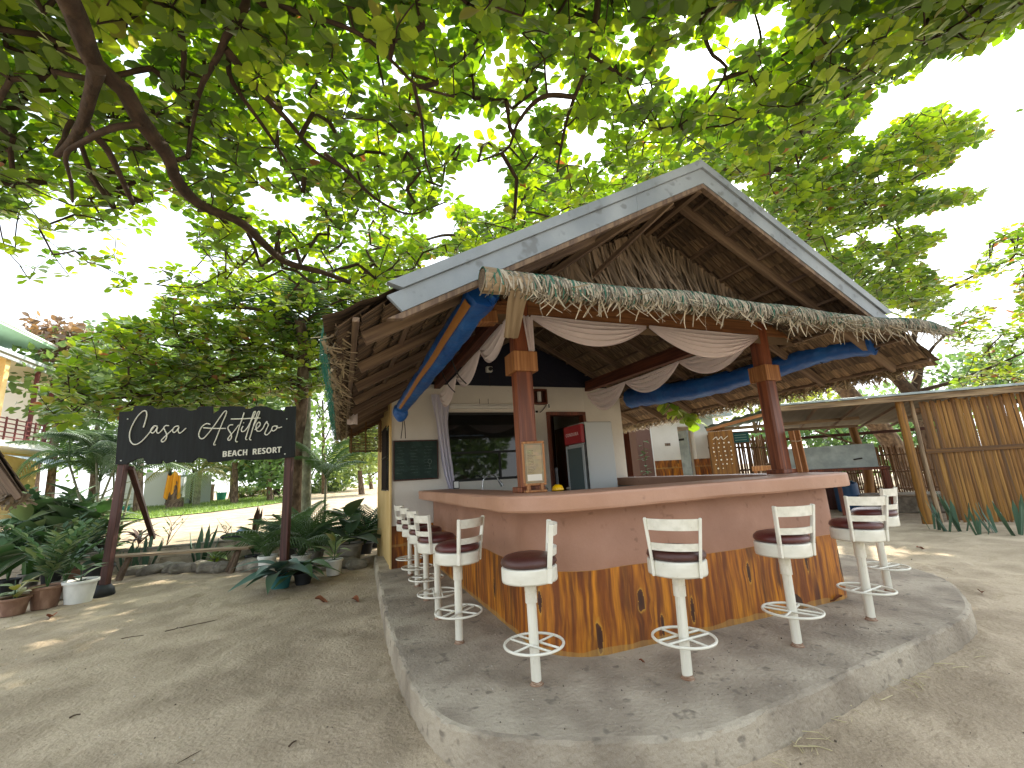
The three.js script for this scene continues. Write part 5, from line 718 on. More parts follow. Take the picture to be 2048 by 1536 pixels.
// ---------- far side of the lawn ----------
const depthOf = (p) => -p.clone().applyMatrix4(camera.matrixWorldInverse).z;
{
  const at = (px, py) => { const p = onGround(px, py), t = depthOf(p), k = t / FPX; return { p, t, k }; };
  { const { p, k } = at(285, 1016), t = thing('panel_fence', 'white sheet panels and dark post of a yard screen past the lawn', 'fence', null, p), yaw = Math.atan2(-p.x, -p.z) * 0.9; t.rotation.y = yaw; for (const [x, w, h, m] of [[-25, 40, 72, M.white], [17, 36, 70, M.white], [58, 34, 62, M.galv], [95, 32, 60, M.paleGrey]]) part('panel', box(w * k, h * k, 0.04, x * k, h * k / 2, 0), m, t); part('post', box(6 * k, 76 * k, 0.12, 38 * k, 38 * k, 0.05), M.iron, t); part('post', box(4 * k, 70 * k, 0.1, 77 * k, 35 * k, 0.05), M.iron, t); }
  { const { p, k } = at(345, 1018), t = thing('draped_stump', 'brown tree stump with a yellow cloth hung over it', 'stump', null, p); part('stump', tube([V(0, -0.2, 0), V(0.1, 0.5, 0), V(0, 66 * k, 0)], 15 * k, 6 * k, { n: 14, s: 12, rough: 0.25, lump: 0.2 }), M.bark, t); part('yellow_cloth', surf(16, 14, (u, v) => V((u - 0.5) * (22 + 6 * v) * k, (70 - 46 * v - 5 * Math.sin(u * 9)) * k, (9 + 3 * Math.sin(u * 15 + v)) * k)), mat('#c98a1c', 0.85), t, 'bright yellow cloth'); part('white_cloth', surf(8, 8, (u, v) => V((10 + u * 10) * k, (62 - 40 * v) * k, (6 + 3 * Math.sin(u * 12)) * k)), M.white, t); }
  { const { p, k } = at(370, 1000), t = thing('hanging_barrel', 'pale grey barrel beside the yellow cloth', 'barrel', null, p); part('barrel_body', lathe([[0, 4], [8, 4], [9, 8], [9.5, 30], [9, 44], [0, 45]].map(([a, b]) => [a * k, b * k]), 20), M.paleGrey, t); part('barrel_foot', box(12 * k, 4.2 * k, 10 * k, 0, 2.1 * k, 0), M.iron, t); }
  { const { p, k } = at(407, 1004), t = thing('ribbed_tank', 'brown ribbed concrete ring tank past the lawn', 'tank', null, p); const pr = [[0, 0], [16, 0]]; for (let i = 0; i < 9; i++) pr.push([16, i * 3.4 + 0.6], [16.6, i * 3.4 + 1.6], [16, i * 3.4 + 2.8]); pr.push([17, 31], [17, 33], [0, 33]); part('tank_body', lathe(pr.map(([a, b]) => [a * k, b * k]), 24), mat('#6b5644', 0.9), t); part('lid', lathe([[0, 35], [17.5, 34], [17.5, 33], [0, 33]].map(([a, b]) => [a * k, b * k]), 20), M.plank, t); }
  { const { p, k } = at(442, 1000), t = thing('green_tub', 'green plastic tub past the lawn', 'tub', null, p); part('tub_body', lathe([[0, 0], [7, 0], [9, 14], [9.8, 14.4], [9.2, 15], [7.5, 3]].map(([a, b]) => [a * k, b * k]), 18), mat('#0f7d62', 0.5), t); part('broom', tube([V(0, 3 * k, 0), V(1 * k, 42 * k, 0)], 0.5 * k, 0.5 * k, { n: 1, s: 5 }), M.white, t); }
  { const { p, k } = at(251, 1024), t = thing('turquoise_pot', 'small turquoise pot at the lawn edge', 'pot', null, p); part('pot_body', lathe([[0, 0], [5, 0], [6.5, 11], [7, 12], [6, 12], [0, 9]].map(([a, b]) => [a * k, b * k]), 16), mat('#3fa39a', 0.5), t); for (let i = 0; i < 7; i++) { const f = part('leaf', LEAF.lance, M.plantPale, t); f.position.y = 9 * k; aim(f, i * 0.9, 0.7); f.scale.setScalar(18 * k); } }
  { const { p, k } = at(552, 1000), t = thing('garden_chair', 'small dark garden chair beside the big tree trunk', 'chair', null, p); for (const [x, z] of [[-5, -4], [5, -4], [-5, 4], [5, 4]]) part('leg', box(1 * k, 10 * k, 1 * k, x * k, 5 * k, z * k), M.iron, t); part('seat', box(12 * k, 1.2 * k, 10 * k, 0, 10.6 * k, 0), M.iron, t); part('backrest', box(12 * k, 10 * k, 1 * k, 0, 16.5 * k, -5 * k), M.iron, t); }
  // picket fence and props between the trees
  { const { p, k } = at(475, 997), t = thing('picket_fence', 'low weathered picket fence under the far trees', 'fence', null, p); for (let i = 0; i < 24; i++) part('picket', box(1.4 * k, (15 + (i % 3)) * k, 0.5 * k, i * 2.9 * k, 7.5 * k, 0), i % 2 ? M.plank : M.rafter, t); for (const y of [4, 12]) part('rail', box(70 * k, 1.2 * k, 0.7 * k, 34 * k, y * k, -0.7 * k), M.plank, t); t.rotation.y = -0.1; }
  { const { p, k } = at(465, 1000), t = thing('prop_poles', 'leaning pale bamboo poles before the far trees', 'poles', null, p); for (const [a, b] of [[-8, -2], [2, 0], [12, -1], [-3, 3]]) part('pole', tube([V(a * k, -0.1, 0), V(b * k, 50 * k, -3 * k)], 1 * k, 0.7 * k, { n: 2, s: 6 }), M.bamboo[1], t); }
  // coconut palm whose pale fronds hang below the sign
  { const { p, k } = at(392, 1012); palm('coconut palm with pale drooping sunlit fronds past the lawn', p, p.clone().add(V(0, 62 * k, 0)), 7 * k, 5 * k, 0, 110 * k, 15, -0.15, 1.0, 44, { big: true, m: M.frondPale, m2: M.leafY, name: 'coconut_palm' }); }
}
// ---------- two storey house at the left ----------
{
  const X = -14, h = (px, py) => onX(px, py, X), t = thing('resort_house', 'two storey yellow house with balcony and maroon railing', 'house');
  const bar2 = (name, a, b, w, hh, m, lab) => part(name, beam(a, b, w, hh), m, t, lab);
  const e0 = h(-120, 632), e1 = h(165, 780); const zN = e0.z, zF = e1.z, yE = (e0.y + e1.y) / 2, f = h(60, 890).y, gy = terr(X, (zN + zF) / 2);
  const zz = (s) => lerp(zN, zF, s);
  const roofTop = mat('#b9c0c0', 0.5), soff = mat('#d8c9a8', 0.8);
  part('eave', surf(1, 1, (u, v) => V(X - 4 * u, yE + 0.12 + u * 1.1, lerp(zN + 6, zF, v))), roofTop, t, 'pale metal roof'); part('gutter', box(0.16, 0.16, Math.abs(zF - zN) + 6, X + 0.05, yE + 0.05, (zN + 6 + zF) / 2), M.paleGrey, t); part('soffit', box(2.4, 0.05, Math.abs(zF - zN) + 6, X - 1.2, yE - 0.06, (zN + 6 + zF) / 2), soff, t); part('gutter', box(0.1, 0.14, Math.abs(zF - zN) + 5.9, X + 0.0, yE - 0.16, (zN + 6 + zF) / 2), M.paleGrey, t);
  const g0 = h(0, 648), g1 = h(104, 706); part('upper_canopy', box(3, 0.12, 7, X - 1.4, g1.y + 0.25, g1.z + 3.4), mat('#a9cdb0', 0.6), t, 'pale green canopy above the roof'); part('canopy_edge', box(3.06, 0.1, 7.06, X - 1.4, g1.y + 0.36, g1.z + 3.4), M.white, t);
  part('wall', box(0.2, yE - f, Math.abs(zF - zN) * 0.5 + 6, X - 2.3, (yE + f) / 2, zN + 2), M.yellowWall, t); part('wall', box(0.2, f - gy + 0.3, Math.abs(zF - zN) + 5, X - 1.5, (f + gy) / 2 - 0.25, (zN + zF) / 2 + 2.5), M.yellowWall, t); part('wall', box(3, yE - gy, 0.2, X - 3.2, (yE + gy) / 2, zF - 0.1), mat('#e2dccb', 0.85), t);
  part('balcony_slab', box(2.6, 0.26, Math.abs(zF - zN) + 6, X - 1.1, f - 0.1, (zN + 6 + zF) / 2), M.white, t);
  part('column', box(0.3, yE - f, 0.3, X - 0.3, (yE + f) / 2, h(12, 800).z), M.yellowWall, t); const red = mat('#5d2a28', 0.6);
  for (const px of [70, 104]) { const z = h(px, 830).z; part('column', box(0.14, yE - f, 0.14, X - 0.15, (yE + f) / 2, z), red, t); }
  for (let i = 0; i < 5; i++) part('rail', box(0.05, 0.05, Math.abs(h(108, 840).z - h(-60, 840).z), X, f + 0.22 + i * 0.2, (h(108, 840).z + h(-60, 840).z) / 2), red, t);
  for (let i = 0; i < 9; i++) part('baluster', box(0.06, 1.1, 0.06, X, f + 0.55, lerp(h(-60, 840).z, h(108, 840).z, i / 8)), red, t);
  part('lean_to_roof', surf(1, 1, (u, v) => V(X + 1.6 * u - 0.2, h(60, 910).y - 0.05 - u * 0.5, lerp(h(20, 900).z, zF, v))), mat('#8d9aa2', 0.6), t); part('porch_rail', box(0.06, 0.06, 3.4, X + 1.4, gy + 0.85, h(70, 1020).z), M.white, t); for (let i = 0; i < 12; i++) part('porch_baluster', box(0.05, 0.85, 0.05, X + 1.4, gy + 0.42, h(70, 1020).z - 1.65 + i * 0.3), M.white, t); part('red_plinth', box(0.12, 0.8, 6, X - 1.32, gy + 0.35, h(0, 1000).z + 1.5), M.roofRed, t);
  const tk = thing('water_tank', 'blue plastic water tank behind the balcony rail of the house', 'tank', null, V(X - 1.0, f + 0.04, h(34, 790).z)); const th = h(34, 758).y - f; part('tank_body', lathe([[0, 0], [0.42, 0], [0.45, 0.1], [0.45, th * 0.8], [0.42, th * 0.84], [0.5, th * 0.85], [0.5, th * 0.93], [0.25, th], [0, th]], 22), mat('#2440a8', 0.35), tk); part('tank_rib', new THREE.TorusGeometry(0.452, 0.02, 6, 24).rotateX(Math.PI / 2).translate(0, th * 0.4, 0), mat('#2440a8', 0.35), tk);
}
// ---------- corner of a neighbouring thatched roof at the left edge ----------
{
  const c = atDepth(52, 985, 4.6), a = atDepth(-40, 845, 4.6), t = thing('thatched_shelter', 'dark corner of a neighbouring nipa thatched shelter', 'shelter', null, V(0, 0, 0)), r = rng(12);
  const d = c.clone().sub(a), back = V(-0.9, 0.05, -1.1); 
  for (let k = 0; k < 6; k++) { const p0 = a.clone().addScaledVector(d, k / 6 - 0.06), p1 = a.clone().addScaledVector(d, (k + 1) / 6 + 0.03); part('shingle_row', surf(18, 2, (u, v) => p0.clone().lerp(p1, v).addScaledVector(back, u).add(V(0, 0.02 * v + 0.015 * hash2(Math.round(u * 18), k, 3), 0))), M.nipa[k % 3], t); }
  part('underlay', surf(1, 1, (u, v) => a.clone().addScaledVector(d, v * 0.98).addScaledVector(back, u).add(V(0, -0.05, 0))), M.nipa[1], t);
  const ms = [], cs = [], blade = surf(1, 3, (u, v) => V((u - 0.5) * 0.05 * (1 - v * 0.5), -v, 0.1 * v * v)); for (let i = 0; i < 90; i++) { const p = c.clone().addScaledVector(back, r()).add(V((r() - 0.5) * 0.12, -0.02, 0)); ms.push(M4(p, new THREE.Quaternion().setFromEuler(new THREE.Euler((r() - 0.5) * 0.6, r() * 6, 0.4 + (r() - 0.5) * 0.5)), V(1, 0.06 + r() * 0.12, 1))); const k = 0.5 + r() * 0.5; cs.push(new THREE.Color(0.22 * k, 0.16 * k, 0.1 * k)); } stuff('eave_thatch', blade, M.straw, ms, t, cs);
  const pb = a.clone().addScaledVector(back, 0.9).addScaledVector(d, 0.3); part('post', tube([V(pb.x, -0.1, pb.z), V(pb.x, pb.y - 0.03, pb.z)], 0.06, 0.05, { n: 3, s: 10 }), M.bark, t); part('rafter', beam(a.clone().add(V(-0.1, -0.06, -0.05)), c.clone().add(V(-0.05, -0.06, -0.03)), 0.05, 0.06), M.rafter, t);
}
// ---------- bamboo kitchen shed ----------
{
  const O = V(12.2, 0, -6.2), e1 = V(-0.66, 0, -0.75), e2 = V(0.75, 0, -0.66), Wp = (a, b, y) => O.clone().addScaledVector(e1, a).addScaledVector(e2, b).setY(y), r = rng(91);
  const sh = thing('bamboo_shed', 'open bamboo kitchen shed with slatted wall and sheet roof', 'shed');
  const roof = holder('roof', sh);
  const sheet = (c, m, lab, k = 40) => part('roof_sheet', surf(k, 1, (u, v) => { const p = c[0].clone().lerp(c[1], u), q = c[3].clone().lerp(c[2], u), o = p.lerp(q, v); o.y += 0.018 * Math.sin(u * k * Math.PI * 0.5) + 0.02 * (vn(u * 6, v, 3) - 0.5); return o; }), m, roof, lab);
  sheet([Wp(-2.6, -0.25, 2.8), Wp(2.5, -0.25, 2.92), Wp(2.6, 6.3, 2.7), Wp(-2.6, 6.3, 2.55)], mat('#6b6459', 0.7, { metalness: 0.2 }), 'weathered grey sheet roof', 80);
  sheet([Wp(2.5, -0.25, 2.9), Wp(4.3, 0.3, 2.6), Wp(4.4, 3.4, 2.6), Wp(2.6, 3.4, 2.9)], mat('#2f5d4c', 0.6), 'dull green sheet roof', 24);
  part('front_beam', beam(Wp(-2.6, -0.18, 2.72), Wp(2.5, -0.18, 2.84), 0.07, 0.13), M.plank, roof); part('back_beam', beam(Wp(-2.6, 5.9, 2.3), Wp(4, 5.9, 2.3), 0.08, 0.1), M.signPost, roof); part('side_beam', beam(Wp(2.45, -0.2, 2.8), Wp(4.25, 0.35, 2.5), 0.06, 0.08), M.block, roof); part('side_beam', beam(Wp(4.2, 0.5, 2.5), Wp(0.2, 3.2, 2.66), 0.07, 0.09), M.plank, roof); part('side_beam', beam(Wp(3.9, 1.2, 2.42), Wp(0, 4.6, 2.5), 0.06, 0.08), M.rafter, roof);
  for (let i = 0; i < 6; i++) part('rafter', beam(Wp(-2 + i * 0.9, -0.1, 2.74 + i * 0.02), Wp(-2 + i * 0.9, 6, 2.46), 0.05, 0.07), M.rafter, roof);
  part('edge_strip', beam(Wp(-2.6, -0.28, 2.815), Wp(2.4, -0.28, 2.93), 0.02, 0.05), M.galv, roof);
  // posts: painted bamboo yellow, some crooked
  const pst = (a, b, h, ra, bend, m) => part('post', tube([Wp(a, b, -0.15), Wp(a + bend, b, h * 0.45), Wp(a + bend * 0.4, b, h * 0.75), Wp(a, b, h)], ra, ra * 0.8, { n: 12, s: 10, lump: 0.08 }), m, sh);
  pst(0.02, -0.05, 2.8, 0.1, 0, M.bamboo[1]); pst(-0.22, 0.02, 2.75, 0.05, 0.02, M.plank); pst(0.15, 4.6, 2.5, 0.14, -0.16, M.bamboo[1]); pst(3.9, 0.55, 2.6, 0.16, 0.03, M.bamboo[0]); pst(-2.4, 0, 2.8, 0.09, 0, M.bamboo[0]); part('brace', beam(Wp(0.15, 4.5, 1.9), Wp(1.2, 4.5, 2.45), 0.05, 0.06), M.plank, sh);
  // slatted front wall, slat by slat
  const wall = holder('slat_wall', sh), geo = [0, 1, 2].map((k) => { const g = surf(3, 12, (u, v) => V((u - 0.5) * 0.05, v, 0.006 * Math.cos((u - 0.5) * 3) + (Math.abs((v * 6) % 1 - 0.5) < 0.06 ? 0.003 : 0)), { uv: (u, v) => [u * 0.05 + k * 0.3, v * 2.6] }); return g; });
  const yaw = Math.atan2(e1.x, e1.z) + Math.PI / 2;
  for (let i = 0; i < 84; i++) { const a = -0.36 - i * 0.032, m = part('slat', geo[i % 3], M.bamboo[Math.floor(r() * 4)], wall); m.position.copy(Wp(a + (r() - 0.5) * 0.008, 0.02 + (i % 2) * 0.012, 0.0 + r() * 0.05)); m.rotation.set(0, yaw + (r() - 0.5) * 0.1, (r() - 0.5) * 0.02, 'YXZ'); m.scale.set(0.9 + r() * 0.25, 2.6 + r() * 0.08, 1); }
  for (const [y, b] of [[0.5, 0.05], [1.55, -0.012], [2.5, 0.05]]) part('rail', beam(Wp(-0.25, b, y), Wp(-3.0, b, y), 0.02, 0.1), M.bamboo[2], wall);
  // back fences of dark upright bamboo with gaps
  const fence = (p0, p1, h, n, base, name, dark) => { const f = holder(name, sh), g = new THREE.CylinderGeometry(0.5, 0.5, 1, 6).translate(0, 0.5, 0); for (let i = 0; i < n; i++) { const m = part('cane', g, (dark ? M.bambooDark : M.bamboo)[Math.floor(r() * 2)], f), p = p0.clone().lerp(p1, (i + r() * 0.3) / n); m.position.set(p.x, base, p.z); m.scale.set(0.045 + r() * 0.02, h * (0.94 + r() * 0.1), 0.045); m.rotation.set((r() - 0.5) * 0.03, r() * 3, (r() - 0.5) * 0.05); } const L = [0.25, 0.55, 0.85]; for (const k of L) part('rail', beam(p0.clone().setY(base + h * k), p1.clone().setY(base + h * k), 0.05, 0.06), M.bambooDark[0], f); };
  fence(Wp(4.3, 1.0, 0), Wp(2.4, 5.9, 0), 2.45, 62, -0.05, 'back_fence', true); fence(Wp(2.4, 6.0, 0), Wp(-2.8, 6.0, 0), 1.85, 78, -0.05, 'back_fence', true);
  const u = atDepth(1665, 950, 12.3); // kitchen counter with a galvanised trough
  const yawc = Math.atan2(-u.x, -u.z), kt = thing('kitchen_table', 'brown wooden work table inside the bamboo shed', 'table', null, V(u.x, 0, u.z)); kt.rotation.y = yawc; part('tabletop', box(2.5, 0.07, 0.9, 0, 1.2, 0), M.doorWood, kt); for (const [x, z] of [[-1.15, 0.38], [1.15, 0.38], [-1.15, -0.38], [1.15, -0.38], [0.1, 0.38]]) part('leg', box(0.1, 1.165, 0.1, x, 0.58, z), M.doorWood, kt);
  const tr = thing('metal_trough', 'galvanised metal trough standing on the shed work table', 'trough', null, V(u.x, 1.236, u.z)); tr.rotation.y = yawc; part('front', box(2.05, 0.62, 0.03, 0, 0.31, 0.34), M.galv, tr); part('back', box(2.05, 0.62, 0.03, 0, 0.31, -0.34), M.galv, tr); for (const s of [-1, 1]) part('end', box(0.03, 0.62, 0.65, s * 1.01, 0.31, 0), M.galv, tr); part('bottom', box(2.0, 0.03, 0.65, 0, 0.02, 0), M.galv, tr); part('outlet', tube([V(0.55, 0.22, 0.35), V(0.55, 0.22, 0.42), V(0.72, 0.24, 0.44)], 0.018, 0.018, { s: 6 }), M.iron, tr);
  const jp = atDepth(1659, 893, 12.2), jar = thing('glass_jar', 'small clear jar on the rim of the metal trough', 'jar', null, V(u.x, 1.236 + 0.621, u.z).add(V(Math.sin(yawc) * 0.34, 0, Math.cos(yawc) * 0.34))); part('jar_body', lathe([[0, 0], [0.07, 0], [0.075, 0.12], [0.05, 0.17], [0.05, 0.2], [0, 0.2]], 16), M.glass, jar); part('cap', lathe([[0, 0.2], [0.055, 0.2], [0.055, 0.24], [0, 0.245]], 14), M.white, jar);
  const dp = atDepth(1690, 968, 12.6), dm = thing('blue_drum', 'blue plastic drum under the shed work table', 'drum', null, V(dp.x, 0, dp.z)); part('drum_body', lathe([[0, 0.01], [0.27, 0.01], [0.29, 0.05], [0.29, 0.3], [0.3, 0.32], [0.29, 0.34], [0.29, 0.75], [0.26, 0.82], [0, 0.83]], 22), mat('#0f4069', 0.5), dm); part('lid', lathe([[0, 0.832], [0.2, 0.832], [0.2, 0.86], [0, 0.862]], 18), mat('#114a78', 0.4), dm);
  const bp = onGround(1662, 1005), bt = thing('water_bottle', 'clear water bottle standing on the sand beside the counter end', 'bottle', null, bp); part('bottle_body', lathe([[0, 0], [0.09, 0], [0.1, 0.04], [0.1, 0.3], [0.04, 0.42], [0.03, 0.46], [0, 0.46]], 16), phys('#7fa0c8', 0.1, { transmission: 0.6 }), bt); part('cap', lathe([[0, 0.462], [0.035, 0.462], [0.035, 0.5], [0, 0.5]], 12), M.potDark, bt);
  const lp = Wp(-0.4, 2.6, 0), lt = thing('low_slab', 'low dark concrete slab on the shed floor', 'slab', null, V(lp.x, 0, lp.z)); lt.rotation.y = yaw; part('slab_body', box(2.2, 0.42, 1.0, 0, 0.21, 0, { r: 0.03 }), M.stone, lt); part('slab_top', box(2.26, 0.05, 1.06, 0, 0.447, 0, { r: 0.015 }), M.concrete, lt);
  const cp2 = Wp(0.6, 3.6, 0), ct = thing('shed_counter', 'dark wooden counter with a pale edge in the shed', 'counter', null, V(cp2.x, 0, cp2.z)); ct.rotation.y = yaw; part('counter_body', box(1.9, 1.42, 0.5, -1.2, 0.71, 0), M.signPost, ct); part('countertop', box(2.0, 0.05, 0.62, -1.2, 1.447, 0.02), M.plank, ct);
  const tg = atDepth(1481, 875, 12.4), tb = thing('teal_board', 'small teal notice board hung on the dark bamboo fence', 'board', null, tg); tb.rotation.y = Math.atan2(-tg.x, -tg.z); part('panel', box(0.42, 0.28, 0.02, 0, 0, 0), mat('#1f5a5c', 0.7), tb); for (const y of [0.07, 0, -0.07]) part('painted_line', box(0.3, 0.016, 0.004, 0, y, 0.012), mat('#8fb0a8', 0.8), tb);
  // wooden notice board with painted scribble and shells
  const sp = atDepth(1446, 905, 11.6), ws = thing('wooden_notice', 'upright brown wooden board with small white painted marks', 'board', null, sp); ws.rotation.y = Math.atan2(-sp.x, -sp.z) - 0.2; part('panel', box(0.62, 1.15, 0.03, 0, 0, 0), M.bamboo[0], ws); const wr = rng(8); for (let i = 0; i < 26; i++) { const g = new THREE.SphereGeometry(0.012 + wr() * 0.014, 7, 5); g.scale(1, 1, 0.4); g.translate((i % 4 - 1.5) * 0.13 + (wr() - 0.5) * 0.05, 0.25 - Math.floor(i / 4) * 0.11, 0.018); part('painted_mark', g, M.signText, ws); } part('painted_mark', tube([V(-0.2, 0.36, 0.018), V(-0.1, 0.42, 0.018), V(-0.08, 0.34, 0.018), V(0.02, 0.42, 0.018), V(0.05, 0.34, 0.018), V(0.18, 0.42, 0.018)], 0.009, 0.009, { s: 4 }), M.signText, ws);
  const td = atDepth(1543, 942, 10.6), tt = thing('side_table', 'small pale wooden tabletop seen over the far end of the counter', 'table', null, V(td.x, 0, td.z)); tt.rotation.y = -0.9; part('tabletop', box(0.8, 0.12, 0.55, 0, 1.38, 0), M.block, tt); for (const [x, z] of [[-0.34, -0.2], [0.34, -0.2], [-0.34, 0.2], [0.34, 0.2]]) part('leg', box(0.06, 1.32, 0.06, x, 0.66, z), M.block, tt);
  // sword leaved plants at the foot of the slatted wall
  const says = ['beside the shed corner post', 'second from the shed corner post', 'under the broken slats', 'with leaning leaves along the slatted wall', 'with a red dry leaf at its foot', 'at the far end of the slatted wall'];
  [[1868, 1058], [1898, 1062], [1925, 1062], [1958, 1068], [1995, 1066], [2036, 1070]].forEach(([px, py], i) => { const p = onGround(px, py); bedPlant(p, 'snake', 0.42 + (i % 3) * 0.16, 5, 'sword leaved plant ' + says[i], M.snake, M.snake, 200 + i); });
}
// ---------- white washroom block ----------
{
  const z = -11.6, q = (px, py) => onZ(px, py, z), x0 = q(1292, 880).x, x1 = q(1432, 880).x, top = q(1300, 836).y, dado = q(1350, 920).y, d0 = q(1360, 900).x, d1 = q(1392, 900).x, dt = q(1375, 853).y, zz = z - 0.08;
  const b = thing('washroom_block', 'small white washroom block with wood painted base and blue green roof', 'building');
  const w = (a, c, y0, y1, m, t = 0.16, dz = 0, lab) => part('wall', box(c - a, y1 - y0, t, (a + c) / 2, (y0 + y1) / 2, zz + dz, { sharp: true }), m, b, lab);
  w(x0, d0, dado, top, M.whiteWall); w(d1, x1, dado, top, M.whiteWall); w(d0, d1, dt, top, M.whiteWall); w(x0, d0, 0, dado, M.fauxWood, 0.17, 0, 'base painted like wood'); w(d1, x1, 0, dado, M.fauxWood, 0.17, 0, 'base painted like wood');
  part('wall', box(0.16, top, 3, x1 - 0.08, top / 2, z - 1.7, { sharp: true }), M.whiteWall, b); part('wall', box(x1 - x0, top, 0.16, (x0 + x1) / 2, top / 2, z - 3.2, { sharp: true }), M.doorWood, b); part('ceiling', box(x1 - x0, 0.05, 3.1, (x0 + x1) / 2, top - 0.03, z - 1.7, { sharp: true }), M.doorWood, b);
  const dr = part('door', box(0.045, dt - 0.1, 0.75, d1 - 0.1, (dt - 0.1) / 2, z - 0.55), M.galv, b, 'pale grey door standing open'); part('vent', box(0.05, 0.07, 0.3, d1 - 0.13, dt - 0.4, z - 0.5), M.black, b);
  const c0 = q(1262, 880).x, c1 = q(1291, 880).x; part('column', box(c1 - c0, top, 0.35, (c0 + c1) / 2, top / 2, z + 0.1), mat('#5f4238', 0.7), b, 'mauve brown corner column'); part('downpipe', tube([V(x0 + 0.14, 0, z + 0.06), V(x0 + 0.14, top, z + 0.06)], 0.04, 0.04, { n: 1, s: 10 }), M.white, b);
  part('fascia', box(x1 - c0 + 0.7, 0.2, 0.05, (c0 + x1) / 2, top + 0.09, z + 0.5), M.paleGrey, b); part('soffit', box(x1 - c0 + 0.7, 0.03, 0.6, (c0 + x1) / 2, top + 0.0, z + 0.2), M.white, b);
  part('roof_sheet', surf(60, 1, (u, v) => V(lerp(lerp(c0 - 0.4, x1 + 0.4, u), lerp(c0 + 1, x1 - 1, u), v), top + 0.2 + v * 0.75 + 0.02 * Math.sin(u * 190), lerp(z + 0.55, z - 1.6, v))), mat('#4f7d84', 0.5), b, 'blue green corrugated roof'); part('roof_sheet', surf(1, 30, (u, v) => V(lerp(c0 - 0.4, c0 + 1, u), top + 0.2 + u * 0.75 + 0.02 * Math.sin(v * 90), lerp(z + 0.55, z - 3.6, v) * (1 - u) + u * (z - 1.6))), mat('#c3c6bd', 0.5), b, 'pale corrugated hip of the roof');
  const s = q(1335, 889); part('door_plate', box(0.22, 0.09, 0.015, s.x, s.y, z + 0.008), M.rafter, b);
  const pl = q(1278, 930), p = thing('wall_vine', 'small leafy vine before the mauve column of the washroom', 'plant', null, V(pl.x - 0.25, 0, z + 0.6)); part('stem', tube([V(0, -0.05, 0), V(0.05, 0.8, 0), V(0, 1.55, 0.05), V(0.06, 2.3, 0)], 0.02, 0.008, { s: 6 }), M.twig, p); const r = rng(3); for (let i = 0; i < 26; i++) { const f = part('leaf', LEAF.broad, M.plant, p); f.position.set((r() - 0.5) * 0.15, 0.9 + r() * 1.5, (r() - 0.5) * 0.1); aim(f, r() * 6.3, r() * 0.6); f.scale.setScalar(0.16 + r() * 0.08); }
}
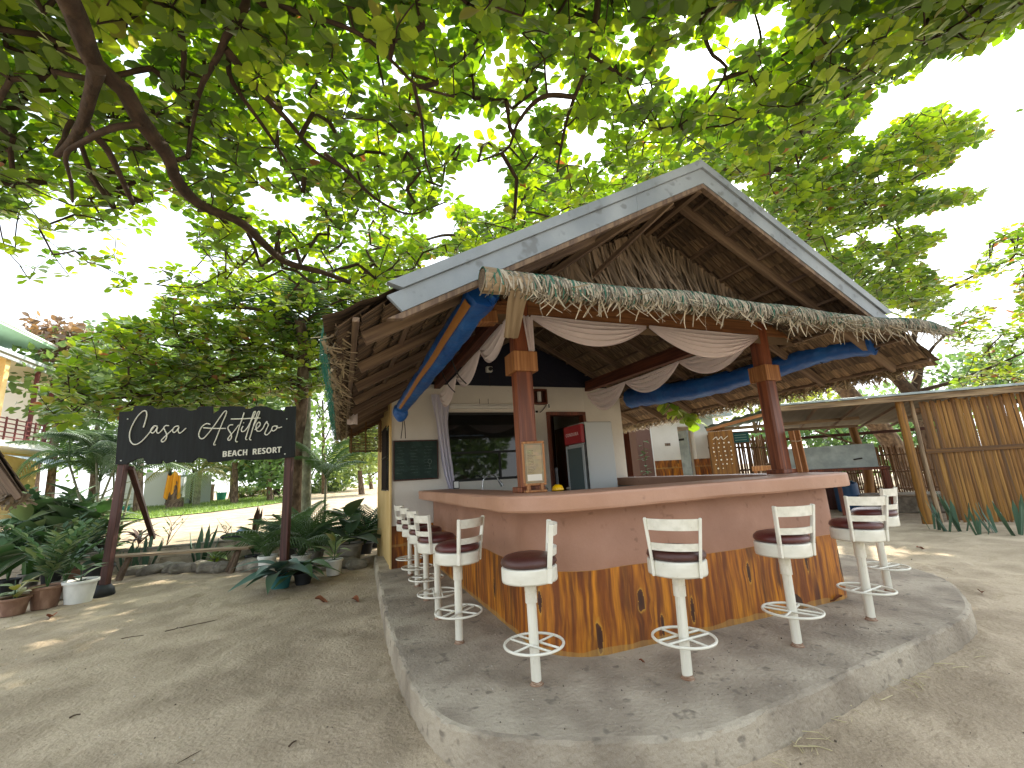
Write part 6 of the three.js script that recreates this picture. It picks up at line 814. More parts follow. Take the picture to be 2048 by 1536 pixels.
// ---------- trees ----------
const inPoly = (poly, x, y) => { let c = false; for (let i = 0, j = poly.length - 1; i < poly.length; j = i++) if ((poly[i][1] > y) !== (poly[j][1] > y) && x < (poly[j][0] - poly[i][0]) * (y - poly[i][1]) / (poly[j][1] - poly[i][1]) + poly[i][0]) c = !c; return c; };
const inHole = (holes, x, y, pad = 1) => holes.some(([a, b, rx, ry]) => ((x - a) / (rx * pad)) ** 2 + ((y - b) / (ry * pad)) ** 2 < 1);
function growTree(t, limbs, tips, o) {
  // limbs: [[points], r0, r1]; tips: leaf rosette positions; twigs join every tip to the nearest wood, thickening with what they carry
  const r = rng(o.seed), nodes = [], limbGeo = [];
  limbs.forEach(([pts, r0, r1], i) => { part(i === 0 ? 'trunk' : 'limb', tube(pts, r0, r1, { n: Math.max(10, pts.length * 6), s: o.sides || 10, lump: 0.1, lf: 4, rough: 0.06, seed: i + 3 }), i === 0 ? M.bark : M.branch, t); const c = new THREE.CatmullRomCurve3(pts), n = Math.ceil(c.getLength() / 0.35); for (let k = i === 0 ? Math.ceil(n * (o.bare ?? 0.75)) : 0; k <= n; k++) nodes.push({ p: c.getPointAt(k / n), up: -1, w: 0 }); });
  const base = nodes.length, left = tips.map((p) => { let d = 1e9, b = 0; for (let k = 0; k < base; k++) { const q = nodes[k].p.distanceToSquared(p); if (q < d) { d = q; b = k; } } return { p, d, b }; }).sort((a, b) => a.d - b.d);
  for (const e of left) { let d = e.d * 1.15, b = e.b; for (let k = base; k < nodes.length; k++) { const q = nodes[k].p.distanceToSquared(e.p); if (q < d && q > 0.01) { d = q; b = k; } }
    const L = Math.sqrt(d); let from = b; if (L > 0.55) { const m = nodes[b].p.clone().lerp(e.p, 0.5).add(V((r() - 0.5) * L * 0.16, (r() - 0.3) * L * 0.14, (r() - 0.5) * L * 0.16)); nodes.push({ p: m, up: b, w: 0 }); from = nodes.length - 1; } nodes.push({ p: e.p, up: from, w: 1 }); }
  for (let k = nodes.length - 1; k >= base; k--) if (nodes[k].up >= base) nodes[nodes[k].up].w += nodes[k].w;
  const seg = []; const rr = (w) => Math.min(0.024, (o.twig || 0.0045) * Math.pow(1 + w, 0.42));
  for (let k = base; k < nodes.length; k++) { const n = nodes[k], u = nodes[n.up]; if (n.p.distanceTo(u.p) < 0.02) continue; const a = Math.min(rr(n.w) * 1.12, 0.026), m = n.p.clone().lerp(u.p, 0.5).add(V((r() - 0.5), (r() - 0.5), (r() - 0.5)).multiplyScalar(0.07 * n.p.distanceTo(u.p))); seg.push(tube([u.p, m, n.p], a, rr(n.w), { n: 3, s: a > 0.012 ? 6 : 4, open: true })); }
  if (seg.length) { const tw = part('twig_mass', merge(seg), M.branch, t); tw.userData.kind = 'stuff'; }
  // leaves in whorls
  const all = [];
  for (const p of tips) {
    const n = o.per[0] + Math.floor(r() * (o.per[1] - o.per[0] + 1)), ax = V((r() - 0.5) * 0.9, 1, (r() - 0.5) * 0.9).normalize(), a0 = r() * 6.3, tint = r(), q0 = new THREE.Quaternion().setFromUnitVectors(up0, ax);
    for (let i = 0; i < n; i++) { const a = a0 + i / n * 6.283 + (r() - 0.5) * 0.5, el = (o.el ?? 0.15) + (r() - 0.5) * 0.7, s = o.leaf * (0.62 + r() * 0.5) * (i % 3 === 0 ? 0.8 : 1), q = q0.clone().multiply(new THREE.Quaternion().setFromEuler(new THREE.Euler(-el, a, (r() - 0.5) * 0.7, 'YXZ'))), pp = p.clone().add(V(0, 0, 0.03).applyQuaternion(q)); const k = r(); all.push({ p: pp, q, s, v: Math.floor(r() * 3), c: k < (o.red || 0) ? 3 : k < (o.red || 0) + (o.yellow || 0.03) ? 4 : tint < 0.42 ? 0 : tint < 0.72 ? 1 : 2, j: r() }); }
  }
  const mats = [M.leafA, M.leafB, M.leafC, M.leafR, M.leafY];
  if (o.single) { for (const l of all) { const c = toPixel(l.p); l.k = c && c[0] > 0 && c[0] < W0 && c[1] > 0 && c[1] < H0 ? l.s / c[2] : 0; } all.sort((a, b) => b.k - a.k); for (const l of all.slice(0, o.single)) { const m = part('leaf', LEAF.obovate[l.v], mats[l.c], t); m.position.copy(l.p); m.quaternion.copy(l.q); m.scale.setScalar(l.s); } }
  const rest = all.slice(o.single || 0); for (let v = 0; v < 3; v++) { const part3 = rest.filter((l) => l.v === v); if (!part3.length) continue; stuff('foliage', LEAF.obovate[v], M.leaf, part3.map((l) => M4(l.p, l.q, l.s)), t, part3.map((l) => { const c = mats[l.c].color.clone(), d = 0.8 + 0.4 * l.j; return c.multiplyScalar(d); })); }
  return all.length;
}
let leafCount = 0;
// the big spreading tree whose trunk stands behind the viewer and whose limbs roof the yard
const HOLES = [[945, 250, 66, 40], [965, 370, 66, 55], [1172, 292, 52, 42], [1392, 128, 62, 50], [1505, 48, 70, 44], [1290, 185, 34, 26], [335, 478, 58, 62], [262, 120, 34, 60], [300, 185, 40, 30], [590, 200, 20, 62], [640, 300, 20, 34], [520, 400, 44, 26], [585, 420, 40, 22], [880, 455, 44, 34], [780, 385, 26, 24], [800, 160, 20, 26], [1050, 100, 26, 24], [60, 250, 24, 40], [120, 300, 26, 26], [100, 420, 40, 30], [1140, 195, 26, 16], [1240, 110, 22, 20], [1650, 140, 14, 12], [1800, 45, 20, 16], [1730, 70, 14, 12], [870, 530, 40, 20], [690, 215, 14, 22], [30, 90, 14, 30], [480, 130, 14, 14], [1010, 175, 28, 14], [1120, 130, 18, 14], [1230, 350, 20, 16], [1500, 190, 18, 10], [150, 220, 18, 16]];
{
  const t = thing('talisay_tree', 'great spreading broad leaved tree roofing the yard with its limbs', 'tree'), r = rng(17);
  const Z1 = (pts, y0, y1) => pts.map(([x, y], i) => onY(x * 0.4037, y * 0.4037, lerp(y0, y1, i / (pts.length - 1)))), Z2 = (pts, y0, y1) => pts.map(([x, y], i) => onY(650 + x * 0.4037, y * 0.4037, lerp(y0, y1, i / (pts.length - 1)))), Z3 = (pts, y0, y1) => pts.map(([x, y], i) => onY(1348 + x * 0.4037, y * 0.4037, lerp(y0, y1, i / (pts.length - 1))));
  const main = Z1([[340, 0], [400, 150], [480, 330], [600, 430], [700, 600], [830, 770], [880, 900], [1000, 1020], [1190, 1100], [1320, 1220], [1420, 1300], [1600, 1350], [1734, 1400]], 5.0, 4.55);
  const fork = V(-2.3, 3.7, 2.6), base = V(-2.7, -0.2, 3.3);
  const limbs = [
    [[base, V(-2.6, 1.5, 3.1), fork], 0.3, 0.2], [[fork, V(-2.0, 4.5, 0.9), ...main], 0.13, 0.035],
    [Z1([[480, 340], [440, 500], [412, 600], [330, 730], [280, 770]], 4.85, 4.7), 0.055, 0.03], [Z1([[415, 600], [460, 660], [530, 740], [600, 880], [660, 1010]], 4.8, 4.55), 0.035, 0.022], [Z1([[700, 615], [560, 635], [420, 700], [330, 760], [352, 900], [360, 1000]], 4.8, 4.5), 0.03, 0.012],
    [[fork, V(-1.2, 5.2, 1.0), ...Z1([[1220, 0], [1120, 180], [1090, 260], [1000, 420], [960, 600], [930, 780]], 5.4, 5.2)], 0.1, 0.012], [Z1([[1115, 240], [1280, 440], [1420, 590], [1560, 750], [1734, 850]], 5.35, 5.2), 0.035, 0.014], [Z1([[1130, 260], [1140, 380], [1200, 480], [1300, 620], [1420, 800], [1500, 950]], 5.4, 5.1), 0.024, 0.01], [Z1([[770, 0], [870, 100], [910, 250], [905, 400], [930, 600]], 5.6, 5.4), 0.03, 0.012],
    [[V(-0.6, 5.6, 0.8), ...Z1([[1260, 0], [1400, 30], [1570, 100]], 5.5, 5.45), ...Z2([[0, 100], [190, 180], [360, 330], [450, 420], [640, 480]], 5.4, 5.2)], 0.05, 0.012],
    [Z2([[0, 760], [120, 860], [260, 990], [420, 1060], [600, 1000]], 4.8, 4.9), 0.022, 0.008], [Z2([[440, 420], [480, 600], [500, 800], [540, 920]], 5.2, 5.0), 0.02, 0.008],
    [[fork, V(-0.2, 5.4, 1.2), V(0.7, 5.9, 0.0), ...Z2([[1350, 0], [1320, 200], [1270, 400], [1220, 520], [1185, 650], [1150, 850]], 5.8, 5.2)], 0.09, 0.012], [Z2([[1240, 480], [1080, 480], [960, 600], [900, 740], [760, 800]], 5.4, 5.3), 0.026, 0.01], [Z2([[1300, 260], [1430, 350], [1560, 420]], 5.6, 5.5), 0.022, 0.009],
    [[V(0.7, 5.9, 0.0), ...Z3([[130, 0], [140, 130], [190, 270], [260, 330], [240, 400], [130, 540], [30, 620]], 6.0, 5.6)], 0.06, 0.01], [Z3([[250, 390], [400, 320], [430, 200], [400, 60]], 5.8, 6.2), 0.024, 0.01], [[V(0.9, 6.2, -0.3), ...Z3([[1030, 0], [920, 170], [700, 270], [600, 250]], 6.2, 5.8)], 0.05, 0.01], [Z3([[910, 180], [880, 310], [740, 420], [560, 560]], 6.0, 5.8), 0.025, 0.008],
  ];
  const poly = [[-700, -900], [2900, -900], [2500, 0], [2048, 44], [1965, 96], [1880, 112], [1800, 158], [1740, 188], [1690, 222], [1600, 300], [1450, 330], [1350, 330], [1200, 400], [1000, 500], [930, 530], [860, 545], [760, 590], [660, 620], [560, 610], [450, 600], [330, 580], [250, 600], [120, 640], [0, 640], [-700, 760]];
  const tips = [], near = (px, py) => { if (!inPoly(poly, px, py)) return 0; if (inHole(HOLES, px, py)) return 0; if (px < 300 && py > 440) return 0.42; if (px < 330 && py > 330) return 0.75; return 1; };
  let tries = 0;
  while (tips.length < 5900 && tries++ < 400000) { const px = lerp(-420, 2460, r()), py = lerp(-420, 640, r()), y = (py > 330 && r() < 0.5 ? 4.75 : 5.2) + 1.8 * r(), p = onY(px, py, y); const d = p.distanceTo(CP), hd = Math.hypot(p.x, p.z); if (hd > (px > 1350 ? 13 : 10.5) || d > (px > 1350 ? 14 : 11.5)) continue; if (r() > near(px, py) * Math.min(1, (d / 8.5) ** 2 + 0.04)) continue; if (p.x > -0.3 && p.x < 6.7 && p.z < -2.4 && p.y < roofY(p.x) + 0.4) continue; tips.push(p); }
  // crown above and behind, outside the view
  for (let k = 0; k < 6000 && tips.length < 6200; k++) { const p = V(lerp(-7, 1.6, r()), 4.8 + 2.4 * r(), lerp(-5, 6, r())), c = toPixel(p); if (c && c[0] > -300 && c[0] < 2350 && c[1] > -300 && c[1] < 1600) continue; if (p.distanceTo(CP) < 3.2) continue; tips.push(p); }
  leafCount += growTree(t, limbs, tips, { seed: 5, leaf: 0.18, per: [6, 9], single: 300, red: 0.003, yellow: 0.018, bare: 1 });
}
// the leaning tree behind the shed and bar
{
  const t = thing('talisay_tree', 'leaning tree with grey trunk rising behind the washroom and shed', 'tree'), r = rng(23), D = (a) => a.map(([x, y, d]) => atDepth(x, y, d)), g = onGround(1815, 975);
  const trunk = [V(g.x, -0.2, g.z), ...D([[1771, 869, 18.4], [1724, 818, 18], [1661, 734, 17], [1628, 620, 16], [1612, 510, 15]])], z3 = (p, d0, d1) => p.map(([x, y], i) => atDepth(1348 + x * 0.4037, y * 0.4037, lerp(d0, d1, i / (p.length - 1))));
  trunk[0] = trunk[1].clone().add(trunk[1].clone().sub(trunk[2]).multiplyScalar(1.2)).setY(-0.2);
  const limbs = [[trunk, 0.42, 0.2], [z3([[650, 1240], [640, 1080], [610, 950], [560, 850], [420, 850], [240, 840]], 15, 12), 0.14, 0.03], [z3([[670, 1210], [780, 1040], [920, 930], [1080, 820], [1250, 700]], 15, 13), 0.09, 0.02], [z3([[560, 860], [640, 700], [650, 560]], 13.4, 12.4), 0.06, 0.015], [z3([[700, 800], [830, 640], [980, 420]], 13.5, 12), 0.045, 0.012], [z3([[650, 1100], [590, 960], [640, 760], [820, 580]], 14.6, 13), 0.06, 0.015], [z3([[670, 1220], [900, 1140], [1100, 1050], [1250, 980]], 15, 14), 0.05, 0.014]];
  const poly = [[1385, 345], [1400, 240], [1480, 200], [1560, 190], [1700, 185], [1740, 215], [1700, 262], [1730, 300], [1800, 240], [1870, 215], [1960, 245], [1975, 275], [1905, 300], [1890, 345], [1800, 372], [1860, 378], [1960, 385], [1950, 405], [1850, 425], [1780, 445], [1890, 470], [1830, 520], [1900, 600], [1860, 640], [1740, 612], [1640, 520], [1560, 450], [1500, 400]], holes = [[1480, 372, 30, 12], [1690, 315, 22, 18], [1760, 360, 30, 12], [1580, 250, 10, 8], [1650, 330, 12, 9], [1760, 470, 34, 24], [1620, 300, 9, 8], [1820, 340, 26, 9], [1700, 480, 22, 14], [1670, 420, 10, 8], [1540, 420, 10, 8]], tips = [];
  let k = 0; while (tips.length < 2800 && k++ < 40000) { const px = lerp(1370, 1990, r()), py = lerp(180, 650, r()); if (!inPoly(poly, px, py) || inHole(holes, px, py)) continue; const p = atDepth(px, py, lerp(11, 16.5, r())); tips.push(p); }
  // high crown outside the view that shades the yard
  for (let i = 0; i < 480; i++) { const p = V(lerp(5, 15, r()), lerp(8.6, 12.5, r()), lerp(-12, -1.5, r())), c = toPixel(p); if (c && c[0] > 0 && c[0] < W0 && c[1] > -20) continue; tips.push(p); }
  leafCount += growTree(t, limbs, tips, { seed: 6, leaf: 0.24, per: [6, 9], single: 250, red: 0.008, yellow: 0.05 });
}
// slim tree behind the hut that fills the gaps over the roof
{
  const t = thing('talisay_tree', 'tree standing behind the hut with its crown over the thatched roof', 'tree'), r = rng(61), D = (a) => a.map(([x, y, d]) => atDepth(x, y, d)), g = atDepth(1080, 900, 14.2);
  const limbs = [[[V(g.x, -0.2, g.z), V(g.x - 0.1, 2.5, g.z), ...D([[1075, 560, 14], [1070, 480, 13.8]])], 0.26, 0.14], [D([[1075, 540, 14], [980, 500, 13.6], [900, 470, 13], [800, 500, 12.4]]), 0.09, 0.02], [D([[1070, 490, 13.8], [1040, 420, 13.4], [1060, 340, 13]]), 0.08, 0.02], [D([[1072, 500, 13.8], [1180, 400, 13.4], [1290, 330, 13]]), 0.08, 0.02], [D([[1075, 530, 14], [880, 540, 13], [760, 540, 12]]), 0.06, 0.02]];
  const poly = [[690, 590], [700, 520], [740, 470], [860, 480], [900, 420], [1010, 430], [1050, 330], [1200, 345], [1300, 290], [1400, 300], [1400, 335], [1200, 420], [1000, 510], [860, 580], [760, 610]], tips = []; let k = 0;
  while (tips.length < 650 && k++ < 30000) { const px = lerp(690, 1400, r()), py = lerp(285, 610, r()); if (!inPoly(poly, px, py) || inHole(HOLES, px, py, 0.9)) continue; tips.push(atDepth(px, py, lerp(11.2, 15.5, r()))); }
  for (let i = 0; i < 2500 && tips.length < 1350; i++) { const p = V(lerp(1.5, 9.5, r()), lerp(6, 12, r()), lerp(-17, -12, r())), c = toPixel(p); if (c[1] < 570 - 0.382 * (c[0] - 770) + 14 || c[0] < 800 || c[0] > 1390) continue; tips.push(p); }
  leafCount += growTree(t, limbs, tips, { seed: 16, leaf: 0.27, per: [6, 8], single: 60, red: 0.01, yellow: 0.06 });
}
// tree at the right edge with two trunks
{
  const t = thing('talisay_tree', 'twin trunk tree whose crown leans out past the bamboo shed', 'tree'), r = rng(29), D = (a) => a.map(([x, y, d]) => atDepth(x, y, d));
  const b0 = D([[1826, 792, 15.5]])[0], limbs = [[[V(b0.x + 0.6, -0.2, b0.z), V(b0.x + 0.35, 1.6, b0.z), b0], 0.3, 0.24], [D([[1826, 792, 15.5], [1790, 752, 15.2], [1749, 712, 15], [1730, 640, 14.8], [1720, 560, 14.6]]), 0.22, 0.1], [D([[1826, 792, 15.5], [1838, 734, 15.3], [1826, 690, 15.1], [1850, 600, 15]]), 0.15, 0.05], [D([[1838, 740, 15.3], [1870, 690, 15], [1930, 640, 14.6]]), 0.07, 0.02], [D([[1826, 785, 15.5], [1900, 765, 15], [1980, 735, 14.5], [2060, 700, 14]]), 0.08, 0.02], [D([[1850, 600, 15], [1930, 560, 14.6], [2020, 520, 14.2]]), 0.06, 0.015]];
  const poly = [[1690, 520], [1760, 545], [1850, 520], [1930, 545], [1980, 480], [2060, 430], [2300, 400], [2300, 800], [1900, 800], [1880, 770], [1960, 720], [1900, 690], [1870, 640], [1800, 640], [1730, 600]], tips = []; let k = 0;
  while (tips.length < 900 && k++ < 30000) { const px = lerp(1680, 2300, r()), py = lerp(400, 800, r()); if (!inPoly(poly, px, py)) continue; if (fbm(px * 0.02, py * 0.03, 2, 4) < 0.36) continue; tips.push(atDepth(px, py, lerp(13, 18, r()))); }
  leafCount += growTree(t, limbs, tips, { seed: 7, leaf: 0.27, per: [6, 8], single: 120, red: 0.05, yellow: 0.14 });
}
// layered tree behind the sign
{
  const t = thing('talisay_tree', 'tree with tiered branches standing behind the sign board', 'tree'), r = rng(37), b = onZ(590, 1062, -13.6); b.y = 0.35; const D = (a) => a.map(([x, y, d]) => atDepth(x, y, d)), d0 = depthOf(b);
  const limbs = [[[b, ...D([[592, 950, d0], [604, 800, d0], [606, 700, d0], [600, 640, d0 - 0.3]])], 0.2, 0.12], [D([[606, 770, d0], [520, 750, d0 - 0.5], [420, 770, d0 - 1.5], [300, 790, d0 - 2.4], [180, 800, d0 - 3]]), 0.08, 0.015], [D([[604, 720, d0], [520, 690, d0 - 0.4], [420, 700, d0 - 1], [320, 690, d0 - 1.8]]), 0.07, 0.015], [D([[606, 740, d0], [680, 730, d0 + 0.4], [730, 700, d0 + 0.6]]), 0.05, 0.015], [D([[602, 660, d0], [520, 620, d0 - 0.5], [400, 620, d0 - 1], [280, 650, d0 - 1.6]]), 0.06, 0.015], [D([[600, 650, d0], [660, 610, d0 + 0.2], [720, 590, d0 + 0.4]]), 0.05, 0.015], [[b, V(b.x - 0.35, 0.75, b.z + 0.05), V(b.x - 0.55, 0.9, b.z + 0.1)], 0.08, 0.03]];
  const poly = [[150, 690], [200, 650], [300, 640], [330, 580], [420, 560], [560, 560], [700, 570], [745, 560], [745, 640], [700, 700], [690, 760], [640, 800], [600, 810], [560, 820], [250, 840], [110, 850], [60, 800], [120, 760]], tips = []; let k = 0;
  while (tips.length < 1900 && k++ < 30000) { const px = lerp(50, 760, r()), py = lerp(550, 850, r()); if (!inPoly(poly, px, py)) continue; if (fbm(px * 0.015, py * 0.035, 2, 9) < 0.38) continue; const d = clamp(lerp(d0 - 3.4, d0 + 1.2, clamp((px - 60) / 640, 0, 1)) + (r() - 0.5) * 2.4, 6.6, 16); tips.push(atDepth(px, py, d)); }
  leafCount += growTree(t, limbs, tips, { seed: 8, leaf: 0.22, per: [6, 8], single: 300, red: 0.025, yellow: 0.1 });
}
// trees that close the background: each has its own trunk and crown
function farTree(px, py, d, w, h, n, label, o = {}) {
  const c = atDepth(px, py, d), k = d / FPX, g = V(c.x, terr(c.x, c.z) - 0.2, c.z), t = thing(o.name || 'background_tree', label, 'tree', o.group, g), r = rng(Math.round(px * 3 + py)), cy = c.y - g.y, W = w * k / 2, H = h * k / 2;
  part('trunk', tube([V(0.2, 0, 0), V(0, cy * 0.5, 0), V(-0.2, cy, 0)], 0.22 * (o.tr || 1), 0.08, { n: 8, s: 8, lump: 0.15 }), M.bark, t); for (let i = 0; i < 5; i++) { const a = i * 1.3 + r(); part('limb', tube([V(0, cy * (0.55 + 0.08 * i), 0), V(Math.cos(a) * W * 0.4, cy + H * 0.1 * i, Math.sin(a) * W * 0.4), V(Math.cos(a) * W * 0.8, cy + H * (0.3 + 0.1 * i), Math.sin(a) * W * 0.7)], 0.07, 0.02, { n: 6, s: 5 }), M.branch, t); }
  const blobs = []; for (let i = 0; i < 16; i++) { const a = r() * 6.3, b = Math.sqrt(r()); blobs.push([Math.cos(a) * b * W * 0.8, cy + (r() - 0.5) * 1.5 * H, Math.sin(a) * b * W * 0.8, 0.3 + r() * 0.3]); }
  const ms = [[], [], []], cs = [[], [], []]; for (let i = 0; i < n; i++) { const q = blobs[Math.floor(r() * 16)], u = V(r() - 0.5, r() - 0.5, r() - 0.5).normalize().multiplyScalar(Math.cbrt(r()) * q[3] * Math.min(W, H * 1.4)), v = i % 3; ms[v].push(M4(V(q[0] + u.x * 1.3, q[1] + u.y * 0.8, q[2] + u.z * 1.3), new THREE.Quaternion().setFromEuler(new THREE.Euler(r() * 6, r() * 6, r() * 6)), (o.leaf || 0.3) * (0.7 + r() * 0.7))); const m = r(), base = o.col || [0.13, 0.23, 0.04]; cs[v].push(new THREE.Color(base[0] * (0.7 + m * 0.8), base[1] * (0.75 + m * 0.6), base[2])); }
  ms.forEach((m, v) => stuff('foliage', LEAF.obovate[v], M.leaf, m, t, cs[v])); leafCount += n; return t;
}
{
  const L = 'trees closing the view past the lawn';
  farTree(210, 760, 30, 260, 190, 2600, 'broad tree behind the yellow house and the lawn', { group: L, leaf: 0.42 }); farTree(350, 800, 34, 280, 260, 2600, 'tall tree behind the white sheet panels', { group: L, leaf: 0.45, col: [0.1, 0.2, 0.04] }); farTree(470, 860, 36, 240, 200, 2400, 'bushy tree behind the brown ribbed tank', { group: L, leaf: 0.42, col: [0.12, 0.24, 0.05] }); farTree(540, 915, 30, 150, 110, 1800, 'low forked tree beside the picket fence', { group: L, leaf: 0.36, col: [0.11, 0.22, 0.05] }); farTree(650, 800, 40, 220, 260, 2400, 'tall pale tree at the end of the sandy path', { group: L, leaf: 0.45, col: [0.2, 0.32, 0.07] }); farTree(720, 880, 34, 150, 140, 1900, 'bright sunlit tree beside the yellow side wall of the hut', { group: L, leaf: 0.36, col: [0.26, 0.36, 0.09] }); farTree(740, 930, 46, 200, 90, 1600, 'bright low tree far along the path', { group: L, leaf: 0.4, col: [0.26, 0.36, 0.1] }); farTree(620, 930, 44, 160, 100, 1500, 'dark low tree far behind the young palm', { group: L, leaf: 0.4, col: [0.11, 0.2, 0.05] }); farTree(90, 860, 42, 220, 220, 1800, 'tree behind the balcony of the house', { group: L, leaf: 0.45 }); farTree(300, 740, 26, 320, 170, 2600, 'wide tree behind the palm clump and sign', { group: L, leaf: 0.4 }); farTree(480, 760, 30, 300, 180, 2600, 'wide tree behind the lettered end of the sign', { group: L, leaf: 0.42 }); farTree(140, 690, 24, 120, 90, 700, 'reddish leaved tree above the house eave', { group: L, leaf: 0.36, col: [0.22, 0.13, 0.05] });
  for (const [px, py, w, l] of [[590, 985, 46, 'clipped hedge bush beside the big trunk'], [650, 975, 60, 'clipped hedge bush along the path'], [505, 985, 60, 'low hedge bush behind the picket fence'], [425, 985, 50, 'low hedge bush behind the ribbed tank']]) { const c = onGround(px, py + 10); farTree(px, py, depthOf(c), w, 26, 900, l, { name: 'hedge_bush', leaf: 0.22, col: [0.14, 0.22, 0.05], tr: 0.4 }); }
  const R = 'trees closing the view past the shed';
  farTree(1690, 890, 24, 330, 120, 2600, 'green tree behind the bamboo fence', { group: R, leaf: 0.36, col: [0.13, 0.25, 0.07] }); farTree(1600, 790, 26, 200, 90, 900, 'thin sunlit tree between hut eave and shed roof', { group: R, leaf: 0.34, col: [0.3, 0.36, 0.05] }); farTree(1960, 760, 28, 300, 130, 2200, 'wide tree behind the slatted bamboo wall', { group: R, leaf: 0.38, col: [0.14, 0.25, 0.06] }); farTree(1500, 790, 30, 160, 70, 900, 'pale tree behind the washroom roof', { group: R, leaf: 0.36, col: [0.28, 0.36, 0.06] }); farTree(1780, 830, 32, 200, 120, 1500, 'tree behind the leaning trunk', { group: R, leaf: 0.4, col: [0.16, 0.27, 0.07] }); farTree(1260, 890, 28, 120, 200, 1400, 'tree behind the washroom column', { group: R, leaf: 0.36, col: [0.12, 0.22, 0.05] });
}
// trees on the beach side, mirrored in the dark window
{
  const B = 'trees on the beach side of the yard';
  [[-7, 15, 7, 5, 'broad tree on the beach side facing the window'], [1, 19, 8, 6, 'tall tree on the beach side facing the bar'], [8, 16, 7, 6, 'round tree on the beach side past the stools']].forEach(([x, z, w, h, l], i) => {
    const t = thing('shore_tree', l, 'tree', B, V(x, -0.1, z)), r = rng(400 + i); part('trunk', tube([V(0, 0, 0), V(0.3, 1.6, 0), V(0, 3.4, 0.2)], 0.25, 0.14, { n: 8, s: 8 }), M.bark, t); const ms = [[], [], []]; for (let k = 0; k < 1500; k++) { const u = V(r() - 0.5, r() - 0.5, r() - 0.5).normalize().multiplyScalar(Math.cbrt(r())); ms[k % 3].push(M4(V(u.x * w * 0.55, 4.2 + u.y * h * 0.5 + 0.5 * Math.sin(k), u.z * w * 0.5), new THREE.Quaternion().setFromEuler(new THREE.Euler(r() * 6, r() * 6, r() * 6)), 0.4 + r() * 0.3)); } ms.forEach((m, v) => stuff('foliage', LEAF.obovate[v], M.leafC, m, t)); });
}
// leafy spray hanging before the washroom
{
  const t = thing('leaf_spray', 'leafy branch tip hanging before the washroom wall', 'branch'), a = atDepth(1330, 800, 8.6), b = atDepth(1395, 845, 8.6), r = rng(71), up = atDepth(1300, 700, 8.8);
  part('stem', tube([up, a, a.clone().lerp(b, 0.5).add(V(0, 0.04, 0)), b], 0.02, 0.006, { n: 12, s: 6 }), M.branch, t); for (let i = 0; i < 26; i++) { const f = part('leaf', LEAF.obovate[i % 3], i % 3 ? M.leafA : M.leafB, t); f.position.copy(a.clone().lerp(b, i / 26)); aim(f, r() * 6.3, -0.9 + r() * 0.9, (r() - 0.5)); f.scale.setScalar(0.24 + r() * 0.1); }
}
console.log('leaves', leafCount);
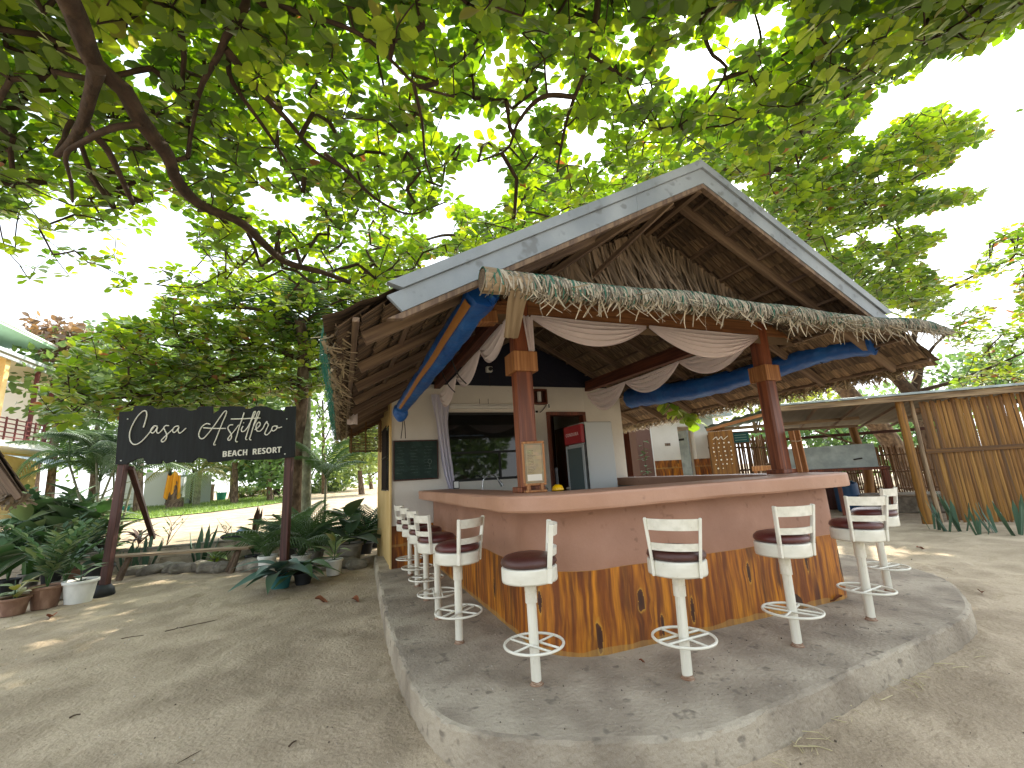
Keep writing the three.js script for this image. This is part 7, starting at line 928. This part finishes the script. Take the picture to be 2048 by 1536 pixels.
// ---------- litter on the sand ----------
{
  const r = rng(47), leaf = leafShape(0.55, { k: 1.7, pw: 0.75, droop: -0.25, fold: 0.9, wave: 0.05, nv: 8 });
  const dry = [[98, 1234, 'curled brown leaf near the clay pots'], [655, 1203, 'brown dry leaf on the raked sand near the cream pot'], [718, 1205, 'dark folded dry leaf beside the platform edge'], [1660, 1203, 'crumpled dry leaf against the end of the counter base'], [1965, 1185, 'small dry leaf on the sand past the platform'], [1850, 1098, 'tiny dry leaf on the sand behind the far stool'], [1290, 1325, 'small dark dry leaf before the counter base']];
  for (const [px, py, l] of dry) { const on = px > 760 && px < 1700 && py > 1150, p = on ? onY(px, py, PY + 0.01) : onGround(px, py); if (!on) p.y += relief(p.x, p.z) + 0.01; const o = solo('fallen_leaf', leaf, M.dryLeaf, l, 'leaf', 'fallen leaves', p); o.rotation.set((r() - 0.5) * 0.3, r() * 6.3, (r() - 0.5) * 0.5); o.scale.setScalar(px === 1290 ? 0.05 : px > 1800 ? 0.11 : px > 1500 ? 0.15 : 0.17 + r() * 0.05); }
  const stick = (px, py, L, a, w, l) => { const p = onGround(px, py); p.y += relief(p.x, p.z) + w; const o = solo('fallen_twig', tube([V(-L / 2, 0, 0), V(0, w, 0.02 * L), V(L / 2, 0, 0)], w, w * 0.6, { n: 6, s: 5 }), M.twig, l, 'twig', 'fallen twigs', p); o.rotation.y = a; };
  stick(388, 1250, 0.55, 0.35, 0.006, 'long dark twig lying on the open sand'); stick(265, 1277, 0.2, 0, 0.005, 'short twig beside the long twig'); stick(150, 1430, 0.06, 0.5, 0.007, 'stub of dark twig on the bare sand'); stick(585, 1485, 0.06, 0.9, 0.006, 'bent dark twig stub near the platform corner'); stick(380, 1512, 0.14, 0.8, 0.003, 'thin curved stalk on the bare open sand');
  // straw bits along the platform
  const ms = [], cs = [], g = tube([V(-0.5, 0, 0), V(0, 0.03, 0.04), V(0.5, 0, 0)], 0.028, 0.02, { n: 3, s: 4 });
  for (let i = 0; i < 60; i++) { const px = lerp(1540, 1950, r()), py = 1500 - (px - 1540) * 0.55 + (r() - 0.4) * 60, p = onGround(px, py); if (p.z < -2.4 || p.x > 7) continue; ms.push(M4(V(p.x, relief(p.x, p.z) + 0.012, p.z + 0.05), new THREE.Quaternion().setFromEuler(new THREE.Euler(0, r() * 6.3, 0)), 0.04 + r() * 0.09)); cs.push(new THREE.Color(0.5, 0.42, 0.24)); }
  const o = stuff('straw_litter', g, M.straw, ms, null, cs); o.userData = { kind: 'stuff', label: 'bits of pale straw scattered along the platform edge', category: 'straw' };
  // specks of leaf crumbs and shells in the sand
  const m2 = [], c2 = [], pg = new THREE.IcosahedronGeometry(0.5, 0); for (let i = 0; i < 1800; i++) { const x = lerp(-6, 8, r()), z = lerp(-10, -0.6, r()); if (x > 0.35 && x < 7 && z < -2) continue; const s = 0.004 + 0.009 * r() * r(); m2.push(M4(V(x, relief(x, z) + s * 0.3, z), new THREE.Quaternion().setFromEuler(new THREE.Euler(r() * 6, r() * 6, r() * 6)), V(s * 1.6, s, s * 1.2))); const k = r(); c2.push(k < 0.6 ? new THREE.Color(0.1, 0.075, 0.05) : new THREE.Color(0.5, 0.45, 0.38)); }
  for (let i = 0; i < 500; i++) { const px = lerp(790, 1900, r()), py = lerp(1180, 1470, r()), p = onY(px, py, PY); if (p.z > -2.25 || p.x < 0.55 || (p.x > 1.4 && p.z < -3.2 && p.x < 5) || p.x > 5.5) continue; const s = 0.003 + 0.007 * r() * r(); m2.push(M4(V(p.x, PY + s * 0.3, p.z), new THREE.Quaternion().setFromEuler(new THREE.Euler(r() * 6, r() * 6, r() * 6)), V(s * 1.8, s, s * 1.2))); c2.push(r() < 0.7 ? new THREE.Color(0.09, 0.07, 0.05) : new THREE.Color(0.45, 0.4, 0.33)); }
  const q = stuff('ground_specks', pg, M.straw, m2, null, c2); q.userData = { kind: 'stuff', label: 'dark crumbs and shell bits strewn over sand and platform', category: 'debris' };
  const cp = onGround(768, 1238), cap = thing('bottle_cap', 'small blue bottle cap on the sand beside the platform', 'cap', null, cp); part('cap_body', lathe([[0, 0.02], [0.02, 0.02], [0.022, 0], [0.018, 0], [0.017, 0.015]], 14).translate(0, 0.01, 0), mat('#1c57b0', 0.4), cap);
}
renderer.render(scene, camera);
